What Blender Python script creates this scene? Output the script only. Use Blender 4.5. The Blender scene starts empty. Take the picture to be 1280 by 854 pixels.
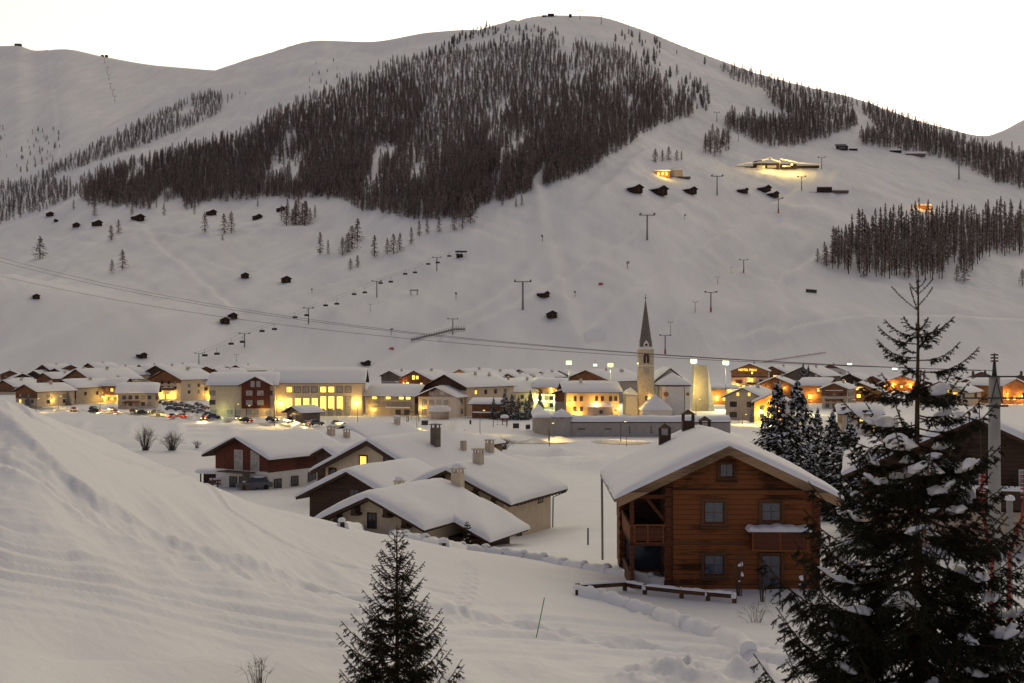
import bpy, bmesh, math, random
import numpy as np
from mathutils import Vector, Matrix
R = math.radians
random.seed(7); rng = np.random.default_rng(7)
scene = bpy.context.scene
COL = scene.collection

# ------------------------------------------------------------------ camera
FPX, HOR, CZ = 1500.0, 440.0, 20.0          # focal length in photo pixels, horizon row, eye height above the valley floor
cam_d = bpy.data.cameras.new("camera"); cam = bpy.data.objects.new("camera", cam_d); COL.objects.link(cam)
cam.location = (0, 0, CZ); cam.rotation_euler = (R(90), 0, 0)
cam_d.sensor_width = 36.0; cam_d.lens = 36.0 * FPX / 1280.0
cam_d.shift_y = (HOR - 427.0) / 1280.0
cam_d.clip_start = 0.5; cam_d.clip_end = 30000
scene.camera = cam

# ------------------------------------------------------------------ sky, sun, exposure
world = bpy.data.worlds.new("World"); scene.world = world; world.use_nodes = True
wn, wl = world.node_tree.nodes, world.node_tree.links
GLOW = 4.6
SUN_EL, SUN_AZ = 3.0, 16.0                   # the sun is down behind the ridge, a little right of the view axis
bg = wn["Background"]
sky = wn.new("ShaderNodeTexSky"); sky.sky_type = 'NISHITA'; sky.sun_disc = False
sky.sun_elevation = R(SUN_EL); sky.sun_rotation = R(SUN_AZ); sky.altitude = 1800
sky.air_density = 1.0; sky.dust_density = 2.5; sky.ozone_density = 1.0
def wnode(t, **k):
    n = wn.new(t)
    for a, v in k.items(): setattr(n, a, v)
    return n
hsv = wnode("ShaderNodeHueSaturation"); hsv.inputs["Saturation"].default_value = 0.55
tint = wnode("ShaderNodeMix", data_type='RGBA', blend_type='MULTIPLY'); tint.inputs[0].default_value = 1.0
tint.inputs[7].default_value = (1.15, 0.945, 1.04, 1)      # white balance of the photograph
wl.new(sky.outputs[0], hsv.inputs["Color"]); wl.new(hsv.outputs[0], tint.inputs[6])
# thin high overcast lit from below the horizon: the whole western sky glows
tc = wnode("ShaderNodeTexCoord"); dt = wnode("ShaderNodeVectorMath", operation='DOT_PRODUCT')
dt.inputs[1].default_value = Vector((0.22, 0.93, 0.30)).normalized()
rmp = wnode("ShaderNodeMapRange", interpolation_type='SMOOTHSTEP'); rmp.inputs[1].default_value = 0.15; rmp.inputs[2].default_value = 0.97
wl.new(tc.outputs["Generated"], dt.inputs[0]); wl.new(dt.outputs["Value"], rmp.inputs[0])
glow = wnode("ShaderNodeMix", data_type='RGBA', blend_type='ADD'); glow.inputs[7].default_value = (GLOW * 1.0, GLOW * 0.862, GLOW * 0.55, 1)
wl.new(rmp.outputs[0], glow.inputs[0]); wl.new(tint.outputs[2], glow.inputs[6]); wl.new(glow.outputs[2], bg.inputs[0])
bg.inputs[1].default_value = 0.10
sun_d = bpy.data.lights.new("sun", 'SUN'); sun_d.energy = 0.6; sun_d.angle = R(12); sun_d.color = (1, 0.86, 0.66)
sun = bpy.data.objects.new("sun", sun_d); COL.objects.link(sun)
sun.rotation_euler = (R(90 - SUN_EL), 0, R(180 - SUN_AZ)); sun.location = (0, 0, 300)
vs = scene.view_settings
scene.display_settings.display_device = 'sRGB'
vs.view_transform = 'Standard'; vs.look = 'None'; vs.gamma = 1.0; vs.use_curve_mapping = False
vs.exposure = 1.02
scene.cycles.max_bounces = 6; scene.cycles.diffuse_bounces = 3; scene.cycles.glossy_bounces = 2
scene.cycles.transmission_bounces = 4; scene.cycles.transparent_max_bounces = 8; scene.cycles.volume_bounces = 1
scene.cycles.sample_clamp_indirect = 3.0

# ------------------------------------------------------------------ materials
MATS = {}
def mat(name, col, rough=0.8, spec=0.2, var=0.0, scale=3.0, bump=0.0, bscale=20.0, emit=None, estr=0.0, metal=0.0, stretch=(1, 1, 1), bdist=0.05):
    if name in MATS: return MATS[name]
    m = bpy.data.materials.new(name); m.use_nodes = True
    nt = m.node_tree; b = nt.nodes["Principled BSDF"]
    b.inputs["Base Color"].default_value = (*col, 1); b.inputs["Roughness"].default_value = rough
    b.inputs["Specular IOR Level"].default_value = spec; b.inputs["Metallic"].default_value = metal
    if var or bump:
        tc = nt.nodes.new("ShaderNodeTexCoord"); mp = nt.nodes.new("ShaderNodeMapping"); mp.inputs["Scale"].default_value = stretch
        nt.links.new(tc.outputs["Object"], mp.inputs[0])
    if var:
        n = nt.nodes.new("ShaderNodeTexNoise"); n.inputs["Scale"].default_value = scale; n.inputs["Detail"].default_value = 5
        nt.links.new(mp.outputs[0], n.inputs["Vector"])
        rp = nt.nodes.new("ShaderNodeValToRGB")
        rp.color_ramp.elements[0].position = 0.3; rp.color_ramp.elements[1].position = 0.7
        rp.color_ramp.elements[0].color = (*[c * (1 - var) for c in col], 1)
        rp.color_ramp.elements[1].color = (*[min(1, c * (1 + var)) for c in col], 1)
        nt.links.new(n.outputs[0], rp.inputs[0]); nt.links.new(rp.outputs[0], b.inputs["Base Color"])
    if bump:
        n2 = nt.nodes.new("ShaderNodeTexNoise"); n2.inputs["Scale"].default_value = bscale; n2.inputs["Detail"].default_value = 4
        nt.links.new(mp.outputs[0], n2.inputs["Vector"])
        bp = nt.nodes.new("ShaderNodeBump"); bp.inputs["Strength"].default_value = bump; bp.inputs["Distance"].default_value = bdist
        nt.links.new(n2.outputs[0], bp.inputs["Height"]); nt.links.new(bp.outputs[0], b.inputs["Normal"])
    if emit:
        b.inputs["Emission Color"].default_value = (*emit, 1); b.inputs["Emission Strength"].default_value = estr
    MATS[name] = m
    return m

M_SNOW = mat("snow", (0.84, 0.84, 0.85), rough=0.65, spec=0.15, bump=0.35, bscale=1.3, bdist=0.08)
M_GROUND = mat("snow_ground", (0.84, 0.84, 0.85), rough=0.65, spec=0.15, var=.02, scale=.4, bump=0.55, bscale=2.6, bdist=0.07)
M_MTN = mat("mountain_snow", (0.82, 0.82, 0.83), rough=0.7, spec=0.1, var=0.06, scale=0.006, bump=0.32, bscale=0.012, bdist=5.0, stretch=(7, 1, 1))

# ------------------------------------------------------------------ terrain
def pchip(xs, ys, xq):
    """monotone cubic through (xs, ys); ys may be 2-D (points, columns)"""
    xs = np.asarray(xs, float); ys = np.asarray(ys, float)
    if ys.ndim == 1: ys = ys[:, None]
    h = np.diff(xs)[:, None]; dl = np.diff(ys, axis=0) / h
    m = np.zeros_like(ys)
    w1 = 2 * h[1:] + h[:-1]; w2 = h[1:] + 2 * h[:-1]
    ok = dl[1:] * dl[:-1] > 0
    with np.errstate(divide='ignore', invalid='ignore'):
        hm = (w1 + w2) / (w1 / dl[:-1] + w2 / dl[1:])
    m[1:-1] = np.where(ok, hm, 0); m[0] = dl[0]; m[-1] = dl[-1]
    xq = np.clip(xq, xs[0], xs[-1]); k = np.clip(np.searchsorted(xs, xq) - 1, 0, len(xs) - 2)
    t = ((xq - xs[k]) / (xs[k + 1] - xs[k]))[:, None]; hk = h[k]
    return ((1 + 2 * t) * (1 - t) ** 2 * ys[k] + t * (1 - t) ** 2 * hk * m[k] + t * t * (3 - 2 * t) * ys[k + 1] + t * t * (t - 1) * hk * m[k + 1])

def lattice(seed, n=64):
    return np.random.default_rng(seed).random((n, n))
LAT = [lattice(s) for s in range(8)]
def vnoise(x, y, k=0):
    L = LAT[k]; n = L.shape[0]
    xi = np.floor(x).astype(int); yi = np.floor(y).astype(int); fx = x - xi; fy = y - yi
    fx = fx * fx * (3 - 2 * fx); fy = fy * fy * (3 - 2 * fy)
    a = L[xi % n, yi % n]; b = L[(xi + 1) % n, yi % n]; c = L[xi % n, (yi + 1) % n]; d = L[(xi + 1) % n, (yi + 1) % n]
    return (a * (1 - fx) + b * fx) * (1 - fy) + (c * (1 - fx) + d * fx) * fy - 0.5
def fbm(x, y, k=0, o=4):
    s = 0; a = 1.0
    for i in range(o):
        s = s + a * vnoise(x * 2 ** i + 17.3 * i, y * 2 ** i + 5.1 * i, (k + i) % 8); a *= 0.5
    return s

# near ground: for photo columns, rows reached at each distance (hill in front, then the valley floor)
ND = [4, 9, 15, 22, 30, 40, 50, 60, 72, 90, 115, 150, 200, 260, 340, 450, 560, 700, 900]
def zz(d, row): return -(row - HOR) / FPX * d
# columns: px, list of z relative to eye
NC = [-1200, -300, 0, 100, 200, 300, 400, 480, 560, 650, 740, 850, 1000, 1280, 2500]
NZ = {
 #        4     9     15    22    30    40    50    60    72    90    115   150   200   260
 -1200: [-2.6, -3.2, -3.6, -3.2, -2.0, -0.2,  1.5,  2.2,  1.0, -3.0, -9.0,-15.0,-18.5,-20.0],
 -300:  [-2.6, -3.3, -4.2, -4.3, -3.2, -1.2,  0.2,  0.1, -2.0, -7.0,-12.0,-16.0,-18.8,-20.0],
 0:     [-2.6, -3.5, -4.5, -4.9, -3.7, -1.6, -1.9, -4.2, -7.4,-11.5,-14.5,-17.0,-19.0,-20.0],
 100:   [-2.6, -3.6, -4.8, -5.5, -4.6, -3.1, -3.1, -5.1, -8.4,-12.0,-14.8,-17.0,-19.0,-20.0],
 200:   [-2.6, -3.7, -5.0, -5.9, -5.8, -5.0, -4.7,-6.2, -9.2,-12.4,-15.0,-17.0,-19.0,-20.0],
 300:   [-2.6, -3.8, -5.2, -6.3, -6.7, -6.6, -6.35, -7.5, -9.9,-12.8,-15.2,-17.0,-19.0,-20.0],
 400:   [-2.6, -3.9, -5.3, -6.6, -7.3, -7.8, -8.1, -8.45,-10.4,-13.2,-15.4,-16.9,-19.0,-20.0],
 480:   [-2.6, -4.0, -5.4, -6.8, -7.7, -8.3, -8.8, -9.3, -10.9,-13.7,-15.6,-16.9,-19.0,-20.0],
 560:   [-2.6, -4.0, -5.5, -7.0, -8.1, -8.9, -9.5, -10.0,-11.5,-14.3,-15.9,-17.0,-19.0,-20.0],
 650:   [-2.6, -4.0, -5.6, -7.2, -8.5, -9.6, -10.3,-10.9,-12.1,-14.6,-16.2,-17.3,-19.0,-20.0],
 740:   [-2.6, -4.0, -5.6, -7.3, -8.8, -10.2,-11.0,-11.5,-12.4,-14.0,-15.8,-17.5,-19.0,-20.0],
 850:   [-2.6, -4.0, -5.6, -7.4, -9.1, -10.6,-11.5,-11.9,-12.0,-13.5,-15.5,-17.5,-19.0,-20.0],
 1000:  [-2.6, -4.0, -5.6, -7.5, -9.2, -10.7,-11.5,-11.9,-12.0,-13.2,-15.0,-17.0,-19.0,-20.0],
 1280:  [-2.6, -4.0, -5.6, -7.6, -9.3, -10.7,-11.5,-11.9,-12.3,-13.3,-15.0,-17.0,-19.0,-20.0],
 2500:  [-2.6, -4.0, -5.6, -7.6, -9.3, -10.7,-11.5,-12.0,-12.5,-13.5,-15.0,-17.0,-19.0,-20.0],
}
FAR = [-20.2, -20.0, -19.4, -17.5, -12.0]
NZA = np.array([NZ[c] + FAR for c in NC]).T             # (dist, column)

FRONT = dict(px=[-2600, -600, -200, 0, 50, 95, 130, 200, 300, 400, 450, 520, 590, 640, 690, 740, 800, 850, 900, 960, 1060, 1150, 1280, 1600, 3600],
             row=[430, 385, 330, 285, 268, 248, 226, 196, 163, 118, 96, 62, 40, 26, 19, 20, 36, 56, 75, 96, 121, 152, 192, 280, 420],
             D=[1100, 1150, 1250, 1400, 1450, 1500, 1600, 1750, 2000, 2250, 2350, 2500, 2600, 2650, 2700, 2700, 2650, 2600, 2550, 2450, 2350, 2200, 2050, 1800, 1500])
MIDR = dict(px=[-2600, -600, -200, 0, 60, 110, 160, 210, 250, 270, 330, 400, 460, 540, 590, 700, 900, 3600],
            row=[425, 380, 300, 236, 203, 172, 142, 113, 95, 87.5, 68, 50.5, 52, 40, 37, 60, 200, 430],
            D=[2200, 2200, 2300, 2400, 2500, 2600, 2750, 2900, 3000, 3050, 3200, 3300, 3300, 3300, 3300, 3300, 3300, 3300])
BACK = dict(px=[-2600, -600, -200, 0, 20, 45, 80, 130, 200, 270, 330, 420, 600, 3600],
            row=[300, 120, 60, 56, 55.5, 62, 60, 70, 82, 86.5, 92, 110, 200, 430],
            D=[5200] * 14)
RIGHT = dict(px=[-2600, 900, 1100, 1150, 1232, 1250, 1280, 1340, 1450, 1800, 3600],
             row=[430, 300, 158, 153, 168, 163, 148, 125, 95, 120, 300],
             D=[5200] * 11)

def smax(a, b, k): 
    h = np.clip(0.5 + 0.5 * (a - b) / k, 0, 1)
    return b * (1 - h) + a * h + k * h * (1 - h)

FOOT = 660.0
def layer(L, px, d, d0, z0, pw, back):
    row = pchip(L['px'], L['row'], px)[:, 0][None, :]; D = pchip(L['px'], L['D'], px)[:, 0][None, :]
    zr = (HOR - row) / FPX * D
    t = (d[:, None] - d0) / (D - d0)
    s = np.where(t < 1, np.sign(t) * np.abs(t) ** pw, 1.0)
    z = z0 + (zr - z0) * s
    over = np.clip(d[:, None] - D, 0, None)
    z = np.where(t > 1, zr - back * over - 0.0002 * over ** 2 * 0, z)
    return z, np.clip(1 - np.abs(t - 1) / 0.06, 0, 1)

def terrain_grid(px, d):
    """height above the valley (eye at CZ) on the grid rows=d columns=px"""
    near = pchip(np.log(ND), NZA, np.log(d))                       # (d, NC)
    nz = pchip(NC, near.T, px).T                                   # (d, px)
    X = (px[None, :] - 640) / FPX * d[:, None]; Y = d[:, None] + 0 * X
    # soft wind relief and the old ski track across the foreground hill
    fade = np.clip((d - 10) / 15, 0, 1)[:, None] * np.clip((260 - d) / 150, 0.15, 1)[:, None]
    nz = nz + fade * (0.35 * fbm(X / 17 + 3, Y / 17, 0, 3) + 0.10 * fbm(X / 3.1, Y / 5.5, 2, 3))
    m1, c1 = layer(FRONT, px, d, FOOT, -16.0, 1.12, 0.35)
    m2, c2 = layer(MIDR, px, d, 1350.0, 40.0, 1.05, 0.35)
    m3, c3 = layer(BACK, px, d, 2600.0, 180.0, 1.1, 0.3)
    m4, c4 = layer(RIGHT, px, d, 2600.0, 150.0, 1.1, 0.3)
    ang = fbm(X / 300, Y / 420, 1, 4); rel = fbm(X / 75 + 9, Y / 140, 4, 4)
    amp = np.clip((d - FOOT) / 500, 0, 1)[:, None]
    m1 = m1 + amp * (1 - c1) * (26 * ang + 5 * rel)
    m2 = m2 + (1 - c2) * (30 * ang + 8 * rel)
    m3 = m3 + (1 - c3) * (60 * fbm(X / 700, Y / 900, 3, 4)); m4 = m4 + (1 - c4) * (40 * fbm(X / 700, Y / 900, 3, 3))
    far = np.where(d[:, None] > FOOT, smax(smax(m1, m2, 10.0), np.maximum(m3, m4), 10.0), m1)
    w = np.clip((d - 620) / 240, 0, 1)[:, None]; w = w * w * (3 - 2 * w)
    z = nz * (1 - w) + far * w
    return X, Y, z + CZ

PXC = np.unique(np.concatenate([np.linspace(-2600, -160, 30), np.linspace(-160, 1440, 521), np.linspace(1440, 3600, 28)]))
DR = np.concatenate([np.geomspace(4, 14, 16)[:-1], np.geomspace(14, 75, 330)[:-1], np.geomspace(75, 640, 120)[:-1], np.linspace(640, 2800, 270)[:-1], np.linspace(2800, 3400, 80)[:-1], np.linspace(3400, 7500, 80)])
GX, GY, GZ = terrain_grid(PXC, DR)
# --- carved marks, in world metres: (points in photo px/row, half width, depth, rim)
LOGD = np.log(DR)
def gz(x, y):
    """ground height at a world point"""
    px = x / y * FPX + 640
    i = np.clip(np.searchsorted(DR, y) - 1, 0, len(DR) - 2); j = np.clip(np.searchsorted(PXC, px) - 1, 0, len(PXC) - 2)
    a = (y - DR[i]) / (DR[i + 1] - DR[i]); b = (px - PXC[j]) / (PXC[j + 1] - PXC[j])
    return float((GZ[i, j] * (1 - b) + GZ[i, j + 1] * b) * (1 - a) + (GZ[i + 1, j] * (1 - b) + GZ[i + 1, j + 1] * b) * a)
def P(px, row, d):
    return Vector(((px - 640) / FPX * d, d, CZ - (row - HOR) / FPX * d))
def hit(px, row, dmin=12.0):
    """where the line of sight through a photo pixel first meets the ground"""
    j = int(np.clip(np.searchsorted(PXC, px) - 1, 0, len(PXC) - 2)); b = (px - PXC[j]) / (PXC[j + 1] - PXC[j])
    col = GZ[:, j] * (1 - b) + GZ[:, j + 1] * b
    ray = CZ - (row - HOR) / FPX * DR
    f = col - ray
    k = np.nonzero((f[1:] >= 0) & (f[:-1] < 0) & (DR[1:] > dmin))[0]
    if len(k) == 0:
        k = [int(np.argmax(np.where(DR > dmin, f, -1e9)))]; d = DR[k[0]]
    else:
        i = k[0]; a = f[i] / (f[i] - f[i + 1]); d = DR[i] + a * (DR[i + 1] - DR[i])
    x = (px - 640) / FPX * d
    return Vector((x, d, gz(x, d)))
def onground(px, d):
    x = (px - 640) / FPX * d
    return Vector((x, d, gz(x, d)))

def sheet(name, X, Y, Z, material, smooth=True):
    nr, nc = X.shape
    me = bpy.data.meshes.new(name)
    co = np.stack([X, Y, Z], -1).reshape(-1, 3).astype(np.float32)
    idx = np.arange(nr * nc).reshape(nr, nc)
    q = np.stack([idx[:-1, :-1], idx[:-1, 1:], idx[1:, 1:], idx[1:, :-1]], -1).reshape(-1, 4)
    me.vertices.add(len(co)); me.vertices.foreach_set("co", co.ravel())
    me.loops.add(q.size); me.loops.foreach_set("vertex_index", q.ravel().astype(np.int32))
    me.polygons.add(len(q)); me.polygons.foreach_set("loop_start", np.arange(0, q.size, 4, dtype=np.int32))
    me.polygons.foreach_set("use_smooth", np.full(len(q), smooth))
    me.update(calc_edges=True); me.validate()
    me.materials.append(material)
    o = bpy.data.objects.new(name, me); COL.objects.link(o)
    return o
# ------------------------------------------------------------------ marks left in the snow (carved into the ground, metres)
def seg_dist(px_, py_, pts):
    best = np.full(px_.shape, 1e9); along = np.zeros(px_.shape); acc = 0
    for a, b in zip(pts[:-1], pts[1:]):
        vx, vy = b[0] - a[0], b[1] - a[1]; L2 = vx * vx + vy * vy + 1e-9
        t = np.clip(((px_ - a[0]) * vx + (py_ - a[1]) * vy) / L2, 0, 1)
        dx = px_ - a[0] - t * vx; dy = py_ - a[1] - t * vy
        d = np.hypot(dx, dy); s = np.where((vx * (py_ - a[1]) - vy * (px_ - a[0])) > 0, 1, -1)
        u = d < np.abs(best); best = np.where(u, d * s, best); along = np.where(u, acc + t * math.sqrt(L2), along); acc += math.sqrt(L2)
    return best, along
def carve(pix, fn, rmax, dmin=12.0, ds=None):
    if ds is None: pts = [hit(*p, dmin) for p in pix]
    else: pts = [P(p[0], 500, d) for p, d in zip(pix, ds)]
    # smooth the polyline
    for _ in range(2):
        q = [pts[0]]
        for a, b in zip(pts[:-1], pts[1:]): q += [a * .75 + b * .25, a * .25 + b * .75]
        pts = q + [pts[-1]]
    ys = [p.y for p in pts]; i0, i1 = np.searchsorted(DR, [min(ys) - rmax, max(ys) + rmax])
    xs = GX[i0:i1]; ysl = GY[i0:i1]
    d, al = seg_dist(xs, ysl, pts)
    GZ[i0:i1] += np.where(np.abs(d) < rmax, fn(d, al, xs, ysl), 0)
def sm(a, b, x):
    t = np.clip((x - a) / (b - a), 0, 1); return t * t * (3 - 2 * t)
def track(w, dep, rim=0.25, rough=0.04):
    def f(d, al, X, Y):
        a = np.abs(d)
        g_ = -dep * (1 - sm(w * .7, w, a)) + rim * dep * np.exp(-((a - w * 1.15) / (w * .22)) ** 2)
        return g_ + rough * fbm(X * 3.1, Y * 3.1, 5, 3) * (1 - sm(w, w * 1.4, a))
    return f
# wind ripples / old ski lines: long low waves running down the hill in the lower left
sel = DR < 70
X_, Y_ = GX[sel], GY[sel]
PXG = np.broadcast_to(PXC[None, :], X_.shape); ROWG = HOR - (GZ[sel] - CZ) / Y_ * FPX
xs_l = np.array([-200, 0, 100, 200, 300, 400, 500, 640, 760, 900, 1100]); yc_l = np.array([650, 700, 715, 738, 760, 773, 783, 792, 800, 812, 830])
yc = np.interp(PXG, xs_l, yc_l); off = ROWG - yc
lines = sum(a * np.cos((off + 9 * fbm(PXG / 160 + k, ROWG / 300, k, 2)) * f + k) for k, (a, f) in enumerate([(1, 2 * math.pi / 12.5), (.8, 2 * math.pi / 7.6), (.5, 2 * math.pi / 21)]))
env = np.exp(-(off / np.interp(PXG, [0, 400, 900], [48, 30, 24])) ** 2)
GZ[sel] += 0.052 * np.sign(lines) * np.abs(lines) ** .7 * env * Y_ / 26
# lumpy, half-filled tracks above them
env2 = np.exp(-((ROWG - np.interp(PXG, [-200, 0, 150, 300, 450, 560, 640], [560, 610, 660, 700, 735, 760, 775])) / np.interp(PXG, [0, 300, 640], [75, 60, 22])) ** 2)
lump = fbm((X_ + .55 * Y_) / 2.1, (Y_ - .8 * X_) / 6.5, 2, 4)
GZ[sel] += env2 * (0.42 * np.abs(lump) ** 1.0 * np.sign(lump)) * np.clip((760 - PXG) / 300, 0, 1) * 1.0
lump2 = fbm(X_ / 1.6, Y_ / 2.6, 6, 3)
env3 = np.exp(-((PXG - 620) / 380) ** 2 - ((ROWG - 842) / 26) ** 2)
GZ[sel] += 0.2 * env3 * lump2
# broad snow-machine track across the hill
carve([(-160, 470), (-60, 515), (20, 565), (70, 600), (120, 640), (180, 665), (240, 690), (320, 716), (400, 738), (470, 752), (560, 768), (650, 784), (740, 800), (850, 815), (980, 828), (1150, 850)], track(1.0, .17, .30, .15), 3.0)
# thin ski line along the crest
carve([(-100, 462), (0, 509), (70, 540), (150, 572), (230, 600), (320, 628), (420, 650)], track(.30, .12, .4, .02), 1.2)
carve([(-100, 455), (0, 500), (70, 528), (150, 560), (240, 594)], track(.22, .10, .4, .02), 1.2)
carve([(130, 545), (250, 612), (330, 668), (420, 705), (560, 742)], track(.25, .09, .4, .03), 1.2)
# lip at the bottom left
carve([(-200, 812), (0, 818), (100, 826), (190, 832), (250, 822), (330, 816), (420, 812)], lambda d, al, X, Y: .22 * np.tanh(-d / .35) * np.exp(-(d / 1.6) ** 2), 4.5, 9.0)
# foot holes
def holes(step, r, dep):
    def f(d, al, X, Y):
        k = al / step; fr = (k - np.floor(k) - .5) * step; side = np.where(np.floor(k) % 2 > 0, .18, -.18)
        q = (fr / (r * 1.25)) ** 2 + ((d - side) / r) ** 2
        return -dep * np.exp(-q ** 1.5) + .25 * dep * np.exp(-((np.sqrt(q) - 1.7) / .5) ** 2)
    return f
carve([(585, 702), (588, 722), (582, 745), (572, 765)], holes(.75, .17, .12), 1.5)
carve([(785, 762), (830, 776), (880, 790), (940, 804), (1000, 815)], holes(.8, .22, .2), 1.5)
# ploughed heaps bottom right
def heap(px, row, r, h, k=0):
    c = hit(px, row); i0, i1 = np.searchsorted(DR, [c.y - 3 * r, c.y + 3 * r])
    X, Y = GX[i0:i1], GY[i0:i1]
    q = ((X - c.x) / r) ** 2 + ((Y - c.y) / (r * .8)) ** 2
    GZ[i0:i1] += h * .72 * np.exp(-q * 1.4) * (1 + 1.1 * fbm(X * 2.2 / max(r, 1), Y * 2.2 / max(r, 1), k, 4)) + .16 * np.exp(-q * .7) * np.abs(fbm(X * 4, Y * 4, k + 1, 3))
for a in [(832, 850, 1.25, .72, 1), (868, 846, .9, .6, 2), (800, 858, 1.1, .45, 3), (925, 850, 1.1, .6, 4), (945, 838, .7, .45, 2), (890, 858, 1.2, .4, 5), (560, 850, .8, .2, 6)]: heap(*a)
# bank of the frozen stream and groomed tracks on the valley floor
carve([(-60, 545), (120, 557), (250, 563), (420, 566), (600, 565), (720, 573), (860, 583), (1000, 578)], lambda d, al, X, Y: -1.1 * np.exp(-(d / 3.2) ** 2) + .5 * np.exp(-((np.abs(d) - 6.5) / 2.0) ** 2) * (1 + fbm(X / 6, Y / 6, 3, 3)), 14, 150)
for r0 in (531, 536, 543): carve([(-60, r0 - 6), (150, r0), (330, r0 + 5), (520, r0 + 7)], track(2.2, .8, .8, .05), 7, 180)
# road across the valley floor: ploughed flat, a bank of snow on either side
ROAD = [(-160, 500), (0, 508), (90, 514), (180, 519), (260, 524.5), (350, 530), (430, 535), (500, 540), (580, 546.5), (660, 551), (760, 554), (900, 556), (1020, 556)]
carve(ROAD, lambda d, al, X, Y: -.25 * (1 - sm(3.4, 4.4, np.abs(d))) + .7 * np.exp(-((np.abs(d) - 5.6) / 1.1) ** 2) * (1 + fbm(X / 5, Y / 5, 3, 3)), 9, 180)
# stockpiled snow near the houses
for a in [(385, 603, 4.2, 2.4, 1), (362, 600, 3.0, 1.9, 2), (405, 598, 3.0, 1.6, 3), (724, 578, 8.0, 1.6, 2), (760, 584, 9.0, 1.4, 3), (700, 566, 5, 1.5, 1)]: heap(*a)
# ski-slope grooming and side-slip lines on the mountain
selm = (DR > 700) & (DR < 2500)
Xm, Ym = GX[selm], GY[selm]
wm = np.clip((Ym - 700) / 200, 0, 1)
GZ[selm] += wm * (3.0 * fbm((Xm - .35 * Ym) / 16, Ym / 150, 5, 3) + 1.9 * fbm((Xm + .7 * Ym) / 13, (Ym - .7 * Xm) / 120, 6, 3))
def trail(pix, w, dep): carve(pix, lambda d, al, X, Y: -1.8 * dep * np.tanh(d / w) * np.exp(-(d / (2.2 * w)) ** 2), 6 * w, 700)
trail([(640, 480), (700, 440), (770, 380), (860, 320), (940, 270), (990, 240)], 6, 2.2)
trail([(430, 470), (560, 405), (640, 360), (700, 300), (760, 225), (800, 190)], 7, 2.2)
trail([(560, 420), (680, 360), (800, 290), (850, 250)], 5, 1.6)
trail([(830, 420), (900, 350), (960, 300), (985, 262)], 5, 1.8)
trail([(975, 350), (1010, 325), (1060, 305), (1100, 300)], 5, 2.4)
trail([(975, 350), (985, 400), (950, 430)], 4, 1.6)
trail([(940, 415), (1040, 400), (1140, 395), (1290, 400)], 5, 2.2)
trail([(0, 440), (140, 395), (260, 350), (420, 315)], 6, 1.8)
trail([(0, 345), (120, 300), (250, 290), (400, 280)], 6, 2.0)
trail([(60, 450), (240, 400), (380, 360), (520, 330)], 4, 1.4)

# ------------------------------------------------------------------ ground, mountain
ks = int(np.searchsorted(DR, 640))
g = sheet("snow_ground", GX[:ks + 1], GY[:ks + 1], GZ[:ks + 1], M_GROUND); g['kind'] = 'structure'
g = sheet("mountain", GX[ks:], GY[ks:], GZ[ks:], M_MTN); g['kind'] = 'structure'
# the hill goes on behind the photographer
bx, by = np.meshgrid(np.linspace(-9000, 9000, 40), np.concatenate([np.linspace(-9000, -60, 20), np.linspace(-40, 3.6, 8)]))
g = sheet("hillside", bx, by, CZ - 3.0 + 0.0 * bx - 0.0 * by, M_GROUND); g['kind'] = 'structure'
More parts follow.
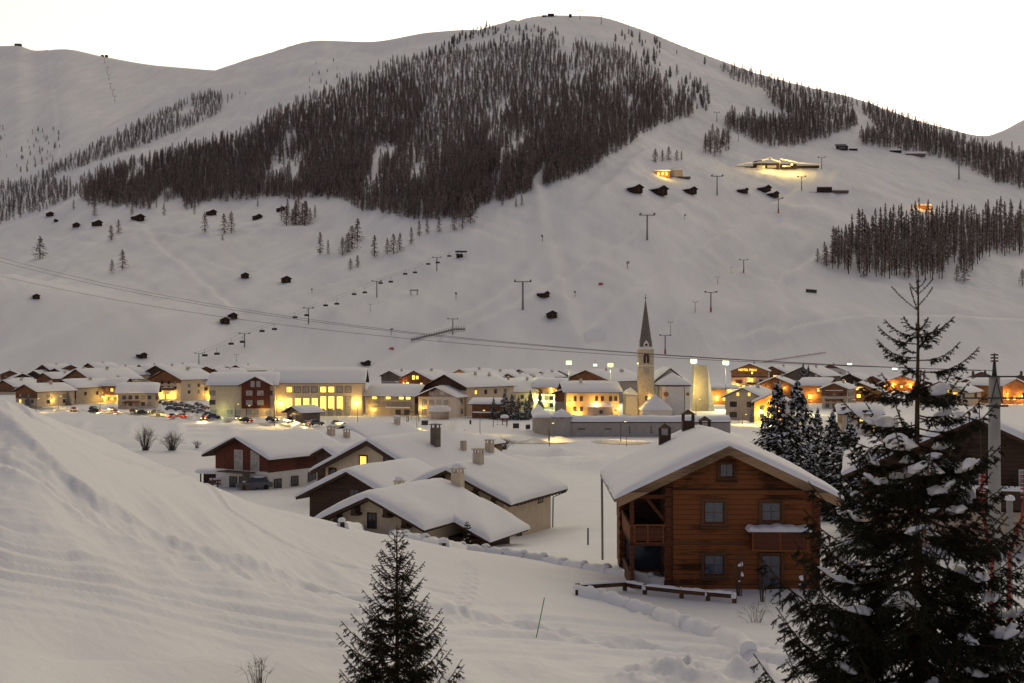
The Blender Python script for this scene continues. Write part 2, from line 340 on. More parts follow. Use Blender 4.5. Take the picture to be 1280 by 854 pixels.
# ------------------------------------------------------------------ mesh builder and scene helpers
class MB:
    def __init__(s): s.v = []; s.f = []; s.m = []; s.s = []
    def add(s, vs_, fs_, m=0, smooth=False):
        n = len(s.v); s.v += [tuple(v) for v in vs_]
        for f in fs_: s.f.append(tuple(n + i for i in f)); s.m.append(m); s.s.append(smooth)
    def hexa(s, c, m=0):                         # 8 corners: bottom 0-3, top 4-7
        s.add(c, [(3, 2, 1, 0), (4, 5, 6, 7), (0, 1, 5, 4), (1, 2, 6, 5), (2, 3, 7, 6), (3, 0, 4, 7)], m)
    def box(s, x0, x1, y0, y1, z0, z1, m=0, T=None):
        c = [(x0, y0, z0), (x1, y0, z0), (x1, y1, z0), (x0, y1, z0), (x0, y0, z1), (x1, y0, z1), (x1, y1, z1), (x0, y1, z1)]
        if T: c = [T(*p) for p in c]
        s.hexa(c, m)
    def prism(s, poly, y0, y1, m=0):             # polygon in xz extruded along y
        n = len(poly); a = [(x, y0, z) for x, z in poly]; b = [(x, y1, z) for x, z in poly]
        s.add(a + b, [tuple(range(n)), tuple(range(2 * n - 1, n - 1, -1))] + [(i, n + i, n + (i + 1) % n, (i + 1) % n) for i in range(n)], m)
    def extr(s, poly, z0, z1, m=0):              # polygon in xy extruded up
        n = len(poly); a = [(x, y, z0) for x, y in poly]; b = [(x, y, z1) for x, y in poly]
        s.add(a + b, [tuple(range(n - 1, -1, -1)), tuple(range(n, 2 * n))] + [(i, (i + 1) % n, n + (i + 1) % n, n + i) for i in range(n)], m)
    def tube(s, pts, rad, n=6, m=0, cap=True, smooth=True):
        pts = [Vector(p) for p in pts]; base = len(s.v)
        if not hasattr(rad, '__len__'): rad = [rad] * len(pts)
        for i, p in enumerate(pts):
            d = (pts[min(i + 1, len(pts) - 1)] - pts[max(i - 1, 0)]).normalized()
            a = d.orthogonal().normalized() if abs(d.z) > .9 else d.cross(Vector((0, 0, 1))).normalized(); b = d.cross(a)
            for k in range(n):
                t = 2 * math.pi * k / n; s.v.append(tuple(p + (a * math.cos(t) + b * math.sin(t)) * rad[i]))
        for i in range(len(pts) - 1):
            for k in range(n):
                s.f.append((base + i * n + k, base + i * n + (k + 1) % n, base + (i + 1) * n + (k + 1) % n, base + (i + 1) * n + k)); s.m.append(m); s.s.append(smooth)
        if cap:
            s.f.append(tuple(base + k for k in range(n - 1, -1, -1))); s.m.append(m); s.s.append(False)
            e = base + (len(pts) - 1) * n; s.f.append(tuple(e + k for k in range(n))); s.m.append(m); s.s.append(False)
    def bar(s, a, b, w, h, m=0):                 # rectangular beam between two points
        a, b = Vector(a), Vector(b); d = (b - a).normalized()
        x = d.cross(Vector((0, 0, 1)));
        x = x.normalized() if x.length > 1e-4 else Vector((1, 0, 0)); u = x.cross(d)
        c = []
        for p in (a, b): c += [p - x * w / 2 - u * h / 2, p + x * w / 2 - u * h / 2, p + x * w / 2 + u * h / 2, p - x * w / 2 + u * h / 2]
        s.add(c, [(0, 1, 2, 3), (7, 6, 5, 4), (1, 0, 4, 5), (2, 1, 5, 6), (3, 2, 6, 7), (0, 3, 7, 4)], m)
    def cone(s, x, y, z0, z1, r0, r1, n=8, m=0, smooth=True): s.tube([(x, y, z0), (x, y, z1)], [r0, max(r1, 1e-3)], n, m, smooth=smooth)
    def dome(s, x, y, z, r, h, n=10, k=4, m=0, seed=0, flat=0.0):        # snow cap: rounded cushion
        rr = random.Random(seed); base = len(s.v); ph = rr.random() * 6
        prof = [(1.0, 0.0), (1.06, .25), (.98, .58), (.72, .88), (.35, .99)]
        for (q, hz) in prof:
            for i in range(n):
                t = 2 * math.pi * i / n; w = 1 + .1 * math.sin(2 * t + ph) + .06 * math.sin(3 * t + 2 * ph)
                s.v.append((x + r * q * w * math.cos(t), y + r * q * w * math.sin(t), z + h * hz))
        s.v.append((x, y, z + h * 1.0)); L = len(prof)
        for j in range(L - 1):
            for i in range(n): s.f.append((base + j * n + i, base + j * n + (i + 1) % n, base + (j + 1) * n + (i + 1) % n, base + (j + 1) * n + i)); s.m.append(m); s.s.append(True)
        for i in range(n): s.f.append((base + (L - 1) * n + i, base + (L - 1) * n + (i + 1) % n, base + L * n)); s.m.append(m); s.s.append(True)
        s.f.append(tuple(base + i for i in range(n - 1, -1, -1))); s.m.append(m); s.s.append(False)
    def build(s, name, mats, parent=None, loc=None):
        me = bpy.data.meshes.new(name); me.from_pydata(s.v, [], s.f)
        for m in (mats if isinstance(mats, (list, tuple)) else [mats]): me.materials.append(m)
        me.polygons.foreach_set("material_index", s.m); me.polygons.foreach_set("use_smooth", s.s); me.update()
        o = bpy.data.objects.new(name, me); COL.objects.link(o)
        if parent: o.parent = parent
        if loc is not None: o.location = loc
        return o
def tag(o, label, cat, group=None):
    o['label'] = label; o['category'] = cat
    if group: o['group'] = group
    return o
def thing(name, label, cat, loc, rz=0.0, group=None):
    o = bpy.data.objects.new(name, None); COL.objects.link(o); o.empty_display_size = 1
    o.location = loc; o.rotation_euler = (0, 0, rz)
    return tag(o, label, cat, group)
def kids(o): return [c for c in bpy.data.objects if c.parent == o]
def copy_thing(o, loc, rz=None, label=None, scale=None):
    def rec(a, parent):
        c = a.copy(); COL.objects.link(c)
        if parent: c.parent = parent
        for ch in KIDS.setdefault(a.name, kids(a)): rec(ch, c)
        return c
    c = rec(o, None); c.location = loc
    if rz is not None: c.rotation_euler = (0, 0, rz)
    if scale is not None: c.scale = (scale,) * 3 if not hasattr(scale, '__len__') else scale
    if label: c['label'] = label
    return c
KIDS = {}

# ------------------------------------------------------------------ building materials
def wood(name, col, period=0.22, axis='Z', dark=0.35, var=0.35, bump=0.5, rough=0.75):
    """boards: darker joints every `period` metres, streaky grain along the board"""
    if name in MATS: return MATS[name]
    m = bpy.data.materials.new(name); m.use_nodes = True; nt = m.node_tree; N = nt.nodes; L = nt.links; b = N["Principled BSDF"]
    tc = N.new("ShaderNodeTexCoord"); sx = N.new("ShaderNodeSeparateXYZ"); L.new(tc.outputs["Object"], sx.inputs[0])
    dv = N.new("ShaderNodeMath"); dv.operation = 'DIVIDE'; dv.inputs[1].default_value = period; L.new(sx.outputs[axis], dv.inputs[0])
    fr = N.new("ShaderNodeMath"); fr.operation = 'FRACT'; L.new(dv.outputs[0], fr.inputs[0])
    fl = N.new("ShaderNodeMath"); fl.operation = 'FLOOR'; L.new(dv.outputs[0], fl.inputs[0])
    wnz = N.new("ShaderNodeTexWhiteNoise"); wnz.noise_dimensions = '1D'; L.new(fl.outputs[0], wnz.inputs["W"])
    mp = N.new("ShaderNodeMapping"); L.new(tc.outputs["Object"], mp.inputs[0])
    st = {'Z': (.7, .7, 9), 'X': (9, 9, .7), 'Y': (9, 9, .7)}[axis]; mp.inputs["Scale"].default_value = st
    nz = N.new("ShaderNodeTexNoise"); nz.inputs["Scale"].default_value = 2.2; nz.inputs["Detail"].default_value = 6; nz.inputs["Roughness"].default_value = .65; L.new(mp.outputs[0], nz.inputs["Vector"])
    big = N.new("ShaderNodeTexNoise"); big.inputs["Scale"].default_value = .35; big.inputs["Detail"].default_value = 3; L.new(tc.outputs["Object"], big.inputs["Vector"])
    ad = N.new("ShaderNodeMath"); ad.operation = 'ADD'; L.new(nz.outputs[0], ad.inputs[0])
    mu = N.new("ShaderNodeMath"); mu.operation = 'MULTIPLY_ADD'; mu.inputs[1].default_value = .3; mu.inputs[2].default_value = -.15; L.new(wnz.outputs["Value"], mu.inputs[0]); L.new(mu.outputs[0], ad.inputs[1])
    ad2 = N.new("ShaderNodeMath"); ad2.operation = 'MULTIPLY_ADD'; ad2.inputs[1].default_value = 1.1; L.new(big.outputs[0], ad2.inputs[0]); L.new(ad.outputs[0], ad2.inputs[2])
    rp = N.new("ShaderNodeValToRGB"); e = rp.color_ramp.elements; e[0].position = .74; e[1].position = 1.0 if False else 1.22 - .02
    e[0].color = (*[c * (1 - var) for c in col], 1); e[1].color = (*[min(1, c * (1 + var)) for c in col], 1); L.new(ad2.outputs[0], rp.inputs[0])
    jt = N.new("ShaderNodeMapRange"); jt.inputs[1].default_value = 0; jt.inputs[2].default_value = .15; jt.inputs[3].default_value = dark; jt.inputs[4].default_value = 1; L.new(fr.outputs[0], jt.inputs[0])
    mx = N.new("ShaderNodeMix"); mx.data_type = 'RGBA'; mx.blend_type = 'MULTIPLY'; mx.inputs[0].default_value = 1; L.new(rp.outputs[0], mx.inputs[6]); L.new(jt.outputs[0], mx.inputs[7])
    L.new(mx.outputs[2], b.inputs["Base Color"]); b.inputs["Roughness"].default_value = rough; b.inputs["Specular IOR Level"].default_value = .2
    hs = N.new("ShaderNodeMath"); hs.operation = 'ADD'; L.new(jt.outputs[0], hs.inputs[0]); L.new(nz.outputs[0], hs.inputs[1])
    bp = N.new("ShaderNodeBump"); bp.inputs["Strength"].default_value = bump; bp.inputs["Distance"].default_value = .03; L.new(hs.outputs[0], bp.inputs["Height"]); L.new(bp.outputs[0], b.inputs["Normal"])
    MATS[name] = m; return m
W_LOG = wood("honey_log_wood", (0.125, 0.043, 0.014), .25, dark=.22, var=.65)
W_LOGD = wood("dark_log_wood", (0.080, 0.027, 0.012), .25, dark=.4, var=.45)
W_BEAM = wood("beam_wood", (0.085, 0.042, 0.022), 5.0, var=.4)
W_BROWN = wood("brown_board", (0.16, 0.07, 0.035), .3, 'Z')
W_RED = wood("red_brown_board", (0.105, 0.032, 0.02), .25, 'X')
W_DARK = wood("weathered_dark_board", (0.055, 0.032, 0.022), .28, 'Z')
W_ORANGE = wood("orange_board", (0.34, 0.16, 0.06), .3, 'Z')
W_GREY = wood("grey_weathered_board", (0.12, 0.095, 0.075), .25, 'Z')
P_TAN = mat("tan_plaster", (0.62, 0.50, 0.36), .9, .1, .08, 1.5, .2, 30, bdist=.01)
P_SAND = mat("sand_plaster", (0.52, 0.43, 0.32), .9, .1, .1, 1.2, .2, 30, bdist=.01)
P_WHITE = mat("white_plaster", (0.72, 0.68, 0.62), .9, .1, .06, 1.0, .2, 30, bdist=.01)
P_YELLOW = mat("yellow_plaster", (0.70, 0.54, 0.26), .9, .1, .07, 1.0)
P_GREY = mat("grey_plaster", (0.36, 0.33, 0.30), .9, .1, .1, 1.0)
P_STONE = mat("tower_stone", (0.50, 0.43, 0.31), .9, .1, .25, 1.8, .5, 6, bdist=.04)
P_CONC = mat("concrete", (0.34, 0.33, 0.30), .9, .1, .15, .8, .2, 10, bdist=.01)
ROOFW = mat("roof_boards", (0.075, 0.045, 0.03), .85, .1, .3, 2.0)
FRAME_D = mat("dark_window_frame", (0.07, 0.03, 0.02), .6, .3)
FRAME_W = mat("white_window_frame", (0.6, 0.58, 0.55), .6, .3)
GLASS = mat("window_glass", (0.03, 0.035, 0.042), .05, .8)
CURTAIN = mat("curtained_glass", (0.34, 0.31, 0.27), .25, .5, .3, 2.0)
LIT = mat("lit_window", (0.5, 0.35, 0.1), .5, .2, emit=(1.0, 0.56, 0.10), estr=.95)
LITY = mat("bright_lit_window", (0.5, 0.4, 0.1), .5, .2, emit=(1.0, 0.68, 0.10), estr=1.35)
METAL = mat("grey_metal", (0.25, 0.25, 0.25), .5, .5, metal=.6)
DMETAL = mat("dark_metal", (0.05, 0.05, 0.05), .5, .5, metal=.5)
SPIRE = mat("spire_shingle", (0.16, 0.14, 0.12), .8, .2, .3, 3.0, .4, 8)
BULB_Y = mat("sodium_lamp", (1, .8, .4), .5, 0, emit=(1, .76, .24), estr=.85)
BULB_W = mat("floodlight_lamp", (1, 1, .8), .5, 0, emit=(1.0, .97, .42), estr=1.5)
BULB_G = mat("green_floodlight_lamp", (.8, 1, .6), .5, 0, emit=(.60, 1.0, .30), estr=1.1)
RED = mat("red_paint", (0.42, 0.06, 0.03), .5, .4)
def lamp_light(loc, power, col=(1, .72, .25), r=.15, parent=None, spot=None):
    d = bpy.data.lights.new("lamp_light", 'POINT'); d.energy = power; d.color = col; d.shadow_soft_size = r
    o = bpy.data.objects.new("lamp_light", d); COL.objects.link(o); o.location = loc
    if parent: o.parent = parent
    return o

def spot_light(loc, power, col, parent, tilt=0.0, size=150, r=.3):
    d = bpy.data.lights.new("lamp_light", 'SPOT'); d.energy = power; d.color = col; d.shadow_soft_size = r; d.spot_size = R(size); d.spot_blend = .6
    o = bpy.data.objects.new("lamp_light", d); COL.objects.link(o); o.location = loc; o.rotation_euler = (R(-tilt), 0, 0); o.parent = parent
    return o
# ------------------------------------------------------------------ houses
def roof_slab(W, L0, L1, h, tp, w, t, y_mat=0, asym=None):
    """two boards meeting at the ridge; underside passes through the wall tops"""
    mb = MB(); zb = lambda x: h + tp * (w / 2 - abs(x)); dz = t * math.sqrt(1 + tp * tp)
    for s in (-1, 1):
        x0, x1 = 0.0, s * W
        c = [(x0, L0, zb(x0)), (x1, L0, zb(x1)), (x1, L1, zb(x1)), (x0, L1, zb(x0))]
        mb.hexa(c + [(x, y, z + dz) for x, y, z in c])
    return mb, (lambda x: zb(x) + dz)
def snow_on(W, L0, L1, zt, tp, T, nx=10, ny=10, n=4.5, seed=0, amp=.0, over=.10, sag=0.0, hip=None):
    """snow lying on a pitched roof: even cover, rounded towards eaves and verges"""
    mb = MB(); Lm, Lh = (L0 + L1) / 2, (L1 - L0) / 2 + over; Wm = W + over
    def ease(k, N): q = k / N * 2 - 1; return math.copysign(1 - (1 - abs(q)) ** 2.1, q)
    a = np.array([ease(i, nx) for i in range(nx + 1)]); b = np.array([ease(j, ny) for j in range(ny + 1)])
    A, B = np.meshgrid(a, b, indexing='ij')
    X = A * Wm; Y = Lm + B * Lh
    ea = np.clip(1 - np.abs(A) ** n, 0, 1) ** (1 / n); eb = np.clip(1 - np.abs(B) ** n, 0, 1) ** (1 / n)
    rr = T * .9; zz_ = zt(0) - tp * (np.sqrt(X * X + rr * rr) - rr * .35)
    ph = seed * 3.7; nz = fbm(X / 2.2 + ph, Y / 2.6 + ph, seed % 8, 3) if amp else 0 * X
    wob = 1 + .0 * X
    th = T * (1 + amp * nz) * np.minimum(ea, 1) * eb
    top = np.where(th > 0, zz_ + th, zz_)
    floor_ = zt(0) - tp * np.abs(X) + .004
    top = np.maximum(top, floor_ + .0)
    # bulge the rounded edge outward and let the eave lip hang a little
    k = (1 - ea) * .0
    Zt = top; edge = (np.abs(A) > .999) | (np.abs(B) > .999)
    Zt = np.where(edge, floor_ - sag, Zt)
    if amp:
        q = fbm(Y / 1.3 + ph, X / 1.3, (seed + 3) % 8, 2)
        X = X + np.where(np.abs(A) > .9, np.sign(A) * q * .16 * amp * 2, 0); Y = Y + np.where(np.abs(B) > .9, np.sign(B) * fbm(X / 1.3 + 3, Y + ph, (seed + 5) % 8, 2) * .14 * amp * 2, 0)
    vs_ = np.stack([X, Y, Zt], -1).reshape(-1, 3); base = (nx + 1) * (ny + 1)
    idx = np.arange(base).reshape(nx + 1, ny + 1)
    fs_ = [(idx[i, j], idx[i + 1, j], idx[i + 1, j + 1], idx[i, j + 1]) for i in range(nx) for j in range(ny)]
    mb.add(vs_.tolist(), [tuple(int(t) for t in f) for f in fs_], 0, True)
    return mb
def facer(w, l):
    return {'f': lambda u, o, z: (u, -l / 2 - o, z), 'b': lambda u, o, z: (-u, l / 2 + o, z),
            'r': lambda u, o, z: (w / 2 + o, u, z), 'l': lambda u, o, z: (-w / 2 - o, -u, z)}
def window(parent, T, u, z, ww, hh, pane, frame=FRAME_D, near=False, mull=(1, 1), fr=.09, proud=.06, shutter=None):
    """u, z: centre of the window on the face given by T"""
    mb = MB(); x0, x1, z0, z1 = u - ww / 2, u + ww / 2, z - hh / 2, z + hh / 2
    q = mb
    for a in ((x0 - fr, x1 + fr, z1, z1 + fr), (x0 - fr, x1 + fr, z0 - fr, z0), (x0 - fr, x0, z0, z1), (x1, x1 + fr, z0, z1)):
        q.box(a[0], a[1], -.02, proud, a[2], a[3], 0, T)
    for i in range(1, mull[0] + 1):
        xm = x0 + ww * i / (mull[0] + 1); q.box(xm - fr * .22, xm + fr * .22, 0.0, proud * .7, z0, z1, 0, T)
    for i in range(1, mull[1] + 1):
        zm = z0 + hh * i / (mull[1] + 1); q.box(x0, x1, 0.0, proud * .6, zm - fr * .2, zm + fr * .2, 0, T)
    if shutter:
        for s in (-1, 1):
            a = u + s * (ww / 2 + fr + ww * .26); q.box(a - ww * .24, a + ww * .24, 0.005, .05, z0 - .02, z1 + .02, 2, T)
    if not near:
        q.box(x0, x1, -.02, .015, z0, z1, 1, T)
        return q.build("window", [frame, pane] + ([shutter] if shutter else []), parent)
    w_ = q.build("window", [frame] if not shutter else [frame, pane, shutter], parent)
    p = MB(); p.box(x0, x1, -.02, .015, z0, z1, 0, T); p.build("pane", pane, w_)
    return w_
def balcony(parent, T, u0, u1, z, dep=1.0, rail=.9, m=W_BROWN, snow=.25):
    mb = MB(); mb.box(u0, u1, 0.0, dep, z - .16, z, 0, T)
    mb.box(u0, u1, dep - .06, dep, z, z + rail, 0, T); mb.box(u0, u0 + .06, 0, dep - .06, z, z + rail, 0, T); mb.box(u1 - .06, u1, 0, dep - .06, z, z + rail, 0, T)
    o = mb.build("balcony", m, parent)
    if snow:
        s = MB(); s.box(u0 - .05, u1 + .05, dep - .16, dep + .12, z + rail + .002, z + rail + snow, 0, T); s.build("rail_snow", M_SNOW, o)
    return o
def chimney(parent, x, y, z0, z1, s=.7, m=P_SAND, cap=.3, open_top=True, n=8):
    mb = MB(); mb.box(x - s / 2, x + s / 2, y - s / 2, y + s / 2, z0, z1)
    if open_top:
        for sx in (-1, 1):
            for sy in (-1, 1): mb.box(x + sx * s * .38 - .06, x + sx * s * .38 + .06, y + sy * s * .38 - .06, y + sy * s * .38 + .06, z1, z1 + .3)
        mb.box(x - s * .62, x + s * .62, y - s * .62, y + s * .62, z1 + .3, z1 + .38)
    o = mb.build("chimney", m, parent)
    if cap:
        d = MB(); d.dome(x, y, z1 + (.382 if open_top else .002), s * .6, cap, n, seed=int(x * 10 + y)); d.build("snow_cap", M_SNOW, o)
    return o
def house(name, label, cat, loc, rz, w, l, h, pitch=22, wall=P_TAN, gable=W_BROWN, gz0=None, ex=.9, ey=1.1, T=.55, t=.2, snow_n=(10, 8), seed=0, amp=.35, group=None, wins=(), balc=(), chim=(), base=None, snow_over=.1, side_up=None, near=False):
    """gable house, ridge along local y, gable front at -y; gz0 = height where the gable cladding starts"""
    root = thing(name, label, cat, loc, rz, group); tp = math.tan(R(pitch)); hr = h + tp * w / 2
    mb = MB(); mb.prism([(-w / 2, -1.2), (w / 2, -1.2), (w / 2, h), (0, hr), (-w / 2, h)], -l / 2, l / 2); mb.build("wall", wall, root)
    if gable is not None:
        g0 = h - 2.6 if gz0 is None else gz0; e = .05
        for y0, y1 in ((-l / 2 - e, -l / 2 + .01), (l / 2 - .01, l / 2 + e)):
            up = MB()
            if g0 < h: up.prism([(-w / 2 - e, g0), (w / 2 + e, g0), (w / 2 + e, h - tp * e - .01), (0, hr - .01), (-w / 2 - e, h - tp * e - .01)], y0, y1)
            else:
                x = (hr - g0) / tp; up.prism([(-x, g0), (x, g0), (0, hr - .01)], y0, y1)
            up.build("gable_cladding", gable, root)
        if side_up is not None:
            for s in (-1, 1):
                a, b = sorted((s * w / 2 - s * .01, s * (w / 2 + e))); up = MB(); up.box(a, b, -l / 2 + .012, l / 2 - .012, side_up, h - .03); up.build("side_cladding", gable, root)
    W = w / 2 + ex; rs, zt = roof_slab(W, -l / 2 - ey, l / 2 + ey, h, tp, w, t)
    ro = rs.build("roof", ROOFW, root)
    snow_on(W, -l / 2 - ey, l / 2 + ey, zt, tp, T, snow_n[0], snow_n[1], seed=seed, amp=amp, over=snow_over).build("roof_snow", M_SNOW, ro)
    F = facer(w, l)
    for q in wins:
        face, u, z, ww, hh, pane = q[:6]; kw = q[6] if len(q) > 6 else {}
        window(root, (lambda fn, ex_: (lambda a, o, c: fn(a, o + ex_, c)))(F[face], .055 if gable is not None else 0.0), u, z, ww, hh, pane, near=near, **kw)
    for q in balc:
        face, u0, u1, z = q[:4]; kw = q[4] if len(q) > 4 else {}
        balcony(root, (lambda fn: (lambda a, o, c: fn(a, o + .06, c)))(F[face]), u0, u1, z, **kw)
    for q in chim:
        x, y = q[:2]; kw = q[2] if len(q) > 2 else {}
        zr = zt(x); chimney(root, x, y, zr - .3, zr + T + kw.pop('up', .7), **kw)
    return root
def rows(face, n, u0, u1, zs, ww, hh, lit=0.0, seed=0, cur=.3, kw=None, litm=None):
    rr = random.Random(seed); out = []
    for z in (zs if hasattr(zs, '__len__') else [zs]):
        for i in range(n):
            u = u0 + (u1 - u0) * (i + .5) / n; r = rr.random()
            out.append((face, u, z, ww, hh, (litm or LIT) if r < lit else (CURTAIN if r < lit + cur else GLASS), kw or {}))
    return out
# ------------------------------------------------------------------ the log house in front
def build_log_house():
    loc = P(640 + 10.75 / 60 * FPX, 738, 60.0); loc.y = 64.9; loc.z = CZ - 11.9
    root = thing("log_house", "honey-brown log house with corner loggia, lattice balcony and a thick snow roof", "house", loc, R(-1.0))
    w, l, h, pitch = 9.5, 9.8, 4.9, 25.0; tp = math.tan(R(pitch)); hr = h + tp * w / 2; yf, yb = -l / 2, l / 2
    X = lambda px: (px - 640) / FPX * 60.0 - 10.75
    cut = X(843)                                           # right edge of the open loggia
    # walls: main block to the right of the loggia, rear block behind it
    up = MB(); zc = h + tp * (w / 2 + cut)
    up.prism([(cut, 2.42), (w / 2, 2.42), (w / 2, h), (0, hr), (cut, zc)], yf, yb)
    up.prism([(-w / 2, 2.42), (cut - .003, 2.42), (cut - .003, zc), (-w / 2, h)], yf + 5.6, yb - .002)
    up.build("wall", W_LOG, root)
    lo = MB(); lo.box(cut, w / 2 - .02, yf + .03, yb, -.1, 2.32); lo.box(-w / 2 + .02, cut - .003, yf + 5.6, yb - .003, -.1, 2.32)
    lo.build("lower_wall", W_LOG, root)
    fo = MB(); fo.box(cut + .05, w / 2 - .05, yf + .08, yb - .05, -1.5, -.1); fo.box(-w / 2 + .05, cut, yf + .25, yb - .06, -1.5, -.102)
    fo.build("foundation", P_CONC, root)
    b = MB()
    b.box(cut - .25, w / 2 + .12, yf - .05, yf + .12, 2.32, 2.42); b.box(cut - .2, w / 2 + .1, yf - .045, yf + .1, 4.97, 5.06)
    b.box(-w / 2, cut, yf + .1, yf + 5.6, 2.20, 2.38)      # loggia floor
    b.build("floor_beam", W_BEAM, root)
    # projecting log ends at the corners
    for (x0, x1, yy) in ((cut - .36, cut - .06, yf - .12), (w / 2 - .40, w / 2 - .12, yf - .12), (-w / 2 - .12, -w / 2 + .16, yf + 5.4)):
        c = MB(); z = -.1; k = 0; ztop = h + tp * (w / 2 - max(abs(x0), abs(x1))) - .05
        while z < ztop - .1:
            d = .09 * (k % 2); z1 = min(z + .235, ztop); c.box(x0 - d * .35, x1 + d * .35, yy + d - .03, yy + .5, z + .01, z1); z += .25; k += 1
        c.build("log_corner", W_LOGD, root)
    # attic-side dark joint, purlin ends under the verge
    for x in (-w / 2 + .1, -2.4, 0, 2.5, w / 2 - .1):
        pu = MB(); zt_ = h + tp * (w / 2 - abs(x)); pu.box(x - .1, x + .1, yf - .95, yf + .3, zt_ - .30, zt_ - .02); pu.build("purlin", W_BEAM, root)
    # roof: boards, verge boards, rafters, snow
    W = w / 2 + .75; L0, L1 = yf - 1.15, yb + 1.6
    rs, zt = roof_slab(W, L0, L1, h, tp, w, .16); ro = rs.build("roof", ROOFW, root)
    vb = MB(); dz = .16 * math.sqrt(1 + tp * tp)
    for s in (-1, 1):
        for y0 in (L0 - .05,):
            x1 = s * (W + .02); zb = lambda x: h + tp * (w / 2 - abs(x))
            vb.hexa([(0, y0, zb(0) - .04), (x1, y0, zb(x1) - .04), (x1, y0 + .047, zb(x1) - .04), (0, y0 + .047, zb(0) - .04), (0, y0, zb(0) + dz + .02), (x1, y0, zb(x1) + dz + .02), (x1, y0 + .047, zb(x1) + dz + .02), (0, y0 + .047, zb(0) + dz + .02)])
            vb.hexa([(0, y0 + .048, zb(0) - .27), (x1 * .985, y0 + .048, zb(x1) - .27), (x1 * .985, y0 + .10, zb(x1) - .27), (0, y0 + .10, zb(0) - .27), (0, y0 + .048, zb(0) - .02), (x1 * .985, y0 + .048, zb(x1) - .02), (x1 * .985, y0 + .10, zb(x1) - .02), (0, y0 + .10, zb(0) - .02)])
    vb.build("verge_board", wood("grey_brown_beam", (0.24, 0.155, 0.09), 5.0, var=.4), ro)
    y = L0 + .5
    while y < L1 - .2:
        for s in (-1, 1):
            ra = MB(); xa, xb = s * (w / 2 - .1), s * (W - .08); zb = lambda x: h + tp * (w / 2 - abs(x)) - .06
            ra.bar((xa, y, zb(xa)), (xb, y, zb(xb)), .10, .11); ra.build("rafter", W_BEAM, ro)
        y += .8
    gt = MB(); gt.tube([(-W - .07, L0 + .1, h - tp * .75 + .02), (-W - .07, L1 - .1, h - tp * .75 + .02)], .07, 8); gt.build("gutter", METAL, ro)
    dp = MB(); dp.tube([(-W - .04, L1 - .5, h - .35), (-W + .0, L1 - .5, -.4)], .07, 8); dp.build("downpipe", METAL, root)
    snow_on(W, L0, L1, zt, tp, .62, 44, 44, n=3.4, seed=3, amp=.28, over=.12).build("roof_snow", M_SNOW, ro)
    F = facer(w, l); T = F['f']
    pane = mat("old_window_pane", (0.045, 0.058, 0.085), .06, .9)
    def win(px0, px1, z0, z1, mull=(1, 1), fr=.15, sill=True):
        x0, x1 = X(px0), X(px1); o = window(root, T, (x0 + x1) / 2, (z0 + z1) / 2, x1 - x0, z1 - z0, pane, frame=W_LOGD, near=True, mull=mull, fr=.06, proud=.035)
        s = MB()
        for a in ((x0 - .06 - fr, x1 + .06 + fr, z1 + .06, z1 + .06 + fr * .9), (x0 - .06 - fr * 1.2, x1 + .06 + fr * 1.2, z0 - .06 - fr * 1.1, z0 - .06), (x0 - .06 - fr, x0 - .06, z0 - .06, z1 + .06), (x1 + .06, x1 + .06 + fr, z0 - .06, z1 + .06)):
            s.box(a[0], a[1], -.01, .11, a[2], a[3], 0, T)
        s.build("window_surround", W_BEAM, o)
        if sill:
            d = MB(); d.box(x0 - .26, x1 + .26, 0, .2, z0 - .30, z0 - .235, 0, T); d.build("sill", W_BEAM, o)
    win(903, 917.5, 5.68, 6.27, (1, 0), .12); win(883.7, 905.6, 3.40, 4.36); win(955, 976.5, 3.50, 4.34); win(883.7, 905.6, .80, 1.70); 
    win(955, 976.5, .18, 1.70, (1, 2), .13, False)
    # lattice balcony on the right with its cushion of snow
    bx0, bx1 = X(938), X(1007); bal = MB(); D = .95
    bal.box(bx0, bx1, 0, D, 2.08, 2.18, 0, T)
    for x in (bx0, (bx0 + bx1) / 2 - .04, bx1 - .08): bal.box(x, x + .08, D - .08, D, 2.18, 2.98, 0, T); bal.box(x, x + .08, .12, .2, 2.18, 2.98, 0, T) if x != (bx0 + bx1) / 2 - .04 else None
    bal.box(bx0 - .04, bx1 + .04, D - .12, D + .04, 2.98, 3.06, 0, T)
    bo = bal.build("balcony", W_LOG, root)
    def lattice_panel(parent, T_, x0, x1, z0, z1, o0):
        p = h_ = MB(); p.box(x0, x1, o0, o0 + .04, z0, z1, 0, T_); nx = max(2, int((x1 - x0) / .24)); nz = 3
        for i in range(nx):
            for j in range(nz):
                cx = x0 + (x1 - x0) * (i + .5) / nx; cz = z0 + (z1 - z0) * (j + .5) / nz; r = .055
                h_.box(cx - r, cx + r, o0 + .035, o0 + .046, cz - r, cz + r, 1, T_)
        p.build("balcony_panel", [W_LOGD, FRAME_D], parent)
    mid = (bx0 + bx1) / 2
    lattice_panel(bo, T, bx0 + .09, mid - .05, 2.2, 2.96, D - .06); lattice_panel(bo, T, mid + .05, bx1 - .09, 2.2, 2.96, D - .06)
    for xs_ in (bx0, bx1 - .05):
        sd = MB(); sd.box(xs_, xs_ + .05, .2, D - .09, 2.2, 2.96, 0, T); sd.build("side_panel", W_LOGD, bo)
    sn = MB(); nx_, ny_ = 26, 8; x0s, x1s = bx0 - .22, bx1 + .18
    for i in range(nx_ + 1):
        for j in range(ny_ + 1):
            a = i / nx_ * 2 - 1; c = j / ny_ * 2 - 1; e = max(0, 1 - abs(a) ** 8) ** .25 * max(0, 1 - abs(c) ** 4) ** .35
            wv = .03 * math.sin(i * 1.1) + .03 * math.sin(i * .43 + 2)
            sn.v.append(T(x0s + (x1s - x0s) * (a + 1) / 2, -.02 + (D + .2) * (c + 1) / 2, 3.065 + (.20 + wv) * e + .04 * (1 - c) * e))
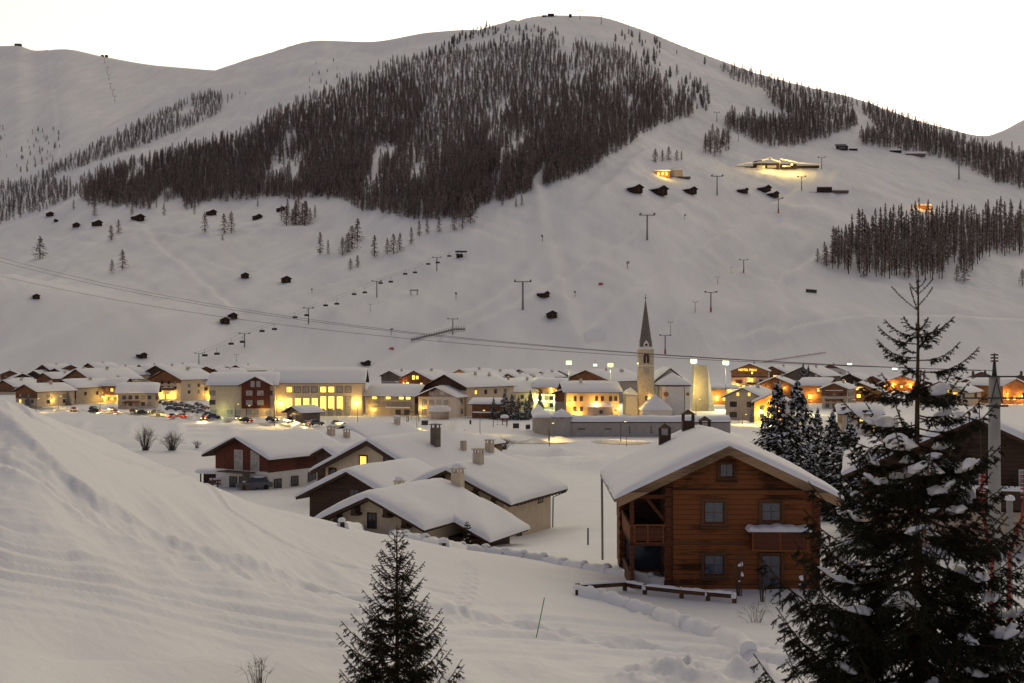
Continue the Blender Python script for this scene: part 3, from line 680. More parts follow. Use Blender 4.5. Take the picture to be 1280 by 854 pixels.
    for i in range(nx_):
        for j in range(ny_): k = i * (ny_ + 1) + j; sn.f.append((k, k + ny_ + 1, k + ny_ + 2, k + 1)); sn.m.append(0); sn.s.append(True)
    sn.build("rail_snow", M_SNOW, bo)
    # loggia: posts, floor, rail with lattice, brace, back wall openings
    po = MB()
    for (x, y) in ((-w / 2 + .1, yf + .08),):
        po.box(x - .1, x + .1, y - .1, y + .1, -.1, h + .05)
    po.build("post", W_LOGD, root)
    fl = MB(); fl.box(-w / 2 + .0, cut - .36, yf - .02, yf + .1, 2.2, 2.38); fl.box(-w / 2, -w / 2 + .14, yf + .1, yf + 5.4, 2.18, 2.382)
    fl.box(-w / 2 - .02, cut - .36, yf - .03, yf + .1, 4.0 + .55, 4.75); fl.box(-w / 2 - .02, -w / 2 + .14, yf + .12, yf + 5.6, 4.62, 4.85)
    fl.build("loggia_beam", W_LOGD, root)
    rl = MB(); rl.box(-w / 2 - .05, cut - .36, yf - .07, yf + .05, 3.18, 3.28); rl.box(-w / 2 - .06, -w / 2 + .06, yf + .06, yf + 5.4, 3.18, 3.281)
    for x in (-w / 2 + .22, (-w / 2 + cut - .36) / 2, cut - .46): rl.box(x - .05, x + .05, yf - .04, yf + .03, 2.38, 3.18)
    ro2 = rl.build("loggia_rail", W_LOG, root)
    m2 = (-w / 2 + cut - .36) / 2
    lattice_panel(ro2, T, -w / 2 + .28, m2 - .06, 2.45, 3.12, -.02); lattice_panel(ro2, T, m2 + .06, cut - .52, 2.45, 3.12, -.02)
    s2 = MB(); s2.box(-w / 2 - .01, -w / 2 + .03, yf + .1, yf + 5.4, 2.42, 3.15); s2.build("side_panel", W_LOG, ro2)
    br = MB(); br.bar((-w / 2 + .75, yf + .3, 4.65), (cut - .3, yf + .3, 3.35), .14, .16); br.build("brace", W_LOGD, root)
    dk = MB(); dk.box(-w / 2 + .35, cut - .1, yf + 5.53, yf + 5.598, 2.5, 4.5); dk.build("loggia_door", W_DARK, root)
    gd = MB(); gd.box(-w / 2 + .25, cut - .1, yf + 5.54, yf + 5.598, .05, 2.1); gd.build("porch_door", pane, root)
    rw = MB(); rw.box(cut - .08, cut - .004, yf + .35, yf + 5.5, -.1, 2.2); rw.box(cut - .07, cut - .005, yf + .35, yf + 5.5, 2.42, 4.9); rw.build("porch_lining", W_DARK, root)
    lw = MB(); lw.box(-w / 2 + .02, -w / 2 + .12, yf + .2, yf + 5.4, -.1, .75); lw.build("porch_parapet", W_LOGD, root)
    # metal-capped chimneys
    for (x, y, s, up_) in ((-2.3, yf + 6.6, .62, -.1), (-.75, yf + 8.6, .66, -.15), (.55, yf + 11.0, .62, -.75)):
        z = zt(x) + up_; c = MB(); c.box(x - s / 2, x + s / 2, y - s / 2, y + s / 2, z - .2, z + 1.17)
        for sx in (-1, 1):
            for sy in (-1, 1): c.box(x + sx * (s / 2 - .05) - .05, x + sx * (s / 2 - .05) + .05, y + sy * (s / 2 - .05) - .05, y + sy * (s / 2 - .05) + .05, z + 1.17, z + 1.17 + .38)
        co = c.build("chimney", mat("chimney_brown", (0.06, 0.035, 0.022), .7, .2), root)
        k = MB(); q = s * .62; zz1 = z + 1.55
        k.add([(x - q, y - q, zz1), (x + q, y - q, zz1), (x + q, y + q, zz1), (x - q, y + q, zz1), (x, y, zz1 + .28)], [(3, 2, 1, 0), (0, 1, 4), (1, 2, 4), (2, 3, 4), (3, 0, 4)]); k.build("chimney_cap", FRAME_D, co)
    return root
LOGH = build_log_house()

# ------------------------------------------------------------------ cluster of farmhouses in the middle
def at(px, row, d): return P(px, row, d)
def gh(px_ridge, row_ridge, d, ang, w, l, h_wall, pitch, zbase=None, **k):
    """place a gable house by its front ridge end: pixel, distance; ang = turn of the ridge to the right"""
    top = P(px_ridge, row_ridge, d); a = R(ang); dirv = Vector((math.sin(a), math.cos(a), 0))
    T_ = k.get('T', .55); ey = k.get('ey', 1.1); c = top + dirv * (l / 2 + ey)
    hr = h_wall + math.tan(R(pitch)) * w / 2
    return house(loc=(c.x, c.y, top.z - hr - .2), rz=-a, w=w, l=l, h=h_wall, pitch=pitch, **k)
D1 = {'mull': (1, 1), 'fr': .1}
# front farmhouse
fa = gh(459, 622, 84, 24, 7.4, 9.5, 3.6, 24, name="farmhouse", label="low cream farmhouse nearest the slope, its broad snow roof sweeping down to the right", cat="house", wall=P_TAN, gable=None, ex=.8, ey=1.0, T=.62, snow_n=(30, 30), amp=.4, seed=11, near=True,
        wins=[('f', -.2, 3.7, .6, .95, GLASS, {'frame': FRAME_D})])
tp = math.tan(R(24))
for s in (-1, 1):
    for q in (.35, .75): b_ = MB(); x = s * 3.7 * q; z = 3.6 + tp * (3.7 - abs(x)); b_.box(x - .16, x + .16, -5.55, -4.75, z - .42, z - .03); b_.box(x - .3, x + .3, -5.4, -4.76, z - .62, z - .42); b_.build("corbel", W_DARK, fa)
# lean-to that carries the same roof further down
ln = MB(); xr = 3.7; ln.box(xr + .01, xr + 2.6, -.6, 4.6, -1.5, 2.2); ln.build("lean_to_wall", W_DARK, fa)
lr = MB(); zt0 = 3.6 - tp * .8 + .2; lr.hexa([(4.3, -1.3, 3.35), (7.3, -1.3, 2.0), (7.3, 5.75, 2.0), (4.3, 5.75, 3.35), (4.3, -1.3, 3.55), (7.3, -1.3, 2.2), (7.3, 5.75, 2.2), (4.3, 5.75, 3.55)])
lro = lr.build("lean_to_roof", ROOFW, fa)
ls = MB(); nx_, ny_ = 16, 16
for i in range(nx_ + 1):
    for j in range(ny_ + 1):
        a = i / nx_; c = j / ny_ * 2 - 1; c = math.copysign(1 - (1 - abs(c)) ** 2, c); a2 = 1 - (1 - a) ** 2
        e = (1 - a2 ** 5) ** .25 * (1 - abs(c) ** 5) ** .25; x = 3.4 + 4.0 * a2
        ls.v.append((x + .08, 2.225 + 3.65 * c, 3.97 - (x - 3.4) * .45 + .55 * e + .08 * math.sin(j * .9 + i * .5) * e - (1 - e) * .02))
for i in range(nx_):
    for j in range(ny_): k = i * (ny_ + 1) + j; ls.f.append((k, k + ny_ + 1, k + ny_ + 2, k + 1)); ls.m.append(0); ls.s.append(True)
ls.build("lean_to_snow", M_SNOW, lro)
chimney(fa, -1.9, 2.2, 4.2, 5.4, .6, P_TAN, .32, True, 10)
chimney(fa, 1.5, 5.4, 4.0, 6.2, .78, P_TAN, .42, True, 10)
# barn behind left
ba = gh(433, 590, 101, 26, 8.8, 9.5, 4.6, 25, name="barn", label="dark timber barn with snowy roof, left of the low cream farmhouse", cat="barn", wall=W_DARK, gable=None, ex=.8, ey=.9, T=.55, snow_n=(24, 24), amp=.35, seed=5, near=True, wins=[('f', .2, 4.9, .9, .7, GLASS, {'mull': (1, 0)})])
# tan house with lit window
th = gh(459, 551, 124, 33, 13.2, 15, 5.2, 24.5, name="farmhouse", label="large tan gabled house with one glowing window and a tall brown chimney", cat="house", wall=P_TAN, gable=None, ex=1.2, ey=1.0, T=.6, snow_n=(26, 26), amp=.4, seed=8, near=True,
        wins=[('f', -1.35, 5.9, .85, 1.5, LIT, {'mull': (0, 0), 'fr': .16, 'frame': W_RED}), ('f', 1.9, 5.9, .85, 1.5, GLASS, {'mull': (0, 0), 'fr': .16, 'frame': W_RED}), ('f', -5.6, 4.3, .8, 1.6, GLASS, {'mull': (0, 0), 'fr': .16, 'frame': W_RED}), ('f', 5.6, 4.3, .8, 1.2, GLASS, {'fr': .12})],
        chim=[(3.2, -1.0, dict(up=1.9, s=.8, m=W_GREY, cap=.2)), (4.6, 2.2, dict(up=1.0, s=.5, m=P_SAND, cap=0, open_top=False)), (5.6, 5.8, dict(up=1.0, s=.75, m=P_SAND, cap=.15))])
vb = MB(); tp = math.tan(R(24.5)); zb = lambda x: 5.2 + tp * (6.6 - abs(x))
for s in (-1, 1):
    x1 = s * 7.75; y0 = -8.6
    vb.hexa([(0, y0, zb(0) - .3), (x1, y0, zb(x1) - .3), (x1, y0 + .08, zb(x1) - .3), (0, y0 + .08, zb(0) - .3), (0, y0, zb(0) + .2), (x1, y0, zb(x1) + .2), (x1, y0 + .08, zb(x1) + .2), (0, y0 + .08, zb(0) + .2)])
vb.build("verge_board", W_DARK, th)
# right house
rh = gh(558, 588, 97, 24, 9.0, 10.0, 4.7, 24, name="farmhouse", label="cream two-storey house under a deep snow roof, right end of the mid-slope cluster", cat="house", wall=P_TAN, gable=None, ex=1.1, ey=1.3, T=.65, snow_n=(30, 30), amp=.4, seed=14, near=True,
        wins=[('f', -1.8, 4.6, .9, 1.0, GLASS, {}), ('f', 1.6, 4.6, .9, 1.0, GLASS, {}), ('r', 2.6, 4.0, .9, .9, CURTAIN, {}), ('r', -2.0, 1.6, .9, .9, GLASS, {})], chim=[(.75, -1.9, dict(up=.75, s=.72, m=P_SAND, cap=0))])
tp = math.tan(R(24))
for s in (-1, 1):
    for q in (.2, .55, .9): br = MB(); x = s * 4.5 * q; z = 4.7 + tp * (4.5 - abs(x)); br.box(x - .14, x + .14, -6.2, -4.9, z - .34, z - .03); br.bar((x, -5.9, z - .34), (x, -5.02, z - 1.1), .13, .13); br.build("eave_bracket", W_DARK, rh)
k_ = -4.4
while k_ < 6.2: br = MB(); br.box(4.52, 5.5, k_, k_ + .14, 4.08, 4.25); k_ += .75; br.build("rafter", W_DARK, rh)
dp = MB(); dp.tube([(5.55, 6.1, 4.15), (4.65, 5.2, 3.7), (4.62, 5.1, -1)], .06, 6); dp.build("downpipe", DMETAL, rh)
# red-brown house left
sb = P(299, 545, 150); 
rb = gh(293, 547, 148, 33, 9.0, 12.5, 5.0, 23, name="chalet", label="red-brown chalet with tall white-framed windows on a white ground floor", cat="house", wall=P_WHITE, gable=W_RED, gz0=3.0, side_up=2.9, ex=1.3, ey=1.2, T=.5, snow_n=(20, 18), amp=.3, seed=21, near=True,
        wins=[('f', -.45, 4.25, 1.25, 2.3, CURTAIN, {'frame': FRAME_W, 'mull': (0, 1)}), ('f', 2.4, 4.25, 1.25, 2.3, CURTAIN, {'frame': FRAME_W, 'mull': (0, 1)}), ('f', -1.4, 1.3, 1.1, 1.5, GLASS, {}), ('f', 1.7, 1.3, 1.9, 1.5, CURTAIN, {'mull': (2, 0)}), ('f', .2, 1.1, .9, 2.0, GLASS, {}),
              ('r', -4.6, 1.4, 1.1, 1.1, GLASS, {}), ('r', -1.6, 1.5, 1.1, 1.1, GLASS, {}), ('r', 1.6, 1.6, 1.3, 1.3, GLASS, {}), ('r', 4.5, 1.6, 1.3, 1.4, GLASS, {})])
st = MB(); st.bar((2.2, -7.7, 2.9), (4.6, -9.2, .4), .9, .12); st.bar((2.2, -7.4, 3.7), (4.6, -8.9, 1.2), .07, .07); st.box(-2.6, 2.4, -7.9, -6.3, 2.75, 2.88); st.build("outside_stair", W_GREY, rb)
an = gh(352, 546, 160, 33, 8, 12, 5.2, 20, name="farmhouse", label="tan annex house with its roof snow joining the red-brown chalet from behind", cat="house", wall=P_TAN, gable=W_BROWN, ex=1, ey=.8, T=.5, snow_n=(14, 14), amp=.3, seed=22, wins=rows('r', 2, -4, 4, [4.0, 1.5], .9, 1.1, seed=4), chim=[(1.8, 1.0, dict(up=.8, s=.8, cap=.3)), (2.9, 3.0, dict(up=.7, s=.7, cap=.3))])
gh(429, 532, 205, 35, 8.5, 14, 4.0, 22, name="chalet", label="small red-brown gable behind the large tan gabled house, snow on its long roof", cat="house", wall=P_SAND, gable=W_RED, gz0=2.0, ex=1, ey=.8, T=.5, snow_n=(12, 12), amp=.3, seed=23, chim=[(2.0, 4.0, dict(up=.9, s=.8, cap=.3))], wins=[('f', .6, 4.2, .6, .7, CURTAIN, {})])
gh(404, 560, 140, 52, 5.0, 9, 3.0, 18, name="shed", label="low dark shed with a snow slab roof left of the large tan gabled house", cat="shed", wall=W_DARK, gable=None, ex=.7, ey=.6, T=.5, snow_n=(12, 12), amp=.3, seed=24)
gh(577, 548, 215, 25, 7, 9, 2.6, 18, name="shed", label="small brown hut under snow beyond the tall brown chimney", cat="shed", wall=W_BROWN, gable=None, ex=.5, ey=.5, T=.4, snow_n=(10, 10), seed=25)
# dark chalet at the right edge, behind the big spruce
rc = gh(1221, 524, 74, 16, 13.5, 13, 5.0, 25, name="chalet", label="dark brown chalet at the right edge behind the big spruce and utility pole", cat="house", wall=W_DARK, gable=None, ex=1.2, ey=1.4, T=.6, snow_n=(30, 30), amp=.35, seed=31, near=True,
        wins=[('f', -3.6, 4.5, 1.1, 1.2, CURTAIN, {'frame': FRAME_W}), ('f', -.3, 4.5, 1.1, 1.2, GLASS, {'frame': FRAME_W}), ('f', 3.2, 4.5, 1.1, 1.2, CURTAIN, {'frame': FRAME_W}), ('f', -1.6, 1.3, 1.0, 1.0, GLASS, {}), ('f', 2.4, 1.3, 1.0, 1.0, GLASS, {})], balc=[('f', -5.8, 5.8, 3.0, dict(dep=1.2, rail=.95, m=W_DARK, snow=.3))])
lp = MB(); lp.box(-6.78, 6.78, -6.56, -6.5, -1.2, 2.5); lp.build("plaster_base", P_TAN, rc)
# ------------------------------------------------------------------ the village on the valley floor
def vh(kind, px, row, wpx, eave, label, ang=25, l=14, pitch=23, name="chalet", cat="house", lamps=(), hgt=None, dmin=190, **k):
    """kind g: gable towards us, px = centre of the gable; kind e: eaves side towards us, px = centre of that side"""
    p = hit(px, row, dmin); d = p.y; sc = d / FPX; h = (row - eave) * sc if hgt is None else hgt
    k.setdefault('snow_n', (8, 6)); k.setdefault('amp', .25); k.setdefault('seed', int(px) % 97); k.setdefault('T', .6)
    k.setdefault('chim', [(1.6, 1.0, dict(up=.6, s=.9, cap=.25, n=6))])
    if kind == 'g':
        a = R(ang); w = wpx * sc / math.cos(a); rz = -a; c = p + Vector((math.sin(a), math.cos(a), 0)) * (l / 2)
    else:
        a = R(ang); rz = R(90) - a; w = l; l_ = wpx * sc / math.cos(a); c = p + Vector((math.sin(a), math.cos(a), 0)) * (w / 2); l = l_
    n0 = k.pop('front', None); s0 = k.pop('side', None); lit = k.pop('lit', .12); wins = list(k.pop('wins', []))
    sd = 'r' if ang >= 0 else 'l'
    if kind == 'e': f_, s_ = 'l', ('f' if ang < 0 else 'f')
    else: f_, s_ = 'f', sd
    fw = (l if kind == 'e' else w); sw = (w if kind == 'e' else l)
    litm = k.pop('litm', None)
    if n0: wins += rows(f_, n0[0], -fw * .42, fw * .42, [h * q for q in n0[1]], k.get('ww', 1.1), 1.2, lit, int(px), litm=litm)
    if s0: wins += rows(s_, s0[0], -sw * .42, sw * .42, [h * q for q in s0[1]], 1.1, 1.2, lit, int(px) + 1, litm=litm)
    k.pop('ww', None)
    o = house(name, label, cat, (c.x, c.y, p.z), rz, w, l, h, pitch, wins=wins, **k)
    F = facer(w, l)
    for (face, u, z, pw, col) in lamps:
        q = F[face](u, .9, z); mb = MB(); mb.tube([F[face](u, 0, z + .1), F[face](u, .75, z + .1)], .03, 4, 0)
        v = F[face](u, .8, z); mb.cone(v[0], v[1], z - .12, z + .12, .12, .12, 6, 1); lb = mb.build("wall_lamp", [DMETAL, BULB_Y], o)
        lamp_light(F[face](u, 1.1, z - .1), pw, col, .15, lb)
    return o
YL, OR, GR = (1, .66, .15), (1, .50, .11), (.85, 1.0, .40)
B = dict
# --- left part
vh('g', 6, 493, 30, 483, "sand-coloured gabled house cut off by the left edge of the photo", front=(3, [.55]), side=(3, [.55]), gable=W_BROWN)
vh('g', 33, 507, 33, 489, "sand house with a lamp glowing low on its side wall, above the left slope", side=(2, [.6, .25]), front=(3, [.7, .3]), lit=.3, wall=P_SAND, gable=W_BROWN, gz0=2.6, lamps=[('r', -2, 2.2, 140, YL)], l=18)
vh('e', 68, 507, 15, 497, "little annex house, narrow and low, between two left-hand chalets", l=8, gable=W_GREY, front=(2, [.5]), ang=-8, chim=[])
vh('g', 80, 505, 36, 484, "dark brown chalet with grey plaster flank, left of the snowy spruce", wall=P_GREY, gable=W_DARK, gz0=2.0, front=(3, [.75, .35]), side=(3, [.6]), lit=.15, l=22, lamps=[('r', 2, 2.4, 90, OR)])
vh('g', 97, 496, 46, 474, "wide brown-gabled house behind the dark brown chalet with grey flank", wall=P_SAND, gable=W_BROWN, front=(4, [.7]), side=(4, [.75, .45, .15]), ang=35, l=26, lit=.05)
vh('g', 56, 487, 26, 473, "brown house with small lit window half behind the wide brown-gabled house", front=(2, [.7]), lit=.5, wall=W_BROWN, ang=30, l=20)
vh('e', 140, 504, 22, 482, "brown timber house on a glowing yellow ground floor", wall=P_YELLOW, gable=W_BROWN, gz0=3.2, side_up=3.2, front=(3, [.75, .25]), lit=.5, lamps=[('l', 3, 2.3, 260, YL), ('l', -3, 2.3, 260, YL)], l=12, ang=6)
vh('e', 171, 511, 44, 491, "broad low tan house with big snow roof in front of the car park", wall=P_SAND, gable=W_BROWN, front=(5, [.7, .3]), side=(2, [.6]), l=13, ang=-12, lit=.1, T=.8, balc=[('l', -4, 1, 2.2, B(dep=.9, rail=.8, snow=.2))])
vh('g', 207, 501, 46, 474, "tan hotel with brown balconies and bright yellow ground-floor windows", wall=P_TAN, gable=W_BROWN, name="hotel", cat="hotel", front=(4, [.85, .6]), side=(3, [.7, .4]), ang=28, l=20, lit=.0, gz0=7.2,
   wins=[('f', u, 1.7, 2.0, 1.8, LITY, {}) for u in (-4.8, -1.6, 1.6, 4.8)], lamps=[('f', -3, 2.6, 300, YL), ('f', 4, 2.6, 300, YL)], balc=[('f', -4.5, 4.5, 4.4, B(dep=1.2, rail=.9, snow=.2))])
vh('g', 196, 478, 36, 466, "plain dark gable standing behind the hotel with bright yellow windows", wall=W_DARK, gable=None, l=18, ang=28)
lh = vh('e', 247, 500, 33, 479, "yellow-lit house with a string of lamps under its snowy eaves", wall=P_YELLOW, gable=W_BROWN, front=(4, [.65, .3]), lit=.3, l=13, ang=-6, lamps=[('l', -5, 4.8, 420, OR), ('l', 5, 1.9, 220, YL)])
sl = MB()
for i in range(14): u = -6.5 + i * .95; sl.dome(-6.5 - 1.0, u, 5.75, .16, .22, 6, m=0)
sl.build("light_string", BULB_Y, lh)
# --- long tan building with the brown gabled bay
ta = vh('e', 303, 521, 80, 481, "long three-storey tan block with a brown gabled stair bay", name="apartment_block", cat="apartment block", l=15, ang=-4, pitch=23, wall=P_TAN, gable=None, T=.8, chim=[], snow_n=(10, 10),
   wins=[('l', u, z, 1.7, 1.35, CURTAIN if i % 2 else GLASS, {}) for i, (u, z) in enumerate([(8.4, 7.4), (3.4, 7.4), (1.3, 7.4), (3.4, 4.5), (1.3, 4.5), (-9.2, 7.4), (-9.2, 4.5)])] + [('l', u, 1.4, 1.9, 1.6, (LIT if u in (-3.6,) else CURTAIN), {'frame': FRAME_W}) for u in (8, 4.2, 2.0, -1.4, -3.9, -8.9)])
bay = MB(); bay.prism([(-4.3, 2.6), (4.3, 2.6), (4.3, 10.0), (0, 12.2), (-4.3, 10.0)], -1.3, 6)
bo = bay.build("gabled_bay", W_RED, ta); bo.rotation_euler = (0, 0, R(-90)); bo.location = (-7.5, -4.2, 0)
rs, zt = roof_slab(5.3, -2.2, 6, 10.0, 2.2 / 4.3, 8.6, .25); q = rs.build("bay_roof", ROOFW, bo); snow_on(5.3, -2.2, 6, zt, 2.2 / 4.3, .6, 8, 6, amp=.2).build("bay_snow", M_SNOW, q)
for (u, z, w_, h_) in ((-.9, 10.2, .9, 1.6), (.9, 10.2, .9, 1.6), (-1.9, 7.4, 1.7, 1.3), (1.5, 7.4, 1.7, 1.3), (-1.9, 4.4, 1.7, 1.3), (1.5, 4.4, 1.7, 1.3)):
    window(bo, lambda a, o, c: (a, -1.3 - o, c), u, z, w_, h_, CURTAIN, frame=FRAME_W)
lamp_light((-10, 6, 2), 90, GR, .15, ta); lamp_light((-10, -7, 2), 90, YL, .15, ta)
# --- large school-like hall with tall lit windows
hp = hit(398, 520, 190); hs = hp.y / FPX
hall = vh('e', 398, 520, 108, 478.5, "large tan hall with tall yellow-lit windows below a strip of upper windows", name="hall_building", cat="public building", l=17, ang=-3, pitch=26, wall=P_TAN, gable=None, T=.7, ex=.7, snow_n=(10, 12), chim=[],
   wins=[('l', (399 - px) * hs, 8.3, 1.75, 1.7, LITY if px in (383, 393) else (LIT if px == 435 else CURTAIN), {'mull': (0, 0), 'fr': .16}) for px in (362, 372.5, 383, 393, 404, 414.5, 425, 435)] +
        [('l', (399 - px) * hs, (4.0 if px < 400 else 4.1), 1.75, (4.2 if px < 400 else 2.9), (LITY if px > 372 else CURTAIN), {'mull': (1, 3), 'fr': .1, 'frame': FRAME_W if px > 380 else FRAME_D}) for px in (362, 372.5, 383, 393, 403.5, 414, 424.5, 435)],
   lamps=[('l', 11.8, 4.2, 420, YL), ('l', -11.8, 4.2, 420, YL)])
for px in (403.5, 414, 424.5, 435): u = (399 - px) * hs; dn = MB(); dn.box(-8.62, -8.5, u - .9, u + .9, 0, 2.4); dn.build("garage_door", P_CONC, hall)
# small shed before it
vh('g', 368, 527, 22, 515, "small weathered shed under snow in front of the tan hall", name="shed", cat="shed", wall=W_GREY, gable=None, ang=42, l=6.5, pitch=22, chim=[], dmin=190, T=.5, wins=[('f', 0, 1.2, 1.3, 2.2, CURTAIN, {})])
vh('e', 488, 519, 62, 494, "hotel with a row of lit attic windows and a snowy porch roof", name="hotel", cat="hotel", l=14, ang=14, pitch=22, wall=P_SAND, gable=W_BROWN, ex=1.3,
   wins=[('l', u, 5.6, 1.5, 1.0, LITY if i in (0, 1, 3, 5) else CURTAIN, {'mull': (0, 0)}) for i, u in enumerate((6, 3.7, 1.5, -.7, -3, -5.4))] + [('l', u, 3.5, 1.6, 1.4, CURTAIN, {}) for u in (6, 4, 2, 0, -2, -4.6)] + [('l', u, 1.0, 1.6, 1.3, GLASS, {}) for u in (5.6, 2.6)], balc=[('l', -1, 7, 2.3, B(dep=1.6, rail=.1, snow=.35, m=P_SAND))], lamps=[('l', -6, 2.0, 150, YL)])
vh('g', 546, 521, 48, 496, "tan guesthouse with red-brown gable storey, facing the playground", name="guesthouse", cat="house", wall=P_TAN, gable=W_RED, gz0=6.2, ang=22, l=17, pitch=23, wins=[('f', -2, 7.3, 1.5, 1.1, CURTAIN, {}), ('f', 1.8, 7.3, 1.5, 1.1, CURTAIN, {})] + [('f', u, z, 1.3, 1.3, CURTAIN, {}) for u in (-4.3, -1.8, .8, 3.2) for z in (4.5, 1.6)] + [('r', u, z, 1.2, 1.4, GLASS, {}) for u in (-4, 2) for z in (4.5, 1.6)], lamps=[('f', -5, 3, 120, YL)])
vh('g', 558, 519, 52, 483, "tall house with black-brown gable and tan flank behind the guesthouse", wall=P_TAN, gable=W_DARK, gz0=8, ang=38, l=24, side=(4, [.8, .5, .2]), front=(3, [.7]), pitch=23, chim=[(2, 0, dict(up=.6)), (3, 6, dict(up=.6))])
vh('g', 612, 512, 40, 489, "tan house with wide roof and two chimneys, left behind the dark spruces", wall=P_TAN, gable=W_BROWN, ang=52, l=22, side=(5, [.7, .35]), chim=[(1.5, -4, dict(up=.5)), (2.2, 4, dict(up=.5))])
vh('e', 608, 523, 36, 505, "low dark barn with snow-covered ledge beside the playground spruces", name="barn", cat="barn", wall=W_BROWN, gable=None, l=9, ang=10, pitch=14, chim=[], balc=[('l', -4, 4, 1.5, B(dep=1.0, rail=.2, snow=.4))])
vh('g', 519, 491, 40, 474, "brown chalet with orange-lit window group, behind the hotel with lit attic windows", wall=W_BROWN, gable=None, ang=32, l=20, wins=[('f', -1, 7.2, 1.6, 2.0, LIT, {}), ('f', 1.2, 7.2, 1.6, 1.6, LIT, {}), ('f', 3.6, 4, 1.4, 1.4, LIT, {}), ('f', -4.6, 4.3, 1.6, 1.2, LITY, {})], lamps=[('f', -6, 4.6, 260, OR)])
vh('g', 488, 484, 24, 470, "grey house with a small bell-like ridge chimney above the hotel roof", wall=P_GREY, gable=W_GREY, ang=30, l=14)
vh('g', 576, 489, 34, 471, "gabled chalet with a bright yellow verge, third row behind the guesthouse", wall=W_ORANGE, gable=None, ang=35, l=24, lamps=[('f', -4, 6.5, 280, YL), ('f', 4, 6.5, 160, YL)], lit=.3, front=(3, [.6]))
vh('g', 603, 487, 34, 474, "slate-grey gable with long snow roof, right of the chalet with yellow verge", wall=P_GREY, gable=W_GREY, ang=40, l=22)
vh('g', 636, 487, 22, 473, "orange-brown gable peeking between two snow roofs behind the spruces", wall=W_ORANGE, gable=None, ang=30, l=15, lamps=[('f', -2, 3.5, 120, OR)])
vh('g', 648, 507, 40, 482, "big brown chalet with balcony standing right behind the dark spruces", wall=W_BROWN, gable=None, ang=24, l=20, front=(4, [.75, .45]), lit=.15, balc=[('f', -4.5, 4.5, 4.8, B(dep=1.1, rail=.8, snow=.2))])
vh('g', 664, 484, 22, 474, "dark gable left of two, in the far row behind the yellow-lit block", wall=W_DARK, gable=None, ang=35, l=14)
vh('g', 677, 482, 22, 471, "dark gable right of two, in the far row behind the yellow-lit block", wall=W_DARK, gable=None, ang=35, l=14)
vh('e', 686, 512, 32, 484, "yellow-lit block between the big brown chalet and the long yellow house", name="apartment_block", cat="apartment block", wall=P_WHITE, gable=W_ORANGE, side_up=5.4, gz0=5.4, l=12, ang=14, front=(4, [.8, .5, .2]), lit=.35, litm=LITY, lamps=[('l', 3, 3.4, 380, GR), ('l', -3, 3.4, 380, GR), ('l', 1, 7.4, 200, YL)], chim=[])
vh('g', 734, 503, 56, 476, "broad house with brown gable top under a large two-step snow roof", wall=P_GREY, gable=W_BROWN, ang=40, l=26, pitch=19, chim=[(2, -3, dict(up=.5)), (4, 5, dict(up=.6, s=1.2))])
yh = vh('e', 741, 521, 66, 490, "long yellow house with two rows of small windows and amber lamps, behind the chapel", wall=P_YELLOW, gable=None, l=15, ang=-5, pitch=19, T=.7, wins=[('l', u, z, .85, 1.4, GLASS, {'frame': W_ORANGE}) for u in (7.2, 5.6, 3.0, 1.2, -3.6, -5.6) for z in (5.6, 2.4)], lamps=[('l', -7.3, 4.6, 300, OR), ('l', .8, 4.4, 260, OR), ('l', 7.4, 2.6, 220, OR), ('l', -5, 1.4, 320, OR)], chim=[(-2, 3, dict(up=.5))])
hn = vh('g', 704, 520, 20, 492, "grey flank house joined to the left end of the long yellow house", wall=P_GREY, gable=W_BROWN, ang=30, l=18, pitch=17)
# --- right part
pa = vh('g', 937, 487, 44, 464, "hotel with a lit name sign on its brown gable, orange light on the lower wall", name="hotel", cat="hotel", wall=P_TAN, gable=W_ORANGE, gz0=6.5, ang=14, l=24, pitch=21, wins=[('f', 1.2, 8.4, .8, 1.1, LITY, {}), ('f', -5.4, 4.0, 3.2, 1.4, W_RED, {'mull': (0, 0)}), ('f', 1.2, 4.4, .8, 1.3, LITY, {}), ('f', 5.6, 4.4, 1.6, 1.3, W_RED, {})] + [('f', u, 1.4, 1.4, 1.2, LITY, {}) for u in (-7, -3, .5, 4, 7)],
   balc=[('f', -1.2, 9, 2.7, B(dep=1.4, rail=.95, snow=.15)), ('f', -9, 9, 6.2, B(dep=1.0, rail=1.0, snow=.1))], lamps=[('f', -7, 2.2, 350, OR), ('f', 0, 5.4, 250, OR), ('f', 6, 2.2, 300, YL)])
txt = bpy.data.curves.new("lettering", 'FONT'); txt.body = "HOTEL PALU"; txt.size = 1.55; txt.extrude = .04; txt.align_x = 'CENTER'; tmp_ = bpy.data.objects.new("lettering_source", txt); COL.objects.link(tmp_); bpy.context.view_layer.update()
tm = bpy.data.meshes.new_from_object(tmp_.evaluated_get(bpy.context.evaluated_depsgraph_get())); bpy.data.objects.remove(tmp_); tm.materials.clear(); tm.materials.append(LITY)
to = bpy.data.objects.new("lettering", tm); COL.objects.link(to); to.parent = pa
to.rotation_euler = (R(90), 0, 0); to.location = (-1.0, -12.13, 9.4)
vh('g', 966, 481, 32, 467, "dark brown house with one orange window, right behind the hotel with lit sign", wall=W_BROWN, gable=None, ang=38, l=18, wins=[('f', 1.5, 4.6, 2.4, 1.2, LIT, {}), ('f', -2, 4.6, 1.2, 1.2, GLASS, {})])
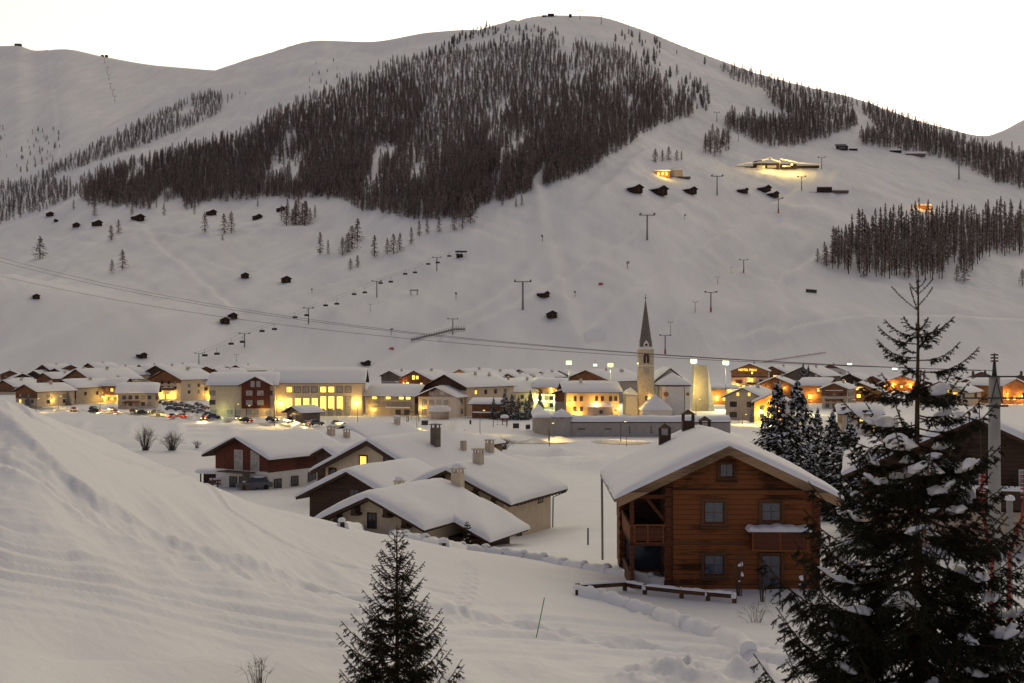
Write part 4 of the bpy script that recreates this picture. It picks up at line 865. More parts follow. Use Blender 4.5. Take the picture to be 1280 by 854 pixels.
vh('g', 929, 525, 40, 496, "stone-coloured house with dark shutters and two small lit attic windows", wall=P_SAND, gable=None, ang=26, l=20, pitch=24, wins=[('f', -1.6, 7.6, .8, 1.0, LIT, {}), ('f', 1.8, 7.6, .8, 1.0, LIT, {}), ('f', -3.0, 4.6, 1.0, 1.5, GLASS, {'shutter': W_DARK}), ('f', 2.2, 4.6, 1.0, 1.5, GLASS, {'shutter': W_DARK}), ('f', -3.0, 1.5, 1.0, 1.5, GLASS, {'shutter': W_DARK})])
vh('e', 905, 506, 30, 486, "flat-looking orange building with bright snow edge beside the climbing tower", wall=W_ORANGE, gable=None, l=11, ang=4, pitch=8, chim=[], lamps=[('l', -3, 3.0, 420, YL), ('l', 3, 5.2, 420, GR)], front=(3, [.35]), lit=.8)
vh('g', 964, 527, 40, 503, "small house flooded with yellow light, its verge shining, before the tall spruces", wall=P_YELLOW, gable=W_ORANGE, ang=14, l=14, pitch=24, front=(3, [.7, .3]), lit=.5, litm=LITY, lamps=[('f', -3, 3.2, 800, YL), ('f', 3, 3.2, 600, YL), ('f', 0, 6, 300, YL)])
vh('g', 969, 498, 40, 481, "low gable with a pale yellow lit verge, left behind the two tall spruces", wall=W_BROWN, gable=None, ang=18, l=24, lamps=[('f', -4, 4.6, 200, YL), ('f', 4, 4.6, 200, YL)])
vh('e', 1015, 504, 30, 482, "orange-brown lodge with vertical lit windows right of the two tall spruces", wall=W_ORANGE, gable=None, l=16, ang=30, pitch=17, wins=[('l', u, z, .9, 1.7, LITY, {}) for u in (4.5, -1, -5) for z in (2.6,)] + [('l', u, 5.2, .9, 1.2, LIT, {}) for u in (2.5,)], lamps=[('l', 0, 3, 350, OR), ('l', -5, 1.6, 350, YL)])
vh('g', 1003, 487, 40, 470, "long-roofed chalet with olive gable above the orange-brown lodge", wall=W_GREY, gable=None, ang=36, l=26)
vh('g', 1038, 477, 36, 464, "white and brown hillside hotel standing above the other roofs at right", name="hotel", cat="hotel", wall=P_WHITE, gable=W_BROWN, gz0=7.5, ang=16, l=20, front=(4, [.7, .35]), balc=[('f', -6, 6, 4.4, B(dep=1, rail=.8, snow=.2))])
vh('g', 1043, 511, 28, 486, "sand-coloured three-storey house with balconies, centre right of the village", wall=P_SAND, gable=W_BROWN, ang=24, l=18, pitch=22, front=(3, [.75, .45, .15]), side=(3, [.7, .4]), balc=[('f', -3, 3, 5.6, B(dep=1, rail=.8, snow=.2)), ('f', -3, 3, 2.9, B(dep=1, rail=.8, snow=.2))])
vh('g', 1075, 502, 44, 489, "orange-brown chalet with a lit triple window high in its gable", wall=W_ORANGE, gable=None, ang=20, l=22, pitch=23, wins=[('f', 0, 5.2, 3.2, 1.3, LIT, {'mull': (3, 1)}), ('f', -.5, 2.2, 1.4, 1.2, LITY, {})], lamps=[('f', -5.5, 2.6, 200, OR)])
vh('e', 1076, 543, 46, 517, "tan house with double white garage doors and a flat sheet of snow on its roof", wall=P_SAND, gable=W_BROWN, l=10, ang=10, pitch=17, T=.8, front=(3, [.75]), lit=.3, wins=[('l', -1.2, 1.3, 2.6, 2.5, P_WHITE, {'mull': (1, 0), 'frame': FRAME_W}), ('l', 3.2, 1.4, 1.0, 1.5, LITY, {})])
vh('g', 1127, 489, 36, 478, "chalet glowing orange on the slope edge, partly behind the big spruce tip", wall=W_ORANGE, gable=None, ang=20, l=18, front=(3, [.5]), lit=.6, lamps=[('f', -4, 3.5, 420, OR), ('f', 4, 3.5, 420, OR)])
vh('g', 1176, 507, 52, 490, "tan gabled house with a lit four-pane window beside the spruce stem", wall=P_TAN, gable=None, ang=34, l=22, pitch=22, wins=[('f', 2.2, 5.2, 1.5, 1.5, LITY, {}), ('f', 5.2, 4.4, 1.6, 1.1, LIT, {})])
vh('g', 1196, 487, 26, 477, "dark gable left of the utility pole top, far row", wall=W_DARK, gable=None, ang=25, l=16)
vh('g', 1227, 486, 34, 473, "brown gable directly behind the utility pole top", wall=W_BROWN, gable=None, ang=22, l=18)
vh('g', 1208, 497, 40, 484, "brown gable under the pole crossarm with snow to both sides", wall=W_BROWN, gable=None, ang=26, l=18)
vh('g', 1268, 505, 34, 482, "orange-lit house at the far right beside the utility pole", wall=W_ORANGE, gable=None, ang=-20, l=20, front=(3, [.3]), lit=.6, litm=LITY, lamps=[('f', -4, 4, 400, OR), ('f', 3, 3, 400, OR)])
# far rows, nothing tells these apart
FARL = "tiny brown-gabled house in the crowded far rows at the village's left end"
rr = random.Random(3)
for (px, row) in [(14, 478), (28, 474), (44, 470), (70, 466), (88, 463), (104, 466), (118, 470), (137, 466), (150, 472), (163, 468), (176, 464), (222, 470), (236, 466), (246, 471), (257, 464), (270, 468), (283, 465), (296, 463), (12, 468), (112, 460), (55, 462), (210, 462)]:
    vh('g', px, row + 6, rr.choice([18, 22, 26]), row, FARL, ang=rr.choice([-30, 25, 35, 45]), l=rr.uniform(12, 18), wall=rr.choice([P_SAND, W_BROWN, P_TAN, W_DARK]), gable=rr.choice([W_BROWN, W_DARK]), front=(2, [.5]), lit=.25, snow_n=(6, 5), group="far houses at the left of the village", chim=[(1, 0, dict(up=.5, cap=0, open_top=False))])
FARR = "tiny snow-roofed house in the far row at the foot of the right slope"
for (px, row) in [(620, 471), (650, 468), (700, 470), (985, 473), (1018, 470), (1062, 474), (1092, 476), (1112, 480), (1140, 480), (1160, 483), (1250, 478), (1275, 474), (768, 478), (784, 482)]:
    vh('g', px, row + 7, rr.choice([18, 22, 24]), row, FARR, ang=rr.choice([25, 35, 45]), l=rr.uniform(12, 18), wall=rr.choice([P_SAND, W_BROWN, P_TAN]), gable=rr.choice([W_BROWN, W_DARK]), front=(2, [.5]), lit=.3, snow_n=(6, 5), group="far houses at the foot of the right slope", chim=[])

# --- church with its tower
def hip_snow(mb, x0, x1, y0, y1, z, peak, T, n=12, m=0):
    cx, cy = (x0 + x1) / 2, (y0 + y1) / 2; base = len(mb.v)
    for i in range(n + 1):
        for j in range(n + 1):
            a = math.copysign(1 - (1 - abs(i / n * 2 - 1)) ** 1.6, i - n / 2 + 1e-9); b = math.copysign(1 - (1 - abs(j / n * 2 - 1)) ** 1.6, j - n / 2 + 1e-9)
            r = (abs(a) ** 8 + abs(b) ** 8) ** (1 / 8); r = min(1, r); e = max(0, 1 - r ** 5) ** .3 if r < .999 else 0
            mb.v.append((cx + a * (x1 - x0) / 2, cy + b * (y1 - y0) / 2, z + (peak - z) * (1 - r) + T * e))
    for i in range(n):
        for j in range(n): k = base + i * (n + 1) + j; mb.f.append((k, k + n + 1, k + n + 2, k + 1)); mb.m.append(m); mb.s.append(True)
    c = [base + i * (n + 1) for i in range(n + 1)]
cp = hit(808, 520, 190); cd = cp.y; cs = cd / FPX
ch = thing("church", "pale church with snowy gable, polygonal choir and slender stone bell tower", "church", (cp.x, cp.y, cp.z)); U = lambda px: (px - 808) * cs
na = MB(); x0, x1 = U(819), U(865); xm = (x0 + x1) / 2; hw = (x1 - x0) / 2; eh, pk = 10.0, 14.6
na.prism([(x0 + .4, -1), (x1 - .4, -1), (x1 - .4, eh), (xm, pk), (x0 + .4, eh)], 8, 30); na.build("nave", P_WHITE, ch)
rs, zt = roof_slab(hw + .5, 7.2, 31, eh, (pk - eh) / hw, 2 * hw, .3); r_ = rs.build("nave_roof", ROOFW, ch); r_.location = (xm, 0, 0)
snow_on(hw + .5, 7.2, 31, zt, (pk - eh) / hw, .5, 8, 8, amp=.2).build("nave_snow", M_SNOW, r_)
ap = MB(); ax0, ax1 = U(823), U(864); c = 2.2
poly = [(ax0, 8), (ax0, 2), (ax0 + c, -1.2), (ax1 - c, -1.2), (ax1, 2), (ax1, 8)]; ap.extr(poly, -1, 9.3); co = ap.build("choir", P_WHITE, ch)
ct = MB(); pw = [(ax0 - .3, 8), (ax0 - .3, 1.9), (ax0 + c - .1, -1.5), (ax1 - c + .1, -1.5), (ax1 + .3, 1.9), (ax1 + .3, 8)]; ct.extr(pw, 9.3, 9.75); ct.build("cornice", ROOFW, co)
hs_ = MB(); hip_snow(hs_, ax0 - .6, ax1 + .6, -1.9, 14, 9.76, 13.2, .5, 14); hs_.build("choir_snow", M_SNOW, co)
for px in (832, 859):
    rw = MB(); u = U(px); rw.tube([(u, -1.25 if px == 832 else -1.2, 6.9), (u, -1.12 - .2, 6.9)], .8 if px == 832 else .55, 14); rw.build("round_window", W_ORANGE, co)
for px in (826, 855): ql = MB(); ql.tube([(U(px), -1.35, -.5), (U(px), -1.35, 9.2)], .09, 5); ql.build("downpipe", DMETAL, co)
lc = MB(); lx0, lx1 = U(797), U(836); lc.box(lx0 + .4, lx1 - .4, -10, -1.6, -1, 2.3); lo_ = lc.build("side_chapel", P_WHITE, ch)
ls_ = MB(); hip_snow(ls_, lx0, lx1, -10.6, -1.0, 2.3, 6.6, .5); ls_.build("chapel_snow", M_SNOW, lo_)
an_ = MB(); an_.box(U(783), U(798) - .01, 2, 12, -1, 6.6); a2 = an_.build("annex", P_WHITE, ch); a3 = MB(); hip_snow(a3, U(782), U(799), 1.2, 12.6, 6.6, 8.4, .45); a3.build("annex_snow", M_SNOW, a2)
tw = MB(); th_ = 4.75 / 2; tz = (520 - 437) * cs
tw.box(-th_, th_, 0, 4.75, -1, tz); tower = tw.build("bell_tower", P_STONE, ch)
co_ = MB(); co_.box(-th_ - .2, th_ + .2, -.2, 4.95, tz, tz + .3); co_.build("cornice", P_WHITE, tower); co_ = MB(); co_.box(-th_ - .08, th_ + .08, -.08, 4.83, tz - 5.2, tz - 4.95); co_.build("string_course", P_WHITE, tower)
ts = MB(); hip_snow(ts, -th_ - .28, th_ + .28, -.28, 5.03, tz + .3, tz + 1.0, .35, 8); ts.build("ledge_snow", M_SNOW, tower)
sp = MB(); q = 2.15; zt_ = (520 - 372) * cs; z0 = tz + .5
sp.add([(math.cos(R(22.5 + 45 * i)) * q, 2.37 + math.sin(R(22.5 + 45 * i)) * q, z0) for i in range(8)] + [(math.cos(R(22.5 + 45 * i)) * 1.75, 2.37 + math.sin(R(22.5 + 45 * i)) * 1.75, z0 + 3.6) for i in range(8)] + [(0, 2.37, zt_)], [(i, (i + 1) % 8, 8 + (i + 1) % 8, 8 + i) for i in range(8)] + [(8 + i, 8 + (i + 1) % 8, 16) for i in range(8)])
spo = sp.build("spire", SPIRE, tower)
fi = MB(); fi.dome(0, 2.37, zt_ - .25, .28, .5, 8); fi.tube([(0, 2.37, zt_), (0, 2.37, zt_ + 1.3)], .05, 5); fi.bar((-.35, 2.37, zt_ + .9), (.35, 2.37, zt_ + .9), .07, .07); fi.build("cross", DMETAL, spo)
for i, (dx, dy) in enumerate(((0, -1), (1, 0), (-1, 0))):
    g_ = MB(); g_.prism([(-.95, 0), (.95, 0), (.75, 1.6), (0, 2.7), (-.75, 1.6)], -.35, .5); go = g_.build("spire_gable", P_WHITE, tower)
    go.location = (dx * 1.75, 2.37 + dy * 1.75, tz + .32); go.rotation_euler = (0, 0, math.atan2(dx, -dy))
    hl = MB(); hl.tube([(0, -.37, 1.15), (0, -.33, 1.15)], .45, 10); hl.build("opening", FRAME_D, go)
# belfry arch, clock, small window
def arch(name, T, w_, z0_, z1_, mat_, par, o0=.0, o1=.05):
    n = 8; poly = [(-w_ / 2, z0_), (w_ / 2, z0_)] + [(w_ / 2 * math.cos(math.pi * i / n), z1_ - w_ / 2 + w_ / 2 * math.sin(math.pi * i / n)) for i in range(n + 1)]
    m_ = MB(); a = [T(x, o0, z) for x, z in poly]; b = [T(x, o1, z) for x, z in poly]; k = len(poly)
    m_.add(a + b, [tuple(range(k)), tuple(range(2 * k - 1, k - 1, -1))] + [(i, k + i, k + (i + 1) % k, (i + 1) % k) for i in range(k)]); return m_.build(name, mat_, par)
Tf = lambda x, o, z: (x, -o, z); Tr = lambda x, o, z: (th_ + o, 2.37 + x, z)
for T in (Tf, Tr):
    arch("belfry_opening", T, 1.9, tz - 4.3, tz - 1.2, FRAME_D, tower, -.02, .03)
    m_ = MB(); m_.box(-.06, .06, .03, .09, tz - 4.3, tz - 2.2, 0, T); m_.build("belfry_pillar", P_WHITE, tower)
ck = MB(); ck.tube([(0, -.02, tz - 6.8), (0, -.07, tz - 6.8)], 1.05, 20); cko = ck.build("clock_face", mat("clock_face", (.40, .36, .29), .8), tower)
hd = MB(); hd.bar((0, -.1, tz - 6.8), (.5, -.1, tz - 6.3), .09, .05); hd.bar((0, -.1, tz - 6.8), (-.15, -.1, tz - 7.6), .08, .05)
for i in range(12): t = R(30 * i); hd.bar((math.cos(t) * .8, -.09, tz - 6.8 + math.sin(t) * .8), (math.cos(t) * .98, -.09, tz - 6.8 + math.sin(t) * .98), .09, .04)
hd.build("clock_hands", FRAME_D, cko)
sw_ = MB(); sw_.box(-.45, .45, .0, .04, tz - 16, tz - 14.6, 0, Tf); sw_.build("slit_window", FRAME_D, tower)
bl = MB(); bl.dome(.9, -.25, tz - 15.6, .2, .35, 6); b2 = bl.build("wall_lamp", BULB_Y, tower); lamp_light((.9, -.8, tz - 15.2), 60, OR, .1, b2); lamp_light((-th_ - 2.5, -3, 9), 220, YL, .2, tower)
bl = MB(); bl.dome(-th_ - .3, .4, tz - 4.6, .22, .4, 6); bl.build("wall_lamp", BULB_W, tower)
# chapel in the graveyard
kp = hit(749, 521, 190); ks_ = kp.y / FPX
kc = thing("chapel", "little graveyard chapel with a steep pyramid of snow before the long yellow house", "chapel", (kp.x, kp.y, kp.z)); m_ = MB(); m_.box(-17 * ks_, 17 * ks_, 0, 9, -1, 3.0); m_.build("wall", P_GREY, kc)
m_ = MB(); hip_snow(m_, -20 * ks_, 20 * ks_, -.8, 9.8, 3.0, 7.3, .6); m_.build("roof_snow", M_SNOW, kc); window(kc, lambda u, o, z: (u, -o, z), .6, 1.5, .9, .9, GLASS); chimney(kc, -3.0, 4, 3.4, 7.2, 1.0, P_GREY, .3, True, 6)
# graveyard wall
wp = hit(713, 546, 190); ws = wp.y / FPX
cw = thing("graveyard_wall", "long grey graveyard wall with snow-covered coping and groups of small square holes", "wall", (wp.x, wp.y, wp.z)); Wd = 200 * ws
m_ = MB(); m_.box(.02, Wd, 0, 3.4, -1, 3.3); m_.build("wall", P_GREY, cw); m_ = MB(); m_.box(.02, Wd, -.25, 3.7, 3.3, 3.5); m_.build("coping", ROOFW, cw)
m_ = MB(); nx_ = 40
for i in range(nx_ + 1):
    x = .02 + (Wd - .02) * i / nx_
    for (y, z) in ((-.3, 3.52), (-.42, 3.85), (-.2, 4.3), (.8, 4.72), (2.0, 4.95), (3.4, 4.7), (3.8, 3.52)): m_.v.append((x, y + .06 * math.sin(i * 1.3), z + (.09 * math.sin(i * .7) + .06 * math.sin(i * 1.9)) * (z > 3.6)))
for i in range(nx_):
    for j in range(6): k = i * 7 + j; m_.f.append((k, k + 7, k + 8, k + 1)); m_.m.append(0); m_.s.append(True)
m_.f.append(tuple(range(7))); m_.m.append(0); m_.s.append(False)
m_.build("wall_snow", M_SNOW, cw)
for px in (724, 757):
    for i in range(3): q = MB(); u = (px - 713 + i * 3) * ws; q.box(u - .2, u + .2, -.02, .1, 1.65, 2.0); q.build("wall_hole", FRAME_D, cw)
for px in (787, 814):
    for i in range(3): q = MB(); u = (px - 713) * ws; q.box(u - .2, u + .2, -.02, .1, .9 + i * .6, 1.22 + i * .6); q.build("wall_hole", FRAME_D, cw)
pv = thing("gatehouse", "square grey corner pavilion with a pyramid snow roof at the end of the graveyard wall", "pavilion", (wp.x, wp.y, wp.z)); x0 = -21 * ws
m_ = MB(); m_.box(x0, -.0, -.6, 3.6, -1, 4.7); m_.build("wall", P_GREY, pv); m_ = MB(); hip_snow(m_, x0 - .35, .35, -.95, 3.95, 4.7, 6.0, .6); m_.build("roof_snow", M_SNOW, pv)
m_ = MB(); m_.add([(x0 / 2 - .25, -.64, 4.45), (x0 / 2 + .25, -.64, 4.45), (x0 / 2, -.64, 4.0), (x0 / 2 - .25, -.55, 4.45), (x0 / 2 + .25, -.55, 4.45), (x0 / 2, -.55, 4.0)], [(2, 1, 0), (3, 4, 5), (0, 1, 4, 3), (1, 2, 5, 4), (2, 0, 3, 5)]); m_.build("crest", RED, pv)
sw2 = thing("graveyard_wing", "low grey wing with lumpy snow roofs running back from the corner pavilion", "building", (wp.x + x0, wp.y, wp.z)); m_ = MB(); m_.extr([(-.05, .3), (-.05, 5), (-2.4, 26), (-4.6, 26), (-4.2, 13)], -1, 4.4); m_.build("wall", P_GREY, sw2)
m_ = MB(); hip_snow(m_, -4.9, .3, 2, 12, 4.41, 5.5, .5); hip_snow(m_, -5.0, -1.2, 12.3, 27, 4.42, 6.4, .5); m_.build("roof_snow", M_SNOW, sw2)
# ice-climbing tower
ip = hit(880, 514, 190); is_ = ip.y / FPX
it = thing("climbing_tower", "tall grey concrete climbing tower with an ice-covered slanting side", "tower", (ip.x, ip.y, ip.z)); m_ = MB(); zt_ = 58 * is_
m_.hexa([(-14 * is_, 0, -1), (6 * is_, 0, -1), (6 * is_, 4, -1), (-14 * is_, 5, -1), (-12 * is_, 0, zt_), (3.5 * is_, 0, zt_ * .985), (3.5 * is_, 4, zt_ * .985), (-12 * is_, 5, zt_)]); m_.build("wall", P_CONC, it)
m_ = MB(); m_.hexa([(6 * is_ + .01, .2, -1), (14 * is_, -.6, -1), (14 * is_, 4, -1), (6 * is_ + .01, 3.8, -1), (3.5 * is_ + .01, .2, zt_ * .96), (5 * is_, .2, zt_ * .93), (5 * is_, 3.6, zt_ * .93), (3.5 * is_ + .01, 3.8, zt_ * .96)]); m_.build("ice_face", mat("blue_ice", (.55, .62, .62), .25, .5, .2, 1.0, .6, 3), it)
lamp_light((-16 * is_, -4, 8), 1200, YL, .3, it)

# ------------------------------------------------------------------ lamps
def mast(px, row, top, bulb, label, power, col, group=None, name="floodlight_mast"):
    p = hit(px, row, 190); s = p.y / FPX; h = (row - top) * s; o = thing(name, label, "floodlight", p, 0, group)
    m_ = MB(); m_.tube([(0, 0, -.5), (0, 0, h)], [.16, .1], 6); m_.build("pole", METAL, o)
    m_ = MB(); m_.box(-.9, .9, -.25, .1, h - .1, h + .75); hd_ = m_.build("lamp_head", DMETAL, o)
    m_ = MB(); m_.box(-1.05, 1.05, -.45, -.255, h - .25, h + 1.15); m_.box(-.7, .7, .11, .18, h, h + .65); m_.box(-.7, .7, -.2, .1, h - .17, h - .105); m_.build("bulb", bulb, hd_); spot_light((0, -.6, h + .3), power * 1.3, col, o, 50, 140)
mast(711, 506, 455, BULB_G, "green-white floodlight on a mast left of the long yellow house", 9000, (.85, 1, .5))
mast(763, 506, 458, BULB_Y, "yellow floodlight on a mast behind the long yellow house roof", 7000, (1, .85, .4))
mast(867, 512, 453, BULB_W, "brightest floodlight, right of the church beside the climbing tower", 12000, (1, .95, .5))
mast(907, 512, 455, BULB_W, "white-yellow floodlight between the climbing tower and the hotel with lit sign", 9000, (1, .97, .55))
def street_lamp(px, row, top, label, power=350, col=YL, lit=True, group="street lamps along the road", arm=0.9):
    p = hit(px, row, 100); s = p.y / FPX; h = (row - top) * s; o = thing("street_lamp", label, "street lamp", p, 0, group)
    m_ = MB(); m_.tube([(0, 0, -.5), (0, 0, h), (arm * .4, -.2, h + .25), (arm, -.4, h + .3)], [.09, .06, .05, .05], 6); m_.build("pole", DMETAL, o)
    m_ = MB(); m_.box(arm - .25, arm + .35, -.55, -.25, h + .26, h + .4); lh_ = m_.build("lamp_head", METAL, o)
    m_ = MB(); m_.box(arm - .2, arm + .3, -.5, -.3, h + .12, h + .255); m_.build("bulb", BULB_Y if lit else GLASS, lh_)
    if lit: spot_light((arm, -.4, h + .1), power * 1.2, col, o, 0, 150, .15)
for (px, row, top, lab, pw) in [(45, 516, 499, "street lamp near the left slope, the leftmost along the road", 500), (73, 512, 496, "street lamp by the little annex house", 400), (125, 512, 492, "lit street lamp left of the brown timber house", 700), (200, 521, 503, "unlit-looking post lamp before the parked cars", 500), (294, 527, 506, "street lamp in front of the long tan block", 260), (308, 524, 508, "street lamp by the brown gabled bay", 200), (343, 533, 503, "tall street lamp between the long tan block and the tan hall", 900), (447, 531, 507, "street lamp right of the tan hall", 700), (600, 544, 514, "thin street lamp beyond the playground", 700), (521, 537, 520, "street lamp by the play frames", 500), (686, 552, 530, "street lamp in front of the corner pavilion", 700), (776, 552, 528, "street lamp against the graveyard wall", 500), (742, 519, 493, "amber lamp over the little graveyard chapel", 700), (779, 521, 491, "amber lamp left of the bell tower", 700), (928, 531, 519, "low glaring lamp in front of the shuttered stone-coloured house", 1500), (957, 533, 519, "glaring lamp left of the first tall spruce", 1500), (870, 531, 500, "lamp at the foot of the climbing tower", 1100), (1010, 519, 503, "lamp beside the lodge with vertical lit windows", 600), (1062, 523, 508, "lamp near the house with white garage doors", 400)]:
    street_lamp(px, row, top, lab, pw, YL if px < 900 else YL)
street_lamp(608, 570, 558, "amber lamp glowing low beside the frozen stream", 300, OR, group=None, arm=.3)
# ------------------------------------------------------------------ slope furniture: barns, lifts, stations
H_DARK = mat("old_hut_wood", (0.045, 0.03, 0.024), .9, .1, .3, 1.0)
def hut_base():
    o = thing("hay_hut", "", "hut", (0, 0, -500)); m = MB(); m.prism([(-2.6, -.6), (2.6, -.6), (2.6, 2.4), (0, 3.7), (-2.6, 2.4)], -3.4, 3.4); m.build("wall", H_DARK, o)
    rs, zt = roof_slab(3.3, -4.1, 4.1, 2.4, .5, 5.2, .15); r = rs.build("roof", ROOFW, o); snow_on(3.3, -4.1, 4.1, zt, .5, .6, 8, 8, n=3.5, amp=.3).build("roof_snow", M_SNOW, r)
    m = MB(); m.box(-.6, .6, -3.46, -3.4, 0, 1.9); m.build("door", FRAME_D, o); return o
HUT = hut_base(); first = True
HUTS = [(62, 270, 10, 60, "dark hay hut furthest left below the forest edge"), (70, 277, 6, 20, "smallest dark hay hut, right below the leftmost one under the forest"), (95, 283.5, 10, 50, "dark hay hut between the smallest hut and the one under the forest edge"), (121, 282, 13, 65, "dark hay hut with broad snow roof above the lone bushy larch pair"), (172, 276, 16, 70, "long low hay hut close to the forest's lower edge"), (264, 269, 13, 60, "dark hay hut above the frosted larches in the middle left"), (321.5, 274, 12, 60, "hay hut alone on open snow left of the larch clump"), (351, 264, 11, 60, "hay hut half hidden by the larch clump below the forest"), (306, 347, 12, 35, "small hay hut on the open middle slope, left of a squarer one"), (357.5, 353, 15, 30, "square dark hay hut on the open middle slope"), (45, 373, 11, 50, "lone hay hut low on the far left slope"), (281, 404, 15, 35, "grey hay hut in front of its twin above the power lines"), (290.5, 398, 14, 40, "dark hay hut behind its grey twin above the power lines"),
        (793.5, 240.5, 18, 50, "broad dark barn below the lit mountain restaurant, left one"), (823, 243, 20, 55, "broad dark barn below the lit mountain restaurant, middle one"), (862, 242, 16, 55, "dark barn below the lit mountain restaurant, right one"), (955, 239.5, 15, 55, "dark hut above the piste, upper of a close pair"), (966, 246, 13, 55, "dark hut above the piste, lower of a close pair"), (928, 241, 12, 80, "long flat snowed-in hut left of the close pair"), (678.7, 371, 14, 75, "dark low hut next to the tall pylon on the middle piste"), (689.4, 396.5, 16, 12, "grey gabled hut near the middle of the slope"), (457, 456, 12, 60, "dark hut at the slope foot above the hotel with lit attic windows"), (177, 447, 13, 70, "brown shelter at the slope foot left above the village")]
for (px, row, wp, ang, lab) in HUTS:
    p = hit(px, row, 700); s = wp * p.y / FPX / 7.5
    if first: HUT.location = p; HUT.rotation_euler = (0, 0, R(ang * .6)); HUT.scale = (s,) * 3; HUT['label'] = lab; first = False
    else: copy_thing(HUT, p, R(ang * .6), lab, s)
    # (all wooden barns)
for o in list(COL.objects):
    if o.type == 'EMPTY' and o.name.startswith("hay_hut"): o['group'] = "huts scattered over the slope"

def pylon_base():
    o = thing("lift_pylon", "", "lift pylon", (0, 0, -500)); m = MB(); m.tube([(0, 0, -1), (0, 0, 9.6)], [.42, .3], 8); m.build("mast", METAL, o)
    m = MB(); m.box(-3.1, 3.1, -.22, .22, 9.6, 9.95); m.build("crossarm", METAL, o)
    for s in (-1, 1): m = MB(); m.box(s * 2.75 - .25, s * 2.75 + .25, -1.9, 1.9, 9.95, 10.4); m.build("wheel_train", DMETAL, o)
    m = MB(); m.tube([(0, 0, -.2), (0, 0, 2.4)], .5, 8); m.build("base_padding", RED, o); return o
PYL = pylon_base(); PYLS = []
PY = [("chair", 248.6, 455, 441), ("chair", 305.7, 434, 416), ("chair", 385.6, 405, 384), ("chair", 471, 371.5, 350.5), ("chair", 546, 338.5, 321), ("chair", 566, 418.5, 397.5),
      ("gond", 831.5, 442.5, 418), ("gond", 888.6, 390, 364), ("gond", 929.6, 341, 324), ("gond", 973, 266.5, 247), ("gond", 1002, 238, 220), ("gond", 1027, 211.5, 196), ("gond", 653.5, 387, 350), ("gond", 809, 300, 267), ("gond", 896.4, 244, 219), ("gond", 896, 152, 140),
      ("drag", 838, 415.5, 402), ("drag", 869, 390.5, 377), ("drag", 897, 355.5, 346), ("drag", 914, 341.5, 334), ("drag", 295.6, 453, 443), ("drag", 462.7, 390, 380), ("drag", 923, 177, 166), ("drag", 952, 213, 201),
      ("top", 694.8, 21.4, 12.4), ("top", 725, 24.5, 12.8), ("top", 751.5, 30.5, 18.8), ("tall", 1198.7, 224, 196), ("ridge", 129.3, 72, 67)]
LABP = {"chair": "grey T-shaped pylon of the chairlift rising left of the middle slope", "gond": "grey T-shaped pylon with padded foot on the main piste", "drag": "small pylon of the drag lift beside the piste", "top": "T-shaped pylon against the sky on the summit ridge", "tall": "slim tall mast alone on snow below the right-hand forest", "ridge": "topmost pylon of the far ridge lift at upper left"}
first = True; PP = {}; PAD = []
for (kd, px, row, top) in PY:
    p = hit(px, row, 700); s = (row - top) * p.y / FPX / 10.4
    if first: o = PYL; o.location = p; o.scale = (s,) * 3; first = False
    else: o = copy_thing(PYL, p, 0, None, s)
    wsc = max(s, min(1.15, s * 1.3)); o.scale = (wsc if kd != 'drag' else s * .8, wsc, s); o['label'] = LABP[kd]; o['group'] = {"chair": "chairlift pylons", "gond": "main lift pylons", "drag": "drag lift pylons", "top": "summit pylons", "tall": "tall masts", "ridge": "ridge lift pylons"}[kd]
    PP.setdefault(kd, []).append((p, s))
    if px not in (831.5, 888.6, 929.6, 973):
        for c_ in [c for c in o.children if c.name.startswith('base_padding')]: PAD.append(c_)
for (px, row) in [(131, 79), (134, 91), (136, 100), (138, 111), (141, 119), (143.5, 127)]:
    p = hit(px, row, 700); s = 7 * p.y / FPX / 10.4; o = copy_thing(PYL, p, 0, "grey pylon in the straight row down the far ridge at upper left", s); o['group'] = "ridge lift pylons"
for c_ in PAD: bpy.data.objects.remove(c_)
# chairlift cable and chairs
cp_ = [(p + Vector((0, 0, 10.1 * s))) for p, s in PP["chair"][:5]] + [hit(574.5, 322, 700) + Vector((0, 0, 8))]
def chair_base():
    o = thing("lift_chair", "small dark chairlift seat hanging from the cable left of the middle slope", "lift chair", (0, 0, -500), 0, "chairs on the chairlift"); m = MB(); m.tube([(0, 0, 0), (0, 0, -2.0)], .07, 4); m.build("hanger", DMETAL, o)
    m = MB(); m.box(-1.1, 1.1, -.3, .4, -2.75, -2.6); m.build("seat", DMETAL, o); m = MB(); m.box(-1.1, 1.1, .3, .42, -2.6, -1.8); m.build("backrest", DMETAL, o); return o
CHR = chair_base(); first = True
for side, offs in ((-1, .35), (1, .5)):
    cab = MB(); pts = []
    for a, b in zip(cp_[:-1], cp_[1:]):
        for i in range(6):
            t = i / 6; pts.append(a.lerp(b, t) + Vector((side * 2.4, 0, -1.6 * 4 * t * (1 - t) * .5)))
    pts.append(cp_[-1] + Vector((side * 2.4, 0, 0))); cab.tube(pts, .05, 4); co_ = cab.build("lift_cable", DMETAL); tag(co_, "left-hand chairlift cable" if side < 0 else "right-hand chairlift cable, carrying chairs up the middle slope", "cable", "chairlift cables")
    co_['label'] = "thin dark chairlift cable above the slope left of the middle, %s strand" % ("left" if side < 0 else "right")
    ln_ = 0.0; nxt = offs * 34
    for a, b in zip(pts[:-1], pts[1:]):
        L = (b - a).length
        while nxt < ln_ + L:
            q = a.lerp(b, (nxt - ln_) / L)
            if first: CHR.location = q; CHR.scale = (1.5,) * 3; first = False
            else: copy_thing(CHR, q, 0, None, 1.5)
            nxt += 34
        ln_ += L
